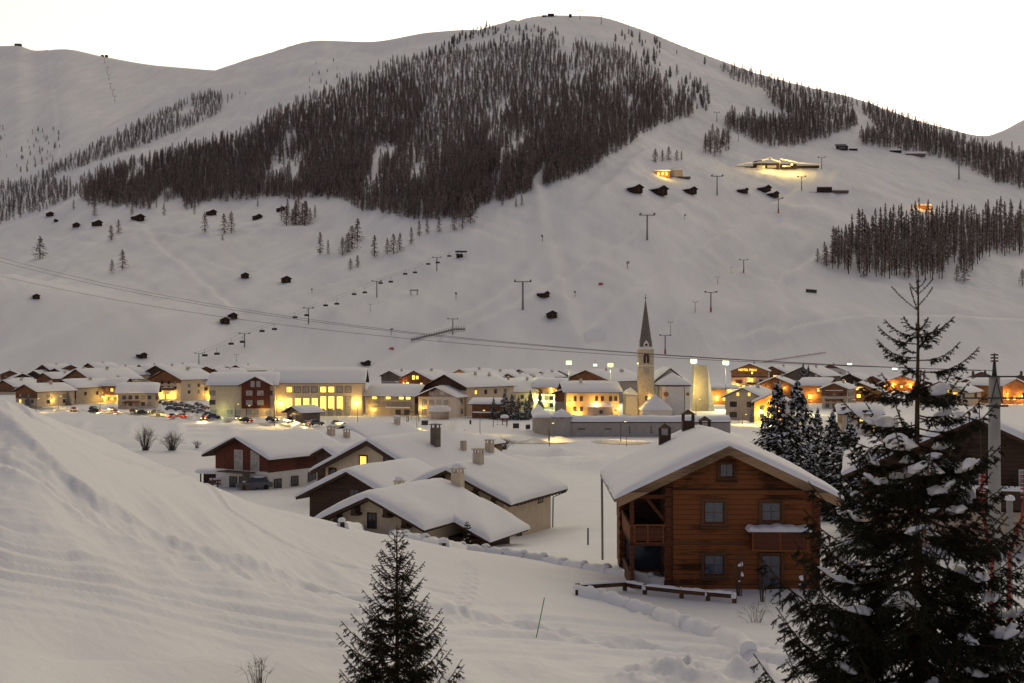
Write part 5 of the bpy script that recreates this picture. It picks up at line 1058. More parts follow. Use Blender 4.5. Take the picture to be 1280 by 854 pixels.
# snow guns
def gun_base():
    o = thing("snow_gun", "", "snow gun", (0, 0, -500)); m = MB(); m.tube([(0, 0, -.5), (0, 0, 3.4)], .2, 6); m.build("stand", mat("yellow_brown_steel", (.22, .14, .05), .6), o)
    m = MB(); m.tube([(-.5, -1.1, 4.2), (-.3, -.5, 4.0), (.2, .6, 3.6)], [.75, .85, .6], 10); m.build("fan_barrel", METAL, o); return o
GUN = gun_base(); first = True
for (px, row, hp_, lab) in [(678, 302, 8, "snow gun on a stand high on the middle piste"), (570, 374.5, 9, "snow gun on the slope left of the tall pylon"), (784.5, 336, 9, "yellow-footed snow gun on the open main piste"), (719, 371, 7, "snow gun with red hose right of the low dark hut"), (489, 418.5, 8, "snow gun above the long piste fence"), (856, 274, 6, "snow gun below the right dark barn"), (278, 342 - 18, 1, ""), (390, 367, 6, "tiny snow gun left of the chairlift line")]:
    if not lab: continue
    p = hit(px, row, 700); s = hp_ * p.y / FPX / 4.6
    if first: o = GUN; o.location = p; o.scale = (s,) * 3; o['label'] = lab; first = False
    else: o = copy_thing(GUN, p, R(px), lab, s)
    o['group'] = "snow guns"
def simple_box_thing(name, label, cat, px, row, parts, dmin=700, rz=0, group=None):
    p = hit(px, row, dmin); s = p.y / FPX; o = thing(name, label, cat, p, rz, group)
    for nm, m_, boxes in parts:
        for b in boxes:
            q = MB(); q.box(b[0] * s, b[1] * s, b[4] if len(b) > 4 else 0, b[5] if len(b) > 5 else 4 * s, b[2] * s, b[3] * s); q.build(nm, m_, o)
    return o, s
simple_box_thing("safety_box", "small red box on snow right of the tall middle pylon", "box", 751, 356.5, [("body", RED, [(-2.5, 2.5, -1, 3)]), ("lid", M_SNOW, [(-2.6, 2.6, 3.05, 3.7)])])
simple_box_thing("safety_box", "red box at the slope foot beside a lance left of the piste fence", "box", 489.5, 437, [("body", RED, [(-2.5, 2.5, -1, 2.6)]), ("lid", M_SNOW, [(-2.6, 2.6, 2.65, 3.2)])])
# lift stations
o, s = simple_box_thing("lift_station", "dark chairlift top station with a jutting roof in the middle left slope", "lift station", 574.5, 322.5, [("hut", H_DARK, [(-4, 4, 0, 5)]), ("bridge", DMETAL, [(-5.5, 9, 7, 9)]), ("leg", METAL, [(-3, -2, 5, 7), (2, 3, 5, 7)])])
o, s = simple_box_thing("lift_station", "small grey drag-lift frame beside the blue-shadowed track", "lift station", 517.4, 369.5, [("post", METAL, [(-4.5, -3.5, 0, 6), (3.5, 4.5, 0, 6)]), ("crossbeam", METAL, [(-5.5, 5.5, 6, 7.5)])])
o, s = simple_box_thing("lift_station", "dark lift station with glass front high right above the mountain lodge", "lift station", 1053, 188, [("body", H_DARK, [(-7, 7, 0, 6)]), ("canopy", METAL, [(-8.5, 5, 6, 8)]), ("window", GLASS, [(-5, 4, 2, 4.5, -.4, -.05)])])
simple_box_thing("hut", "low flat hut right beside the glass-fronted lift station", "hut", 1067, 188.5, [("body", H_DARK, [(-5, 5, 0, 2.6)]), ("roof_snow", M_SNOW, [(-5.2, 5.2, 2.65, 3.4)])])
simple_box_thing("summit_hut", "dark summit station on the left of the mountain top", "hut", 688.7, 21, [("body", H_DARK, [(-4, 4, -1, 4)]), ("annex", H_DARK, [(-11, -5, -1, 2)])])
simple_box_thing("summit_hut", "small dark block on the skyline between summit pylons", "hut", 713, 22, [("body", H_DARK, [(-1.6, 1.6, -1, 4)]), ("roof", M_SNOW, [(-1.8, 1.8, 4.05, 4.6)])])
simple_box_thing("ridge_hut", "tiny hut on the far left skyline", "hut", 22, 57, [("body", H_DARK, [(-4, 4, -1, 2)]), ("roof", M_SNOW, [(-4.2, 4.2, 2.05, 2.8)])])
simple_box_thing("ridge_hut", "pair of boxes at the top of the far ridge lift", "lift station", 130, 71, [("body", H_DARK, [(-4, -1, -1, 2.4), (1, 4, -1, 2.4)])])
o, s = simple_box_thing("restaurant", "mountain restaurant with yellow-lit windows left of the main piste top", "restaurant", 831, 222, [("wall", W_ORANGE, [(-13, 6, 0, 8)]), ("gable_block", P_SAND, [(4, 24, 3, 11, 10, 60)]), ("terrace", W_GREY, [(-40, -13, -2, .8), (24, 34, 1, 3, 10, 40)]), ("window", LITY, [(-9, -7, 3, 6, -.5, -.05), (-4, -2, 3, 6, -.5, -.05), (1, 3, 3, 6, -.5, -.05)])])
m_ = MB(); m_.hexa([(-14 * s, -2, 8 * s), (7 * s, -2, 8 * s), (7 * s, 5 * s, 10 * s), (-14 * s, 5 * s, 10 * s), (-14 * s, -2, 9 * s), (7 * s, -2, 9 * s), (7 * s, 5 * s, 11.5 * s), (-14 * s, 5 * s, 11.5 * s)]); m_.build("roof_snow", M_SNOW, o); m_ = MB(); m_.prism([(3 * s, 11 * s), (25 * s, 11 * s), (14 * s, 15 * s)], 8, 62); m_.build("gable_roof", M_SNOW, o); lamp_light((0, -8, 5), 2500, YL, .3, o)
o, s = simple_box_thing("mountain_lodge", "sprawling mountain lodge with low angled snow roofs and one bright lamp", "lodge", 962, 211, [("wall", H_DARK, [(-42, -8, -1, 3), (-20, 12, -2, 7), (14, 34, 0, 6), (34, 62, 1, 4)]), ("window", CURTAIN, [(-16, -6, 1, 4, -1.2, -.2), (-3, 8, 1, 4, -1.2, -.2), (16, 26, 2, 4, -1.2, -.2)])])
for (x0, x1, z0, z1) in ((-43, -10, 3, 9), (-21, 2, 7, 12), (-2, 13, 12, 7), (13, 36, 11, 6), (35, 63, 6, 4)):
    m_ = MB(); m_.hexa([(x0 * s, -3, z0 * s), (x1 * s, -3, z1 * s), (x1 * s, 6 * s, z1 * s + 1), (x0 * s, 6 * s, z0 * s + 1), (x0 * s, -3, (z0 + 1.6) * s), (x1 * s, -3, (z1 + 1.6) * s), (x1 * s, 6 * s, (z1 + 2) * s), (x0 * s, 6 * s, (z0 + 2) * s)]); m_.build("roof_snow", M_SNOW, o)
m_ = MB(); m_.dome(26 * s, -8, 3 * s, 1.3, 2.2, 8); b_ = m_.build("lamp", BULB_Y, o); lamp_light((22 * s, -22, 5), 14000, YL, .5, b_); lamp_light((-2 * s, -26, 4), 9000, YL, .5, b_)
o, s = simple_box_thing("mountain_hut", "dark square-topped hut with a long terrace on the upper piste", "hut", 1030, 241, [("wall", H_DARK, [(-8, 10, 0, 7)]), ("terrace", W_GREY, [(10, 31, 0, 3), (-22, -8, -2, 1)]), ("roof_snow", M_SNOW, [(-8.5, 10.5, 7.05, 8.2), (10, 31, 3.05, 3.8)])])
o, s = simple_box_thing("mountain_hut", "low hut with snow terrace at the right-hand forest edge", "hut", 1145, 195.5, [("wall", W_GREY, [(-12, 12, 0, 3.5)]), ("roof_snow", M_SNOW, [(-13, 13, 3.55, 6)])])
o, s = simple_box_thing("mountain_hut", "snow-buried lift hut left of the low hut at the forest edge", "hut", 1120, 191, [("wall", H_DARK, [(-7, 7, 0, 3)]), ("roof_snow", M_SNOW, [(-8, 6, 3.05, 5)]), ("mast", METAL, [(6, 7, 0, 8)])])
o, s = simple_box_thing("lit_hut", "hut with amber lamps among the right-hand larch grove", "hut", 1154, 262, [("wall", W_ORANGE, [(-10, 10, 0, 5)]), ("roof_snow", M_SNOW, [(-11, 11, 5.05, 7)]), ("window", LITY, [(-8, -6.5, 1, 3.4, -.5, -.05), (6, 8, 1, 3.4, -.5, -.05)])]); lamp_light((9 * s, -6, 3), 900, OR, .3, o); lamp_light((-6 * s, -6, 3), 900, OR, .3, o)
# piste fence and panels
p0 = [hit(514 + i * 2.1, 427.5 - (13.5 if i > 26 else 13.5 * i / 26) * 1.0, 700) for i in range(33)]
fe = thing("piste_fence", "long dark piste fence climbing from the hotel roofs to the lift pylon", "fence", p0[0]); m_ = MB()
for a, b in zip(p0[:-1], p0[1:]): m_.bar(a - p0[0] + Vector((0, 0, 1.3)), b - p0[0] + Vector((0, 0, 1.3)), .2, 1.1)
m_.build("netting", METAL, fe)
for q in p0: m_ = MB(); v = q - p0[0]; m_.tube([v + Vector((0, 0, -.5)), v + Vector((0, 0, 3.2))], .16, 4); m_.build("post", DMETAL, fe)
for i in range(4):
    p = hit(1009 + i * 3.4, 366.5 + i * .3, 700); o = thing("start_panel", "small dark padded panel in a row of four below the larch grove", "panel", p, 0, "dark panels on the piste"); m_ = MB(); m_.box(-1, 1, -.3, .3, .5, 3.1); m_.build("panel", DMETAL, o); m_ = MB(); m_.box(-1, 1, -.3, .3, 3.11, 3.5); m_.build("snow_cap", M_SNOW, o)
# red piste netting
rn = [hit(955 + i * 7, 453 - i * 1.05, 700) for i in range(12)]
ne = thing("safety_net", "faint red safety netting along the lower right piste", "net", rn[0]); m_ = MB()
for a, b in zip(rn[:-1], rn[1:]): m_.bar(a - rn[0] + Vector((0, 0, .5)), b - rn[0] + Vector((0, 0, .5)), .05, .7)
m_.build("netting", mat("faded_red_net", (.52, .42, .40), .8), ne)
for q in rn[::2]: m_ = MB(); v = q - rn[0]; m_.tube([v, v + Vector((0, 0, 1.8))], .07, 4); m_.build("pole", RED, ne)
# gondola cabins glowing
def cabin(px, row, d, label):
    o = thing("gondola_cabin", label, "gondola", P(px, row, d), 0, "lit gondola cabins"); m_ = MB(); m_.box(-.9, .9, -.9, .9, -2.2, -1.5); m_.box(-.85, .85, -.85, .85, -.35, 0); m_.build("cabin", P_WHITE, o); m_ = MB(); m_.box(-.83, .83, -.83, .83, -1.49, -.36); m_.build("window", mat("cabin_light", (.8, 1, .8), .4, emit=(.75, 1.0, .72), estr=.7), o); m_ = MB(); m_.tube([(0, 0, 0), (0, 0, 1.6)], .06, 4); m_.build("hanger", DMETAL, o)
cabin(744, 454, 560, "glowing greenish gondola cabin between the two left floodlights"); cabin(1062, 453, 520, "glowing greenish gondola cabin above the right-hand roofs"); cabin(1118.5, 458, 500, "glowing gondola cabin beside the big spruce")

# ------------------------------------------------------------------ valley floor: road, cars, playground, shrubs, fences
rp_ = [hit(*q, 180) for q in ROAD]
rc_ = []
for a, b in zip(rp_[:-1], rp_[1:]):
    for i in range(10): rc_.append(a.lerp(b, i / 10))
rc_.append(rp_[-1]); m_ = MB()
for i, p in enumerate(rc_):
    d = (rc_[min(i + 1, len(rc_) - 1)] - rc_[max(i - 1, 0)]); n_ = Vector((-d.y, d.x, 0)).normalized()
    for k in range(7): q = p + n_ * (k - 3) * 1.05; m_.v.append((q.x, q.y, gz(q.x, q.y) + .09 + .06 * (k == 3)))
for i in range(len(rc_) - 1):
    for k in range(6): b = i * 7 + k; m_.f.append((b, b + 7, b + 8, b + 1)); m_.m.append(0); m_.s.append(True)
rd = m_.build("road", mat("slushy_road", (.30, .28, .25), .35, .5, .35, .35, .4, 2.0)); rd['kind'] = 'structure'
CARP = [mat("car_paint_" + n, c, .3, .5) for n, c in (("dark", (.02, .022, .025)), ("grey", (.12, .12, .125)), ("silver", (.3, .3, .31)), ("red", (.20, .02, .015)), ("blue", (.03, .045, .09)), ("white", (.6, .6, .6)))]
TYRE = mat("tyre", (.02, .02, .02), .9); HEADL = mat("headlight", (1, 1, .9), .3, emit=(1, .72, .22), estr=3.5); TAILL = mat("tail_light", (.8, .05, .02), .3, emit=(1, .07, .02), estr=2.2); REDG = mat("unlit_tail_light", (.25, .01, .01), .3)
def car(p, rz, paint, label, group, on=False, snow=True):
    o = thing("parked_car" if not on else "trail_stand_in_car", label, "car", p, rz, group); m = MB()
    m.prism([(-2.1, .3), (2.1, .3), (2.15, .62), (1.95, .85), (.95, .95), (-1.75, .98), (-2.1, .8)], -.85, .85); bo_ = m.build("body", paint, o)
    m = MB(); m.hexa([(-1.7, -.8, .97), (1.0, -.8, .95), (1.0, .8, .95), (-1.7, .8, .97), (-1.35, -.62, 1.43), (.25, -.62, 1.43), (.25, .62, 1.43), (-1.35, .62, 1.43)]); m.build("window_band", GLASS, o)
    m = MB(); m.hexa([(-1.36, -.63, 1.432), (.26, -.63, 1.432), (.26, .63, 1.432), (-1.36, .63, 1.432), (-1.25, -.58, 1.48), (.15, -.58, 1.48), (.15, .58, 1.48), (-1.25, .58, 1.48)]); ro_ = m.build("roof", paint, o)
    if snow: m = MB(); m.dome(-.55, 0, 1.485, .72, .18, 10); m.build("roof_snow", M_SNOW, ro_)
    for x in (-1.3, 1.3):
        for y in (-.86, .72): m = MB(); m.tube([(x, y, .32), (x, y + .14, .32)], .32, 10); m.build("wheel", TYRE, o)
    for y in (-.6, .6):
        m = MB(); m.box(2.08, 2.18, y - .17, y + .17, .6, .76); m.build("headlight", HEADL if on else GLASS, o); m = MB(); m.box(-2.14, -2.06, y - .17, y + .17, .66, .82); m.build("tail_light", TAILL if on else REDG, o)
    if on:
        d = bpy.data.lights.new("headlight_beam", 'SPOT'); d.energy = 2600; d.color = (1, .66, .2); d.spot_size = R(60); d.shadow_soft_size = .1  # added beam, gives the road the yellow light of the trails
        l = bpy.data.objects.new("headlight_beam", d); COL.objects.link(l); l.parent = o; l.location = (2.3, 0, .7); l.rotation_euler = (R(86), 0, R(-90))
    return o
cn = ["dark", "grey", "silver", "red", "blue", "white"]
for i, (px, row, a, c) in enumerate([(203, 505, 80, 0), (209, 507, 75, 4), (216, 506, 82, 1), (223, 509, 70, 0), (229, 507, 78, 2), (236, 510, 75, 0), (243, 512, 80, 1), (225, 514, 10, 0), (236, 516, 5, 1), (214, 513, 12, 4), (248, 508, 78, 0), (256, 512, 75, 3), (252, 517, 8, 2), (174, 506, 70, 0), (183, 507, 75, 1), (262, 521, 5, 0)]):
    car(hit(px, row, 200), R(a), CARP[c], "snow-topped car parked in the crowded car park left of the long tan block", "cars in the car park")
def roadpt(px):
    row = np.interp(px, [q[0] for q in ROAD], [q[1] for q in ROAD]); return hit(px, row, 180)
for (px, side, c, lab) in [(112, 1, 0, "first of the stand-in cars with headlights on, at the left end of the road"), (134, 1, 1, "stand-in car with headlights on below the brown timber house"), (150, -1, 2, "stand-in car showing red tail lights below the low tan house"), (176, 1, 0, "stand-in car with headlights on before the low tan house"), (207, -1, 4, "stand-in car with red tail lights by the car park"), (248, -1, 0, "stand-in car with bright red tail lights at the long tan block"), (290, 1, 1, "stand-in car with headlights on below the long tan block"), (335, 1, 0, "stand-in car with headlights on near the tall street lamp"), (376, -1, 2, "stand-in car with tail lights by the weathered shed"), (420, 1, 5, "white stand-in car with headlights on before the tan hall"), (98, -1, 1, "grey stand-in car with tail lights at the far left end of the road"), (122, -1, 0, "dark stand-in car with tail lights opposite the first headlights"), (163, 1, 3, "red stand-in car with headlights on before the low tan house"), (192, 1, 0, "dark stand-in car with headlights on below the bright hotel"), (222, 1, 1, "stand-in car with headlights on in front of the car park"), (233, -1, 3, "red stand-in car with tail lights in front of the car park"), (268, 1, 4, "blue stand-in car with headlights on at the left corner of the long tan block"), (312, -1, 0, "dark stand-in car with tail lights below the brown gabled bay"), (355, 1, 2, "silver stand-in car with headlights on at the tall street lamp"), (398, 1, 1, "grey stand-in car with headlights on below the lit tall windows"), (440, -1, 0, "dark stand-in car with tail lights right of the white one")]:  # cars added in place of light trails, their lamps brighten the road
    p = roadpt(px); q = roadpt(px + 6); d = (q - p).normalized(); n_ = Vector((-d.y, d.x, 0)) * (1.6 * side); p = p + n_; p.z = gz(p.x, p.y) + .15
    car(p, math.atan2(d.y, d.x) + (0 if side > 0 else math.pi), CARP[c], lab, None, True, False)
car(hit(318, 612, 100), R(200), CARP[1], "snowy grey car beside the stairs of the red-brown chalet", None)
# playground
gp = hit(550, 524, 190); s = gp.y / FPX
gp_ = thing("gazebo", "round brown playground hut under a thick disc of snow", "gazebo", gp); m_ = MB(); m_.tube([(0, 0, -.5), (0, 0, 2.4)], 11 * s, 10, smooth=False); m_.build("wall", W_BROWN, gp_); m_ = MB(); m_.dome(0, 0, 2.41, 15.5 * s, 1.7, 16); m_.build("roof_snow", M_SNOW, gp_)
def frame_thing(name, label, cat, px, row, w, h, m=W_BROWN):
    p = hit(px, row, 190); o = thing(name, label, cat, p)
    for x in (-w / 2, w / 2): q = MB(); q.tube([(x, -.6, -.3), (x, 0, h)], .09, 5); q.build("leg", m, o); q = MB(); q.tube([(x, .6, -.3), (x, 0, h)], .09, 5); q.build("leg", m, o)
    q = MB(); q.tube([(-w / 2 - .2, 0, h), (w / 2 + .2, 0, h)], .09, 5); q.build("crossbar", m, o)
    for x in (-w / 5, w / 5): q = MB(); q.tube([(x, 0, h), (x, 0, .7)], .03, 4); q.box(x - .25, x + .25, -.12, .12, .62, .7); q.build("swing_seat", DMETAL, o)
    return o
frame_thing("swing", "wooden swing frame on the snowy playground right of the thin lamp", "swing", 625, 534, 3.6, 2.0); frame_thing("swing", "greenish climbing frame on the playground beside the gazebo", "play frame", 517, 527, 3.0, 2.8, mat("green_paint", (.06, .12, .05), .6)); frame_thing("swing", "brown climbing frame left of the greenish one", "play frame", 503, 528, 2.6, 2.2)
for (px, row, w, h, lab) in [(588, 532, .5, 1.5, "small dark springer post by the playground slide"), (645, 537, 1.6, 1.6, "dark play panel near the spruces"), (660, 538, 1.2, 1.4, "dark notice panel left of the graveyard wing"), (531, 533, 1.8, 1.6, "wire litter stand between gazebo and lamp")]:
    p = hit(px, row, 190); o = thing("notice_stand", lab, "panel", p); q = MB(); q.box(-w / 2, w / 2, -.1, .1, .3, h); q.build("panel", DMETAL, o); q = MB(); q.dome(0, 0, h + .002, w / 2, .25, 8); q.build("snow_cap", M_SNOW, o)
p = hit(631, 531, 190); o = thing("play_house", "little roofed play tower capped with snow by the swing", "play tower", p)
for x in (-.7, .7):
    for y in (-.7, .7): q = MB(); q.box(x - .08, x + .08, y - .08, y + .08, -.3, 1.9); q.build("post", W_BROWN, o)
q = MB(); q.box(-.8, .8, -.8, .8, .9, 1.05); q.build("floor", W_BROWN, o); q = MB(); q.dome(0, 0, 1.91, 1.2, .9, 8); q.build("roof_snow", M_SNOW, o)
p = hit(580.5, 573, 100); o = thing("post", "tall thin grey post standing behind the right chimney of the house cluster", "post", p); q = MB(); q.tube([(0, 0, -.4), (0, 0, 5.2)], .09, 6); q.build("shaft", METAL, o); q = MB(); q.box(-.25, .25, -.12, .12, 4.3, 5.0); q.build("meter_box", DMETAL, o)
def stake(px, row, h, label, m=DMETAL, dm=60, r=.06, lean=0.0, group=None):
    p = hit(px, row, dm); o = thing("marker_stake", label, "stake", p, 0, group); q = MB(); q.tube([(0, 0, -.4), (lean * h, 0, h)], r, 5); q.build("shaft", m, o); return o
for (px, row, h, lab) in [(687, 558, 3.6, "dark post in the snow in front of the corner pavilion"), (783, 558, 2.2, "dark post in the snow in front of the graveyard wall"), (735, 681, 1.15, "thin grey stake left of the log house"), (266, 612, 1.6, "stake by the fence left of the red-brown chalet")]: stake(px, row, h, lab, dm=60)
gs = stake(668, 794, 1.28, "leaning green plastic stake in the foreground snow", mat("green_stake", (.05, .32, .10), .5), 15, .017, .27)
# low fence left of the red chalet
for i, (a, b, lab) in enumerate([((262, 609), (312, 606), "short snowy fence in front of the red-brown chalet"), ((304, 613), (326, 609), "dark board fence beside the chalet's car")]):
    A, Bp = hit(*a, 100), hit(*b, 100); o = thing("board_fence", lab, "fence", A); n = 6
    for k in range(n): v = (Bp - A) * (k / (n - 1)); q = MB(); q.box(v.x - .08, v.x + .08, v.y - .08, v.y + .08, v.z - .3, v.z + 1.0); q.build("post", W_BROWN, o)
    for z in (.35, .75): q = MB(); q.bar(Vector((0, 0, z)), Bp - A + Vector((0, 0, z)), .05, .18); q.build("rail", W_BROWN, o)
    q = MB(); q.bar(Vector((0, 0, .98)), Bp - A + Vector((0, 0, .98)), .2, .25); q.build("rail_snow", M_SNOW, o)
p = hit(268, 604, 100); o = thing("woodpile_shelter", "small snow-topped shelter at the left corner of the red-brown chalet", "shelter", p)
for x in (-1.8, 1.8): q = MB(); q.box(x - .08, x + .08, -.1, .1, -.3, 1.4); q.build("post", W_DARK, o)
q = MB(); q.dome(0, .5, 1.41, 2.5, .7, 14); q.build("roof_snow", M_SNOW, o); q = MB(); q.box(-1.6, 1.6, .6, 1.2, -.2, 1.2); q.build("wood_stack", W_DARK, o)
# two-part log fences with snow cushions along the foreground crest
def log_fence(pts, label, dm=30, hpost=.44, rail_w=.16, smax_=.30, caps=1.0, rz=.22):
    ps = [hit(*q, dm) for q in pts]; o = thing("log_fence", label, "fence", ps[0])
    for i, q in enumerate(ps if caps < 1 else ps[:-1]):
        v = q - ps[0]; m = MB(); m.tube([v + Vector((0, 0, -.4)), v + Vector((0, 0, hpost * (.7 if i == len(ps) - 1 else 1)))], .11, 8); pz = m.build("post", W_BEAM, o)
        m = MB(); m.dome(v.x - .03, v.y + .02, v.z + hpost * (.45 if i % 3 else .62), caps * (.20 + .05 * ((i * 7) % 3)), caps * (.20 + .05 * ((i * 5) % 3)) + (hpost * .3 if caps < 1 else 0), 10, seed=i); m.build("snow_cap", M_SNOW, pz)
    for i, (a, b) in enumerate(zip(ps[:-1], ps[1:])):
        m = MB(); m.bar(a - ps[0] + Vector((0, 0, rz)), (b if caps < 1 or i < len(ps) - 2 else a.lerp(b, .9)) - ps[0] + Vector((0, 0, rz)), rail_w, .2); rl_ = m.build("rail", W_BEAM, o)
        m = MB(); A, Bv = a - ps[0], b - ps[0]; n = 8; d = (Bv - A); sd = Vector((-d.y, d.x, 0)).normalized()
        for k in range(n + 1):
            t = k / n; c = A.lerp(Bv, t); hh = smax_ * (.55 + .35 * math.sin(t * math.pi) + .12 * math.sin(i * 2.1 + k * 1.7))
            for (u, z) in ((-.42, -.6), (-.27, hh * .55), (-.08, hh), (.1, hh * .97), (.26, hh * .6), (.42, -.6)) if caps == 1 else ((-.14, rz), (-.15, rz + hh * .5), (-.06, rz + hh), (.05, rz + hh), (.14, rz + hh * .5), (.14, rz)): w_ = c + sd * u; m.v.append((w_.x, w_.y, w_.z + z + .10))
        for k in range(n):
            for j in range(5): e = k * 6 + j; m.f.append((e, e + 1, e + 7, e + 6)); m.m.append(0); m.s.append(True)
        m.f += [(0, 1, 2, 3, 4, 5), tuple(n * 6 + j for j in (5, 4, 3, 2, 1, 0))]; m.m += [0, 0]; m.s += [False, False]
        m.build("rail_snow", M_SNOW, rl_)
    return o
log_fence([(428, 659), (455, 661.5), (482, 666), (508, 672), (532, 677.5), (555, 682.5), (579, 686.5), (608, 690), (632, 693.5), (656, 697), (680, 701), (705, 706.5), (731, 711), (759, 715.5), (787, 720.5), (815, 727), (845, 734)], "long log fence under snow cushions running along the crest to the log house")
log_fence([(722, 744), (752, 749), (785, 760), (820, 770.5), (857, 783), (897, 796), (936, 812)], "log fence buried in snow humps descending to the lower right", smax_=.45)
log_fence([(722, 743), (781, 738.5), (806, 743), (852, 748), (885, 751), (918, 754)], "snow-laden log rails in front of the log house porch", smax_=.13, hpost=.5, caps=.45, rz=.33)

# power lines
for i, (row0, rowm, end) in enumerate([(322, 428.3, (1213, 463)), (327, 428.9 + .6, (1226, 463.5)), (345, 434.5, (1240, 463.2))]):
    A = P(end[0], end[1], 45.0); Bx = Vector((-110, 150, 0)); f = lambda t: (A.x + (Bx.x - A.x) * t, A.y + (Bx.y - A.y) * t)
    def t_at(px):
        k = (px - 640) / FPX; return (k * A.y - A.x) / ((Bx.x - A.x) - k * (Bx.y - A.y))
    t1, t2 = t_at(640), t_at(0); y1, y2 = f(t1)[1], f(t2)[1]
    z1 = CZ - (rowm - HOR) / FPX * y1; z2 = CZ - (row0 - HOR) / FPX * y2; M_ = np.array([[t1, t1 * t1], [t2, t2 * t2]]); a_, b2 = np.linalg.solve(M_, [z1 - A.z, z2 - A.z])
    m_ = MB(); m_.tube([(*f(t), A.z + a_ * t + b2 * t * t) for t in np.linspace(0, 1, 60)], .011, 5); o = m_.build("power_line", DMETAL)
    tag(o, ["topmost power line sweeping from the utility pole up to the left", "middle power line, close under the topmost one", "lowest power line of the three crossing the slope"][i], "cable", "power lines")
# utility pole
pp = P(1243, 823, 45); pp.z = gz(pp.x, pp.y); up_ = thing("utility_pole", "pale concrete utility pole with crossarms, insulators and red cable ends at right", "utility pole", pp); ht = CZ - (470 - HOR) / FPX * 45 - pp.z
m_ = MB(); m_.tube([(0, 0, -1), (0, 0, ht)], [.27, .2], 12); m_.build("pole", P_CONC, up_); m_ = MB(); m_.tube([(0, 0, ht), (0, 0, ht + .55)], [.10, .05], 8); m_.build("spike", DMETAL, up_)
INS = mat("brown_insulator", (.06, .025, .015), .3, .6)
def insul(par, a, b, n=5, r=.09, m=INS):
    a, b = Vector(a), Vector(b); q = MB(); q.tube([a, b], .03, 6)
    for i in range(n): c = a.lerp(b, (i + .5) / n); d = (b - a).normalized() * .03; q.tube([c - d, c + d], r, 10)
    return q.build("insulator", m, par)
insul(up_, (0, 0, ht + .5), (0, 0, ht + .85), 3, .14)
for z, xs_ in ((ht - .02, (-.95, 1.4)), (ht - .82, (-1.3, 1.5))):
    m_ = MB(); m_.box(xs_[0], xs_[1], -.30, -.21, z - .03, z + .03); ca = m_.build("crossarm", DMETAL, up_)
    for x in (xs_[0] + .05, xs_[0] + .5, xs_[1] - .5, xs_[1] - .05): insul(ca, (x, -.255, z + .035), (x, -.255, z + .2), 3, .05)
    insul(ca, (xs_[1] + .02, -.26, z), (xs_[1] + .75, -.26, z), 6, .05)
m_ = MB(); m_.bar((-.22, -.2, ht - 1.0), (0, -.2, ht - .1), .035, .035); m_.bar((.22, -.2, ht - 1.0), (0, -.2, ht - .1), .035, .035); m_.box(-.4, .4, -.3, -.2, ht - 1.15, ht - 1.08); m_.build("bracket", DMETAL, up_)
RC = mat("red_cable", (.30, .045, .03), .5, .4)
for (x0, x1) in ((-.62, -.24), (.95, .42)):
    zt2 = ht - 3.6; insul(up_, (x0, -.4, zt2), (x0, -.4, zt2 - 1.0), 6, .13, RC); m_ = MB(); m_.tube([(x0, -.4, zt2 - 1.0), (x0 * .9, -.4, zt2 - 1.7), (x1, -.36, zt2 - 3.0), (x1, -.36, -.5)], .06, 8); m_.build("red_cable", RC, up_)
    m_ = MB(); m_.tube([(x0, -.4, zt2), (x0 * 1.05, -.3, zt2 + 1.4), (x0 * 1.1, -.25, ht - .85)], .018, 5); m_.build("lead_wire", DMETAL, up_)
# second short pole behind
p2 = P(1262, 823, 47); p2.z = gz(p2.x, p2.y); o = thing("utility_pole", "short grey pole stub just right of the concrete utility pole", "utility pole", p2); m_ = MB(); m_.tube([(0, 0, -1), (0, 0, 5.4)], .13, 8); m_.build("pole", P_CONC, o); m_ = MB(); m_.dome(0, 0, 5.401, .2, .2, 8); m_.build("snow_cap", M_SNOW, o)
# chimney smoke
SM = bpy.data.materials.new("chimney_smoke"); SM.use_nodes = True; nt = SM.node_tree; nt.nodes.remove(nt.nodes["Principled BSDF"])
pv_ = nt.nodes.new("ShaderNodeVolumePrincipled"); pv_.inputs["Color"].default_value = (.78, .70, .64, 1); nt.links.new(pv_.outputs[0], nt.nodes["Material Output"].inputs["Volume"])
tcn = nt.nodes.new("ShaderNodeTexCoord"); nz = nt.nodes.new("ShaderNodeTexNoise"); nz.inputs["Scale"].default_value = .55; nz.inputs["Detail"].default_value = 3; nt.links.new(tcn.outputs["Object"], nz.inputs["Vector"])
mr = nt.nodes.new("ShaderNodeMapRange"); mr.inputs[1].default_value = .38; mr.inputs[2].default_value = .75; mr.inputs[3].default_value = .0; mr.inputs[4].default_value = .45; nt.links.new(nz.outputs[0], mr.inputs[0]); nt.links.new(mr.outputs[0], pv_.inputs["Density"])
q = P(557.5, 555, 136); m_ = MB(); m_.tube([(0, 0, 0), (.1, 0, 1.2), (.0, .2, 2.6), (-.3, .4, 4.2), (-.5, .6, 5.4), (-.5, .8, 6.6)], [.3, .9, 1.7, 2.1, 1.7, .4], 14); o = m_.build("smoke", SM, None, q); tag(o, "pale tan smoke drifting up from a chimney of the house cluster", "smoke"); o['kind'] = 'stuff'
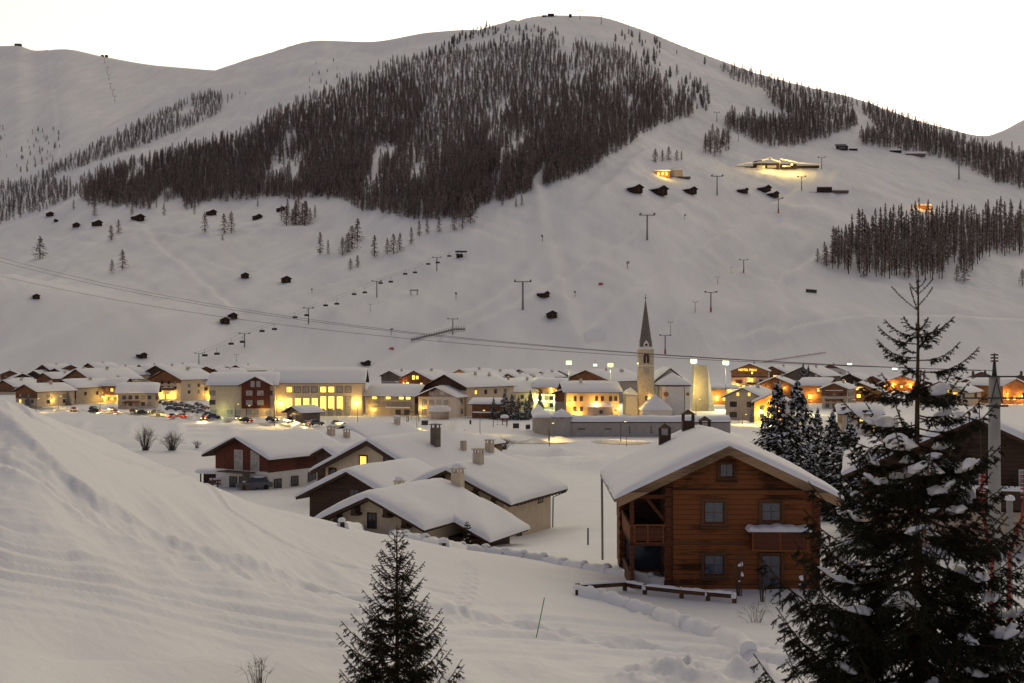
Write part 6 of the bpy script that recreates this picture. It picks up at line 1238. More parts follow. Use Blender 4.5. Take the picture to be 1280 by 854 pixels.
# ------------------------------------------------------------------ trees on the mountain
def np_mesh(name, V, F, mats, mi=None, smooth=False):
    """V (n,3), F (m,3) triangles"""
    me = bpy.data.meshes.new(name); V = np.asarray(V, np.float32); F = np.asarray(F, np.int32)
    me.vertices.add(len(V)); me.vertices.foreach_set("co", V.ravel()); me.loops.add(F.size); me.loops.foreach_set("vertex_index", F.ravel())
    me.polygons.add(len(F)); me.polygons.foreach_set("loop_start", np.arange(0, F.size, 3, dtype=np.int32))
    for m in mats: me.materials.append(m)
    if mi is not None: me.polygons.foreach_set("material_index", np.asarray(mi, np.int32))
    me.update(calc_edges=True); return me
LARCH = mat("larch_twigs", (.215, .155, .125), .95, .05, .35, .9)
LARCHD = mat("larch_twigs_dark", (.145, .108, .092), .95, .05, .3, .9)
CEMBRA = mat("pine_needles", (.045, .045, .035), .95, .05, .3, .9)
BARK = mat("bark", (.055, .040, .032), .95, .05, .3, 2.0)
TSNOW = mat("frost_snow", (.66, .66, .67), .8, .1)
def tri_strip(acc, a, b, w, m, up=(0, 0, 1)):
    """a thin tapering blade from a to b"""
    a = np.asarray(a); b = np.asarray(b); d = b - a; s = np.cross(d, up); n = np.linalg.norm(s)
    s = (s / n if n > 1e-6 else np.array([1., 0, 0])) * w / 2; k = len(acc[0]); acc[0] += [a - s, a + s, b]; acc[1].append((k, k + 1, k + 2)); acc[2].append(m)
def tree_meshes(seed, kind):
    """unit-height tree: (trunk mesh, crown mesh). kind: larch (bare, feathery), pine (dense, rounded)"""
    tall = kind == 'tall'; kind = 'larch' if tall else kind; r = random.Random(seed); acc = [[], [], []]; nb = 105 if tall else 120 if kind == 'larch' else 150; W = (.225 if kind == 'larch' else .24) * r.uniform(.85, 1.15) * (.62 if tall else 1)
    for i in range(nb):
        t = r.random() ** .9; z = ((.24 + .75 * t) if tall else (.10 + .88 * t)) if kind == 'larch' else .12 + .85 * t
        prof = (1 - t) ** .75 * (.6 + .4 * min(1, t / .25)) + .03 if kind == 'larch' else math.sin(math.pi * min(1, .16 + t * .84)) ** .6 * .9 * (1 - .45 * t) + .05
        L = W * prof * r.uniform(.55, 1.15); a = r.random() * 6.283; dirn = np.array([math.cos(a), math.sin(a), 0.]); drop = (-.15 - .35 * (1 - t)) if kind == 'larch' else .15
        p0 = np.array([0, 0, z]); p1 = p0 + dirn * L + np.array([0, 0, drop * L + .012])
        m = 0
        tri_strip(acc, p0, p1, .013 if kind == 'larch' else .03, m)
        for q in range(6):
            u = r.uniform(.25, 1.0); b = p0 + (p1 - p0) * u; side = np.array([-dirn[1], dirn[0], 0]) * r.uniform(-1, 1)
            e = b + (dirn * .4 + side) * L * .38 + np.array([0, 0, -r.uniform(.008, .05) if kind == 'larch' else r.uniform(-.01, .045)])
            sn = r.random() < (.22 if kind == 'larch' else .10)
            tri_strip(acc, b, e, (.0145 if kind == 'larch' else .034), 1 if sn else 0, up=(r.uniform(-1, 1), r.uniform(-1, 1), .5))
            if kind == 'larch' and q < 3:
                tri_strip(acc, b, b + np.array([r.uniform(-.01, .01), r.uniform(-.01, .01), -r.uniform(.03, .055)]), .012, 0, up=(math.cos(a), math.sin(a), .2))
    k = 6; tv = []; tf = []
    for j, (z, rad) in enumerate(((-.06, .014), (.5, .010 if tall else .009), (1.0, .001))):
        for i in range(k): tv.append((rad * math.cos(6.283 * i / k), rad * math.sin(6.283 * i / k), z))
    for j in range(2):
        for i in range(k): a, b, c, d = j * k + i, j * k + (i + 1) % k, (j + 1) * k + (i + 1) % k, (j + 1) * k + i; tf += [(a, b, c), (a, c, d)]
    return (tv, tf), acc
def tree_kit(kind, seeds, cm, nm):
    kit = []
    for s in seeds:
        (tv, tf), acc = tree_meshes(s, kind)
        tm = np_mesh(nm + "_trunk", tv, tf, [BARK]); cm_ = np_mesh(nm + "_crown", acc[0], acc[1], [cm, TSNOW], acc[2])
        V = list(tv) + list(acc[0]); F = list(tf) + [tuple(i + len(tv) for i in f) for f in acc[1]]; MI = [2] * len(tf) + list(acc[2])
        whole = np_mesh(nm, V, F, [cm, TSNOW, BARK], MI); kit.append((tm, cm_, whole))
    return kit
KITS = {'larch': tree_kit('larch', [1, 2, 3, 4], LARCH, "larch"), 'dark': tree_kit('larch', [5, 6], LARCHD, "dark_larch"), 'pine': tree_kit('pine', [7, 8], CEMBRA, "stone_pine"), 'tall': tree_kit('tall', [11, 12, 13], LARCH, "tall_larch")}
def inpoly(px, row, poly):
    inside = False; n = len(poly); j = n - 1
    for i in range(n):
        xi, yi = poly[i]; xj, yj = poly[j]
        if (yi > row) != (yj > row) and px < (xj - xi) * (row - yi) / (yj - yi) + xi: inside = not inside
        j = i
    return inside
# base-of-tree regions in the photo: polygon, row step, column step, clearing threshold, tree height (m), mix
REG = {
 'main': ([(92, 240), (110, 222), (160, 205), (215, 192), (300, 172), (345, 142), (400, 120), (440, 100), (480, 82), (520, 74), (560, 66), (600, 62), (640, 58), (690, 56), (740, 58), (790, 66), (800, 84), (822, 92), (845, 110), (862, 128), (868, 144), (850, 150), (820, 160), (800, 172), (780, 186), (755, 200), (735, 216), (700, 228), (660, 240), (640, 250), (600, 258), (590, 276), (560, 276), (520, 276), (490, 270), (450, 264), (428, 250), (400, 246), (370, 252), (330, 246), (280, 248), (240, 262), (215, 268), (180, 262), (150, 260), (110, 258)], 3.4, 4.0, -.32, 20, 'lld'),
 'main_dense': ([(100, 245), (130, 222), (200, 200), (300, 176), (350, 150), (420, 125), (500, 95), (540, 120), (500, 200), (450, 250), (380, 246), (240, 255), (150, 256)], 3.8, 4.4, -.28, 20, 'ld'),
 'right_edge': ([(640, 130), (760, 90), (845, 125), (855, 145), (800, 168), (750, 200), (690, 228), (600, 255), (560, 268), (560, 200)], 5.0, 5.4, -.2, 20, 'ld'),
 'top': ([(505, 75), (560, 52), (600, 40), (650, 32), (690, 36), (730, 42), (790, 52), (800, 62), (700, 60), (600, 66), (520, 78)], 5, 10, .12, 17, 'p'),
 'toprow': ([(560, 52), (600, 36), (625, 34), (628, 42), (600, 50), (565, 58)], 3, 7, -.4, 17, 'p'),
 'spur1': ([(768, 40), (800, 44), (830, 58), (850, 66), (885, 80), (886, 86), (850, 76), (820, 66), (780, 52)], 4.5, 8, -.02, 17, 'p'),
 'spur2': ([(800, 66), (830, 76), (842, 92), (832, 96), (812, 88), (800, 78)], 4.5, 6, -.3, 20, 'pd'),
 'spur3': ([(835, 92), (860, 98), (886, 118), (888, 140), (870, 142), (850, 124), (838, 110)], 4.5, 6, -.3, 22, 'pd'),
 'skyline': ([(892, 80), (930, 90), (980, 106), (1040, 122), (1062, 126), (1066, 136), (1020, 132), (960, 118), (920, 104)], 3.4, 4.6, -.5, 21, 'ld'),
 'block3': ([(955, 118), (1010, 130), (1062, 140), (1072, 158), (1045, 170), (1015, 178), (990, 186), (960, 184), (930, 172), (905, 158), (906, 150), (940, 152), (1000, 150), (970, 136)], 3.1, 3.8, -.6, 23, 'ld'),
 'block4': ([(876, 182), (895, 172), (912, 170), (916, 184), (900, 196), (884, 196)], 4, 5.5, -.5, 24, 'l'),
 'right1': ([(1066, 128), (1110, 142), (1160, 162), (1200, 178), (1290, 200), (1290, 240), (1250, 232), (1215, 214), (1180, 200), (1150, 194), (1110, 186), (1078, 182), (1074, 172), (1100, 170), (1095, 160)], 3.1, 3.8, -.6, 23, 'ld'),
 'left_tongue': ([(40, 226), (70, 208), (105, 190), (150, 168), (190, 148), (230, 128), (268, 116), (278, 122), (276, 140), (250, 155), (215, 168), (180, 182), (140, 196), (100, 210), (60, 224)], 2.6, 3.6, -.25, 18, 'ld'),
 'left_strip': ([(265, 128), (300, 116), (325, 104), (330, 108), (300, 122), (268, 138)], 3, 8, .1, 14, 'l'),
 'left_low': ([(-20, 236), (30, 230), (85, 226), (92, 236), (95, 246), (60, 262), (20, 276), (-20, 288)], 3.2, 4.2, -.5, 20, 'ld'),
 'left_scatter': ([(-10, 158), (60, 160), (90, 175), (70, 200), (40, 215), (-10, 222)], 6, 9, .03, 19, 'lp'),
 'up_scatter': ([(300, 110), (400, 78), (480, 62), (520, 74), (420, 112), (330, 140)], 8, 13, .22, 14, 'pl'),
 'grove': ([(1022, 330), (1045, 318), (1062, 300), (1090, 290), (1130, 292), (1160, 282), (1290, 280), (1290, 318), (1230, 322), (1215, 345), (1180, 352), (1140, 352), (1090, 350), (1060, 343)], 5.6, 5.6, -.46, 32, 't'),
 'clump': ([(350, 276), (372, 270), (395, 272), (398, 282), (372, 284)], 5, 6, -.5, 22, 'l'),
}
TREES = []; rt = random.Random(11)
for name, (poly, rs_, cs_, thr, hm, mix) in REG.items():
    xs = [p[0] for p in poly]; ys = [p[1] for p in poly]; row = min(ys)
    while row <= max(ys):
        px = min(xs) + rt.random() * cs_
        while px <= max(xs):
            jx, jr = px + rt.uniform(-.5, .5) * cs_, row + rt.uniform(-.5, .5) * rs_
            if inpoly(jx, jr, poly):
                nz_ = float(fbm(np.array([jx / 26.0 + .35 * jr / 26]), np.array([jr / 44.0]), 6, 3)[0])
                if nz_ > thr + rt.uniform(-.10, .14):
                    p = hit(jx, jr, 700); TREES.append((p, hm * rt.uniform(.45, 1.1), {'l': 'larch', 'd': 'dark', 'p': 'pine', 't': 'tall'}[rt.choice(mix)], name, jx, jr))
            px += cs_
        row += rs_
# single trees read off the photo: px, base row, height in px, width factor
SINGLE = [(50, 323, 29, 2.0), (139, 300, 20, 1.5), (148, 292, 18, 1.3), (140, 341, 18, 1.3), (153, 336, 25, 1.5), (256, 290, 26, 1.2), (280, 292, 26, 1.4), (289, 291, 28, 1.4), (278, 301, 8, 1.5), (358, 282, 26, 1.3), (370, 282, 28, 1.2), (381, 282, 32, 1.3), (400, 318, 29, 1.2), (410, 318, 20, 1.0), (428, 320, 25, 1.2), (435, 316, 26, 1.5), (440, 311, 30, 1.5), (447, 302, 30, 1.4), (438, 337, 15, 1.5), (447, 334, 16, 1.5), (468, 321, 28, 1.2), (484, 318, 22, 1.3), (492, 317, 26, 1.3), (500, 314, 24, 1.3), (514, 305, 22, 1.3), (524, 295, 20, 1.1), (534, 292, 20, 1.1), (549, 290, 20, 1.2), (568, 288, 24, 1.2), (578, 286, 26, 1.2), (588, 279, 38, 1.2), (573, 262, 24, 1.1), (628, 257, 12, 1.3), (652, 257, 14, 1.3), (645, 259, 12, 1.2), (819, 203, 18, 1.5), (836, 200, 18, 1.4), (828, 202, 16, 1.4), (846, 201, 14, 1.3), (852, 200, 12, 1.3), (1278, 357, 22, 1.4), (243, 268, 14, 1.0), (205, 270, 18, 1.0), (165, 272, 15, 1.1), (92, 262, 14, 1.0), (118, 270, 22, 1.0), (410, 250, 18, 1.0), (322, 258, 10, 1.2), (1022, 328, 18, 1.2), (1041, 330, 32, 1.2), (1033, 333, 26, 1.2), (1205, 352, 26, 1.3), (1196, 352, 22, 1.2)]
singles = []
for (px, row, hp_, wf) in SINGLE:
    p = hit(px, row, 700); singles.append((p, hp_ * p.y / FPX, 'larch', 'single', px, row, wf))
# the largest ones are individuals
TREES.sort(key=lambda t: -(t[1] / t[0].y + (.02 if t[3] in ('grove', 'clump') else 0)))
NIND = 300 - len(singles) - 12
ind, rest = TREES[:NIND], TREES[NIND:]
LABT = {'grove': "bare brown larch in the dense grove on the right-hand slope", 'single': None}
def plant(t, label, group, parts=False, wf=1.0):
    p, h, kd, reg = t[:4]; kit = rt.choice(KITS[kd]); o = bpy.data.objects.new("larch_tree" if kd != 'pine' else "pine_tree", None if parts else kit[2]); COL.objects.link(o); o.location = p - Vector((0, 0, .01 * h)); o.rotation_euler = (0, 0, rt.random() * 6.28); o.scale = (h * wf * (1.35 if wf > 1 else 1), h * wf, h); tag(o, label, "tree", group)
    if parts:
        for nm, me in (("trunk", kit[0]), ("crown", kit[1])): c = bpy.data.objects.new(nm, me); COL.objects.link(c); c.parent = o
for t in ind:
    if t[3] == 'grove': plant(t, "bare brown larch in the dense grove on the right-hand slope", "larches of the right-hand grove", True)
    else: plant(t, "frost-dusted bare larch along the edge of the big mountain forest", "larches of the mountain forest edge")
SGL = [((0, 200), "solitary bushy larch pair low on the left slope"), ((200, 320), "frosted larch on the left slope near a dark hay hut"), ((320, 480), "bare larch in the loose clumps below the middle forest edge"), ((480, 620), "bare larch in the row stepping down from the middle forest edge"), ((620, 700), "small larch just below the forest tip near the main piste"), ((700, 900), "small larch in the clump above the lit mountain restaurant"), ((900, 1400), "outlying larch at the rim of the right-hand grove")]
for t in singles:
    lab = next(l for (a, b), l in SGL if a <= t[4] < b)
    if t[4] < 100: lab = "solitary bushy larch alone low on the far left slope"
    elif t[4] < 200: lab = "bare larch in the small groups on the open left slope"
    plant(t, lab, "scattered larches: " + lab, True, t[6])
# everything else: the far forest, one mass
def forest(name, items):
    pts = np.array([tuple(t[0]) for t in items], np.float32); me = bpy.data.meshes.new(name); me.vertices.add(len(pts)); me.vertices.foreach_set("co", pts.ravel())
    a = me.attributes.new("tree_size", 'FLOAT', 'POINT'); a.data.foreach_set("value", np.array([t[1] for t in items], np.float32))
    order = [('larch', i) for i in range(4)] + [('dark', i) for i in range(2)] + [('pine', i) for i in range(2)]
    k = {'larch': (0, 4), 'dark': (4, 2), 'pine': (6, 2), 'tall': (0, 4)}
    b = me.attributes.new("tree_kind", 'INT', 'POINT'); b.data.foreach_set("value", np.array([k[t[2]][0] + rt.randrange(k[t[2]][1]) for t in items], np.int32))
    c = me.attributes.new("tree_turn", 'FLOAT', 'POINT'); c.data.foreach_set("value", np.array([rt.random() * 6.28 for _ in items], np.float32)); me.update()
    o = bpy.data.objects.new(name, me); COL.objects.link(o); o['kind'] = 'stuff'; tag(o, "dark larch and pine forest covering the mountainside", "forest")
    src = bpy.data.collections.new("tree_sources")
    for i, (kd, j) in enumerate(order): s = bpy.data.objects.new("source_%d" % i, KITS[kd][j][2]); src.objects.link(s)
    ng = bpy.data.node_groups.new("forest_nodes", 'GeometryNodeTree'); ng.interface.new_socket("Geometry", in_out='INPUT', socket_type='NodeSocketGeometry'); ng.interface.new_socket("Geometry", in_out='OUTPUT', socket_type='NodeSocketGeometry')
    N = ng.nodes; L = ng.links; gi = N.new("NodeGroupInput"); go = N.new("NodeGroupOutput"); ci = N.new("GeometryNodeCollectionInfo"); ci.inputs["Collection"].default_value = src; ci.inputs["Separate Children"].default_value = True; ci.inputs["Reset Children"].default_value = True
    iop = N.new("GeometryNodeInstanceOnPoints"); iop.inputs["Pick Instance"].default_value = True
    def attr(nm, ty): n = N.new("GeometryNodeInputNamedAttribute"); n.data_type = ty; n.inputs["Name"].default_value = nm; return n.outputs["Attribute"]
    cx = N.new("ShaderNodeCombineXYZ"); L.new(attr("tree_turn", 'FLOAT'), cx.inputs[2]); L.new(gi.outputs[0], iop.inputs["Points"]); L.new(ci.outputs[0], iop.inputs["Instance"]); L.new(attr("tree_kind", 'INT'), iop.inputs["Instance Index"]); L.new(cx.outputs[0], iop.inputs["Rotation"])
    L.new(attr("tree_size", 'FLOAT'), iop.inputs["Scale"]); L.new(iop.outputs[0], go.inputs[0]); md = o.modifiers.new("forest", 'NODES'); md.node_group = ng
    return o
forest("mountain_forest", rest)
print("TREES", len(ind), len(rest))
# ------------------------------------------------------------------ spruces
NEEDLE = mat("spruce_needles", (.022, .023, .013), .8, .15, .3, 6.0)
TWIG = mat("spruce_twig", (.085, .045, .022), .9, .1)
SBARK = mat("spruce_bark", (.075, .045, .028), .9, .1, .3, 5.0, .5, 30, bdist=.01)
CONEM = mat("spruce_cone", (.17, .075, .035), .7, .2, .3, 20)
class NP:
    def __init__(s): s.V = []; s.F = []; s.M = []; s.n = 0
    def add(s, V, F, m): s.V.append(V); s.F.append(F + s.n); s.M.append(np.full(len(F), m)); s.n += len(V)
    def mesh(s, name, mats): return np_mesh(name, np.concatenate(s.V), np.concatenate(s.F), mats, np.concatenate(s.M))
def unit(v): return v / (np.linalg.norm(v, axis=-1, keepdims=True) + 1e-9)
def brush(acc, p0, p1, dens, nl, nw, r, m=0, taper=True):
    """bottle-brush of needles along the twig p0->p1"""
    L = np.linalg.norm(p1 - p0); n = max(4, int(L * dens)); t = r.random(n); d = (p1 - p0) / (L + 1e-9)
    a = np.array([0, 0, 1.]) if abs(d[2]) < .9 else np.array([1., 0, 0]); u = np.cross(d, a); u /= np.linalg.norm(u); v = np.cross(u, d)
    th = r.random(n) * 6.283; rad = np.cos(th)[:, None] * u + np.sin(th)[:, None] * v
    b = p0 + t[:, None] * (p1 - p0); dirn = unit(rad * .9 + d * (.55 + .3 * r.random((n, 1)))); e = b + dirn * (nl * (.75 + .5 * r.random((n, 1))))
    s = unit(np.cross(dirn, rad + d * .3 + r.normal(size=(n, 3)) * .3)) * nw / 2
    V = np.stack([b - s, b + s, e], 1).reshape(-1, 3); F = np.arange(3 * n).reshape(-1, 3); acc.add(V, F, m)
def stick(acc, pts, rads, m, k=4):
    pts = np.asarray(pts); V = []
    for i, p in enumerate(pts):
        d = unit(pts[min(i + 1, len(pts) - 1)] - pts[max(i - 1, 0)]); a = np.array([0, 0, 1.]) if abs(d[2]) < .9 else np.array([1., 0, 0]); u = unit(np.cross(d, a)); v = np.cross(u, d)
        for j in range(k): t = 6.283 * j / k; V.append(p + (u * math.cos(t) + v * math.sin(t)) * rads[i])
    F = []
    for i in range(len(pts) - 1):
        for j in range(k): a, b, c, d_ = i * k + j, i * k + (j + 1) % k, (i + 1) * k + (j + 1) % k, (i + 1) * k + j; F += [(a, b, c), (a, c, d_)]
    acc.add(np.array(V), np.array(F), m)
def spruce(name, label, loc, H, Rb, levels, seed, snow=0, cones=0, dens=170, nl=.022, nw=.004, bare=.16, tw=.34, per=(5, 7), group=None, prof=None, skip=0.0, dn=.32, twn=15, lift=0.0, cush=.6):
    r = np.random.default_rng(seed); rr = random.Random(seed); acc = NP(); root = thing(name, label, "tree", loc, 0, group); tips = []; caps = []
    zt = np.concatenate([H * (1 - bare) * (1 - (1 - np.linspace(0, 1, levels)) ** 1.0), H * np.array([1 - bare * .72, 1 - bare * .42])]); zt = zt * .97 + .03 * H; zt[:levels] += np.array([rr.uniform(-.5, .5) for _ in range(levels)]) * H * (1 - bare) / levels
    for li, z in enumerate(zt):
        f = z / H; Lm = Rb * (prof(f) if prof else (1 - f) ** .82); top = li >= levels
        nb = rr.randint(*per) if not top else 5
        a0 = rr.random() * 6.28
        for b in range(nb):
            if rr.random() < skip + (.48 if f > .68 and H > 6 else 0): continue
            a = a0 + 6.283 * b / nb + rr.uniform(-.25, .25); L = max(.12, Lm * rr.uniform(.72, 1.12)); L = min(L, H * .12) if top else L
            out = np.array([math.cos(a), math.sin(a), 0]); z0 = z + rr.uniform(-.04, .04) * H * .3
            rise = .75 if top else (lift * (.35 + .65 * f) + .35 * max(0, f - .35) / .65 - .30 * (1 - f) * dn / .32)
            n = 7; pts = [np.array([0, 0, z0]) + out * L * t + np.array([0, 0, L * (rise * t - (dn * math.sin(t * 2.6) * (1 - f) ** .5 if not top else 0) + .42 * t ** 3 * (.35 + .65 * (1 - f)))]) for t in np.linspace(0, 1, n)]
            rad = [max(.004, .012 * L ** .8 * (1 - .8 * t)) for t in np.linspace(0, 1, n)]; stick(acc, pts, rad, 1, 4)
            side = np.array([-out[1], out[0], 0])
            for i in range(n - 1):
                if i >= 1 or top or f > .7: brush(acc, pts[i], pts[i + 1], dens * (1.3 if i > 3 else .8), nl, nw, r)
            ntw = max(3, int(twn * min(1.3, L / Rb * 1.6 + .2))) if not top else (2 if rr.random() < .4 else 0)
            for q in range(ntw):
                t = .18 + .78 * (q + rr.random()) / ntw; k = min(int(t * (n - 1)), n - 2); w = t * (n - 1) - k; p = pts[k] * (1 - w) + pts[k + 1] * w
                sl = (1 if q % 2 else -1); tl = L * tw * (1.12 - t) ** .7 * rr.uniform(.6, 1.1); tl = max(tl, .10)
                droop = -.30 * (1 - f) + rr.uniform(-.25, .12)
                e = p + (side * sl * rr.uniform(.6, 1.0) + out * rr.uniform(.5, .9)) * tl * .8 + np.array([0, 0, droop * tl]); mid = (p + e) / 2 + np.array([0, 0, .05 * tl])
                stick(acc, [p, mid, e], [.005, .0035, .002], 1, 3); brush(acc, p, mid, dens, nl, nw, r); brush(acc, mid, e, dens * 1.15, nl, nw, r)
                if tl > .16:
                    for s2 in (-1, 1, -1, 1, 1):
                        u = rr.uniform(.25, .85); p2 = p + (e - p) * u; d2 = unit(e - p); sd2 = np.cross(d2, [0, 0, 1.]); e2 = p2 + (d2 * .7 + sd2 * s2 * .7) * tl * .36 + np.array([0, 0, rr.uniform(-.35, .05) * tl]); brush(acc, p2, e2, dens, nl, nw, r)
            if L > .3 * Rb and not top: tips.append((pts, L, f, out))
    # trunk
    m = MB(); k = 10; zs = np.linspace(-.6, H, k); m.tube([(0.012 * H * math.sin(z * .9) * .15, 0, z) for z in zs], [max(.006, .0125 * H * (1 - max(0, z) / H) ** .9 + .006) for z in zs], 8); m.build("trunk", SBARK, root)
    tz = np.array([0, 0, H * (1 - bare)]); brush(acc, tz, np.array([0, 0, H * .995]), dens * .8, nl * .8, nw, r)
    c = bpy.data.objects.new("crown", acc.mesh("crown", [NEEDLE, TWIG])); COL.objects.link(c); c.parent = root
    rr.shuffle(tips)
    for (pts, L, f, out) in tips[:snow]:
        # cushion of snow lying along the branch
        a0 = rr.uniform(.35, .6); a1 = min(1.0, a0 + rr.uniform(.16, .34)); n = 12; m = MB(); kk = 10; wd = min(.22, .13 * L + .05) * rr.uniform(.7, 1.6) * cush; side = np.array([-out[1], out[0], 0]); ph = rr.random() * 6
        for i in range(n + 1):
            t = a0 + (a1 - a0) * i / n; x = t * 6; j = min(int(x), 5); p = pts[j] * (1 - (x - j)) + pts[min(j + 1, 6)] * (x - j); e = math.sin(math.pi * (i + .02) / (n + .04)) ** .5; lump = 1 + .32 * math.sin(i * 1.3 + ph) + .2 * math.sin(i * 2.7 + 2 * ph)
            for q in range(kk):
                an = 2 * math.pi * q / kk; hgt = math.sin(an); m.v.append(tuple(p + side * (math.cos(an) * wd * e * lump * (1 + .25 * math.sin(q * 2 + i + ph)) + .3 * wd * math.sin(i * .9 + ph)) + np.array([0, 0, .012 + (wd * .75 * hgt if hgt > 0 else wd * .18 * hgt) * e * lump])))
        for i in range(n):
            for q in range(kk): m.f.append((i * kk + q, i * kk + (q + 1) % kk, (i + 1) * kk + (q + 1) % kk, (i + 1) * kk + q)); m.m.append(0); m.s.append(True)
        m.build("snow_cushion", M_SNOW, root)
    for (pts, L, f, out) in [t for t in tips if t[2] > .42][:cones]:
        p = pts[5] * .6 + pts[4] * .4; m = MB(); h = rr.uniform(.10, .15); m.tube([tuple(p + np.array([0, 0, -.01])), tuple(p + np.array([0, 0, -.03])), tuple(p + np.array([0, 0, -h * .5])), tuple(p + np.array([0, 0, -h]))], [.006, .02, .024, .006], 8); m.build("cone", CONEM, root)
    return root
bp = onground(1147, 21.5); Hb = (CZ - (338 - HOR) / FPX * 21.5) - bp.z
def bigprof(f): return ((1 - f) ** .95 * (1.0 + .10 * math.sin(f * 19)) if f < .62 else (1 - f) ** .8 * .92) * (1 if f < .8 else .9)
spruce("spruce_tree", "big dark spruce filling the lower right, snow cushions and cones on its branches", bp, Hb, 3.7, 30, 4, snow=95, cones=34, dens=400, nl=.034, nw=.0085, bare=.12, tw=.36, per=(7, 9), prof=bigprof, skip=.07, twn=25, dn=.30, lift=.12)
sp_ = onground(496, 24.5); Hs = (CZ - (656 - HOR) / FPX * 24.5) - sp_.z
spruce("spruce_tree", "small bare-topped young spruce at bottom centre of the foreground snow", sp_, Hs, 1.45, 19, 9, snow=0, cones=1, dens=420, nl=.026, nw=.008, bare=.15, tw=.40, per=(6, 8), prof=lambda f: (1 - f) ** .9, dn=.10, twn=14, lift=.42)
q = hit(583, 679, 66); spruce("spruce_tree", "little snow-dusted spruce sapling against the low cream farmhouse", onground(584, 78), 1.75, .34, 9, 12, snow=8, dens=260, nl=.03, nw=.008, bare=.2, prof=lambda f: (1 - f) ** .6 + .15)
def mid_spruce(seed): return None
def village_spruce_kit(seed, H=10.0, R_=2.6, snow=.22):
    r = random.Random(seed); acc = [[], [], []]
    for i in range(520):
        t = r.random() ** 1.15; z = H * (.05 + .93 * t); L = R_ * ((1 - t) ** .9 + .03) * r.uniform(.6, 1.1); a = r.random() * 6.283; d = np.array([math.cos(a), math.sin(a), 0]); p0 = np.array([0, 0, z]); p1 = p0 + d * L + np.array([0, 0, L * (-.35 * (1 - t) + .05)]); tri_strip(acc, p0, p1, .16, 0)
        for q in range(7):
            u = r.uniform(.3, 1); b = p0 + (p1 - p0) * u; sd = np.array([-d[1], d[0], 0]) * r.uniform(-1, 1); e = b + (d * .5 + sd) * L * .36 + np.array([0, 0, -r.uniform(.05, .4)]); tri_strip(acc, b, e, .15, 0, up=(r.uniform(-1, 1), r.uniform(-1, 1), .6))
            if r.random() < snow: tri_strip(acc, b + np.array([0, 0, .05]), e + np.array([0, 0, .12]), .30, 1, up=(r.uniform(-.3, .3), r.uniform(-.3, .3), 1))
    cm = np_mesh("crown", acc[0], acc[1], [NEEDLE, M_SNOW], acc[2]); m = MB(); m.tube([(0, 0, -.8), (0, 0, H)], [.18, .02], 6); t_ = m.build("trunk", SBARK); tm = t_.data; bpy.data.objects.remove(t_); return tm, cm
VK = [village_spruce_kit(41), village_spruce_kit(42, 10, 2.9), village_spruce_kit(43, 10, 2.2)]; VKS = [village_spruce_kit(51, 10, 2.6, .7)]
def vspruce(px, row, top, label, kit, d=None, group=None, wf=1.0):
    p = hit(px, row, 190) if d is None else onground(px, d); h = (CZ - (top - HOR) / FPX * p.y) - p.z; o = thing("spruce_tree", label, "tree", p, 0, group); o.rotation_euler = (0, 0, px * 1.7); s = h / 10; o.scale = (s * wf, s * wf, s)
    for nm, me in zip(("trunk", "crown"), kit): c = bpy.data.objects.new(nm, me); COL.objects.link(c); c.parent = o
for (px, row, top, lab) in [(617, 524, 496, "leftmost and palest of the dark spruces beside the playground barn"), (631, 525, 487, "tall dark spruce second from left beside the playground barn"), (640, 524, 491, "dark spruce in the middle of the playground clump"), (648, 525, 494, "lower dark spruce right of the playground clump's middle"), (663, 523, 487, "tall dark spruce towards the yellow-lit block"), (657, 525, 497, "short dark spruce before the big brown chalet"), (675, 519, 489, "slim dark spruce standing against the yellow-lit block")]: vspruce(px, row, top, lab, VK[int(px) % 3])
vspruce(85, 507, 488, "snow-covered spruce right of the dark brown chalet", VKS[0]); vspruce(36, 507, 492, "small snowy spruce in front of the leftmost chalets", VKS[0]); vspruce(925, 524, 505, "snow-laden spruce glowing by the shuttered stone-coloured house", VKS[0]); vspruce(940, 528, 506, "thin frosted tree in lamp light left of the first tall spruce", VKS[0], wf=.7)
vspruce(1004, 482, 453, "dark spruce pair on the hill edge, left one", VK[0], d=560, wf=.8) ; vspruce(1010.5, 482, 455, "dark spruce pair on the hill edge, right one", VK[2], d=560, wf=.8)
for (px, d, top, lab, wf) in [(972, 112, 474, "first tall dark spruce behind the log house, left of its twin", 1.25), (997, 118, 473, "second tall dark spruce behind the log house, right of its twin", 1.2), (1022, 135, 508, "smaller spruce between the tall twins and the garage house", 1.0), (1041, 105, 512, "snowy spruce just left of the big foreground spruce", 1.1), (1063, 98, 526, "bushy dark spruce half hidden by the big foreground spruce", 1.5), (1062, 150, 520, "distant spruce before the garage house", .9), (985, 104, 548, "low young spruce at the feet of the tall twins", 1.3), (1012, 100, 560, "low snowy bush-like spruce behind the log house eave", 1.4)]: vspruce(px, 0, top, lab, VK[int(px) % 3], d=d, wf=wf)
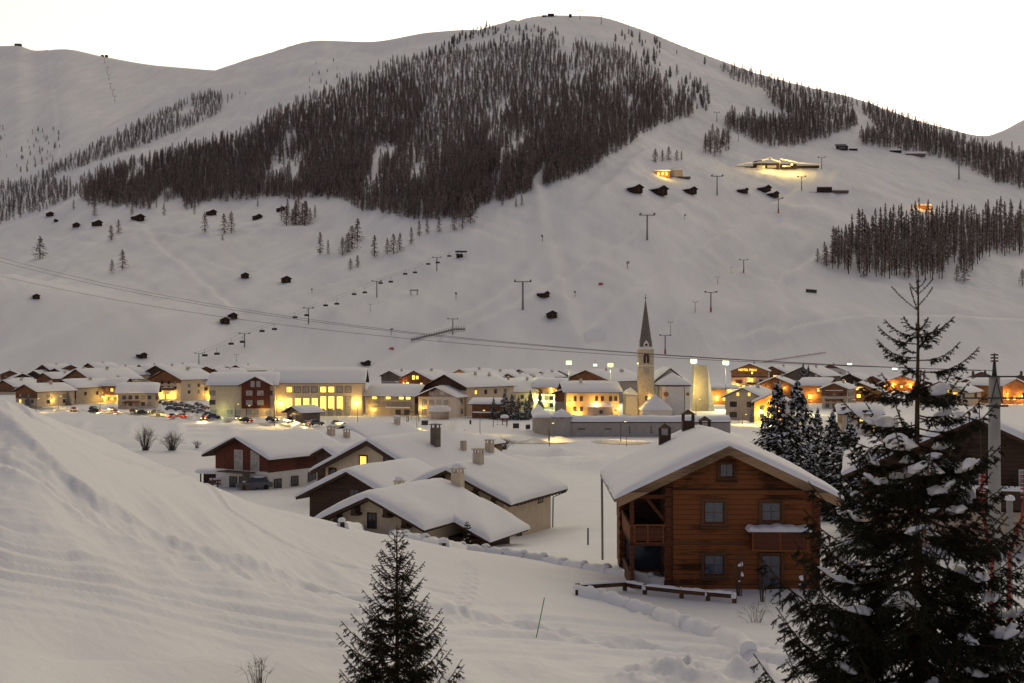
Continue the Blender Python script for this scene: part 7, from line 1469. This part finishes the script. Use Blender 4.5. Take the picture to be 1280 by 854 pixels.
# bare shrubs
BUSH = mat("bare_twigs", (.10, .075, .058), .95, .05)
def shrub(px, row, w, h, label, n=90, seed=1, dmin=100, m=BUSH, r0=.05):
    p = hit(px, row, dmin); s = p.y / FPX; W, H = w * s, h * s; r = np.random.default_rng(seed); acc = NP(); o = thing("bare_shrub", label, "shrub", p)
    for i in range(n):
        a = r.random() * 6.28; sp2 = r.random() ** .7; b = np.array([math.cos(a), math.sin(a), 0]) * W * .12 * r.random(); e = np.array([math.cos(a) * W * .5 * sp2, math.sin(a) * W * .35 * sp2, H * (1 - .45 * sp2 ** 2) * r.uniform(.65, 1.0)]); mid = (b + e) / 2 + np.array([0, 0, H * .12]) + r.normal(size=3) * W * .03
        stick(acc, [b - np.array([0, 0, .2]), mid, e], [r0 * .6, r0 * .4, r0 * .14], 0, 3)
        for q in range(4): t = r.uniform(.35, .95); pt = mid + (e - mid) * t; stick(acc, [pt, pt + (e - mid) * .3 + r.normal(size=3) * W * .10], [r0 * .26, r0 * .1], 0, 3)
    c = bpy.data.objects.new("branches", acc.mesh("branches", [m])); COL.objects.link(c); c.parent = o
shrub(182, 563, 30, 31, "tall bare shrub by the stream bank, left of its lower twin", 100, 1); shrub(215, 563, 32, 25, "lower bare shrub by the stream bank, right of its taller twin", 100, 2); shrub(630, 562, 28, 14, "low bare bush on the stream bank beyond the cream house", 70, 3, 150); shrub(567, 557, 20, 15, "bare bush behind the smoking chimney", 60, 4, 150); shrub(246, 560, 14, 10, "sparse twigs on the stream bank right of the two shrubs", 30, 5)
for (px, row, w, h, lab, sd) in [(924, 745, 22, 70, "thin bare sapling with clotted snow before the log house door window", 6), (953, 752, 20, 40, "dry twiggy sapling right of the snowy sapling", 7), (1005, 745, 10, 48, "bare sapling with snow at the right corner of the log house", 8)]:
    shrub(px, row, w, h, lab, 14, sd, 30, BUSH, .035); o = bpy.data.objects[[k for k in bpy.data.objects.keys() if k.startswith("bare_shrub")][-1]]
    rr = random.Random(sd)
    for i in range(4 if sd != 7 else 1): m = MB(); z = .5 + i * rr.uniform(.25, .38); z *= rr.uniform(.7, 1.3); m.dome(rr.uniform(-.25, .25), -.05, z * (h / 60), .04 + rr.random() * .07, .08 + rr.random() * .18, 8, seed=i); m.build("snow_clot", M_SNOW, o)
shrub(322, 862, 46, 46, "dry grass stalks poking from the foreground snow", 26, 9, 8, mat("dry_stalks", (.13, .09, .06), .9), .010)
shrub(945, 778, 50, 26, "dry weed stems in front of the log fence end", 16, 10, 30, mat("dry_stalks", (.13, .09, .06), .9), .018)
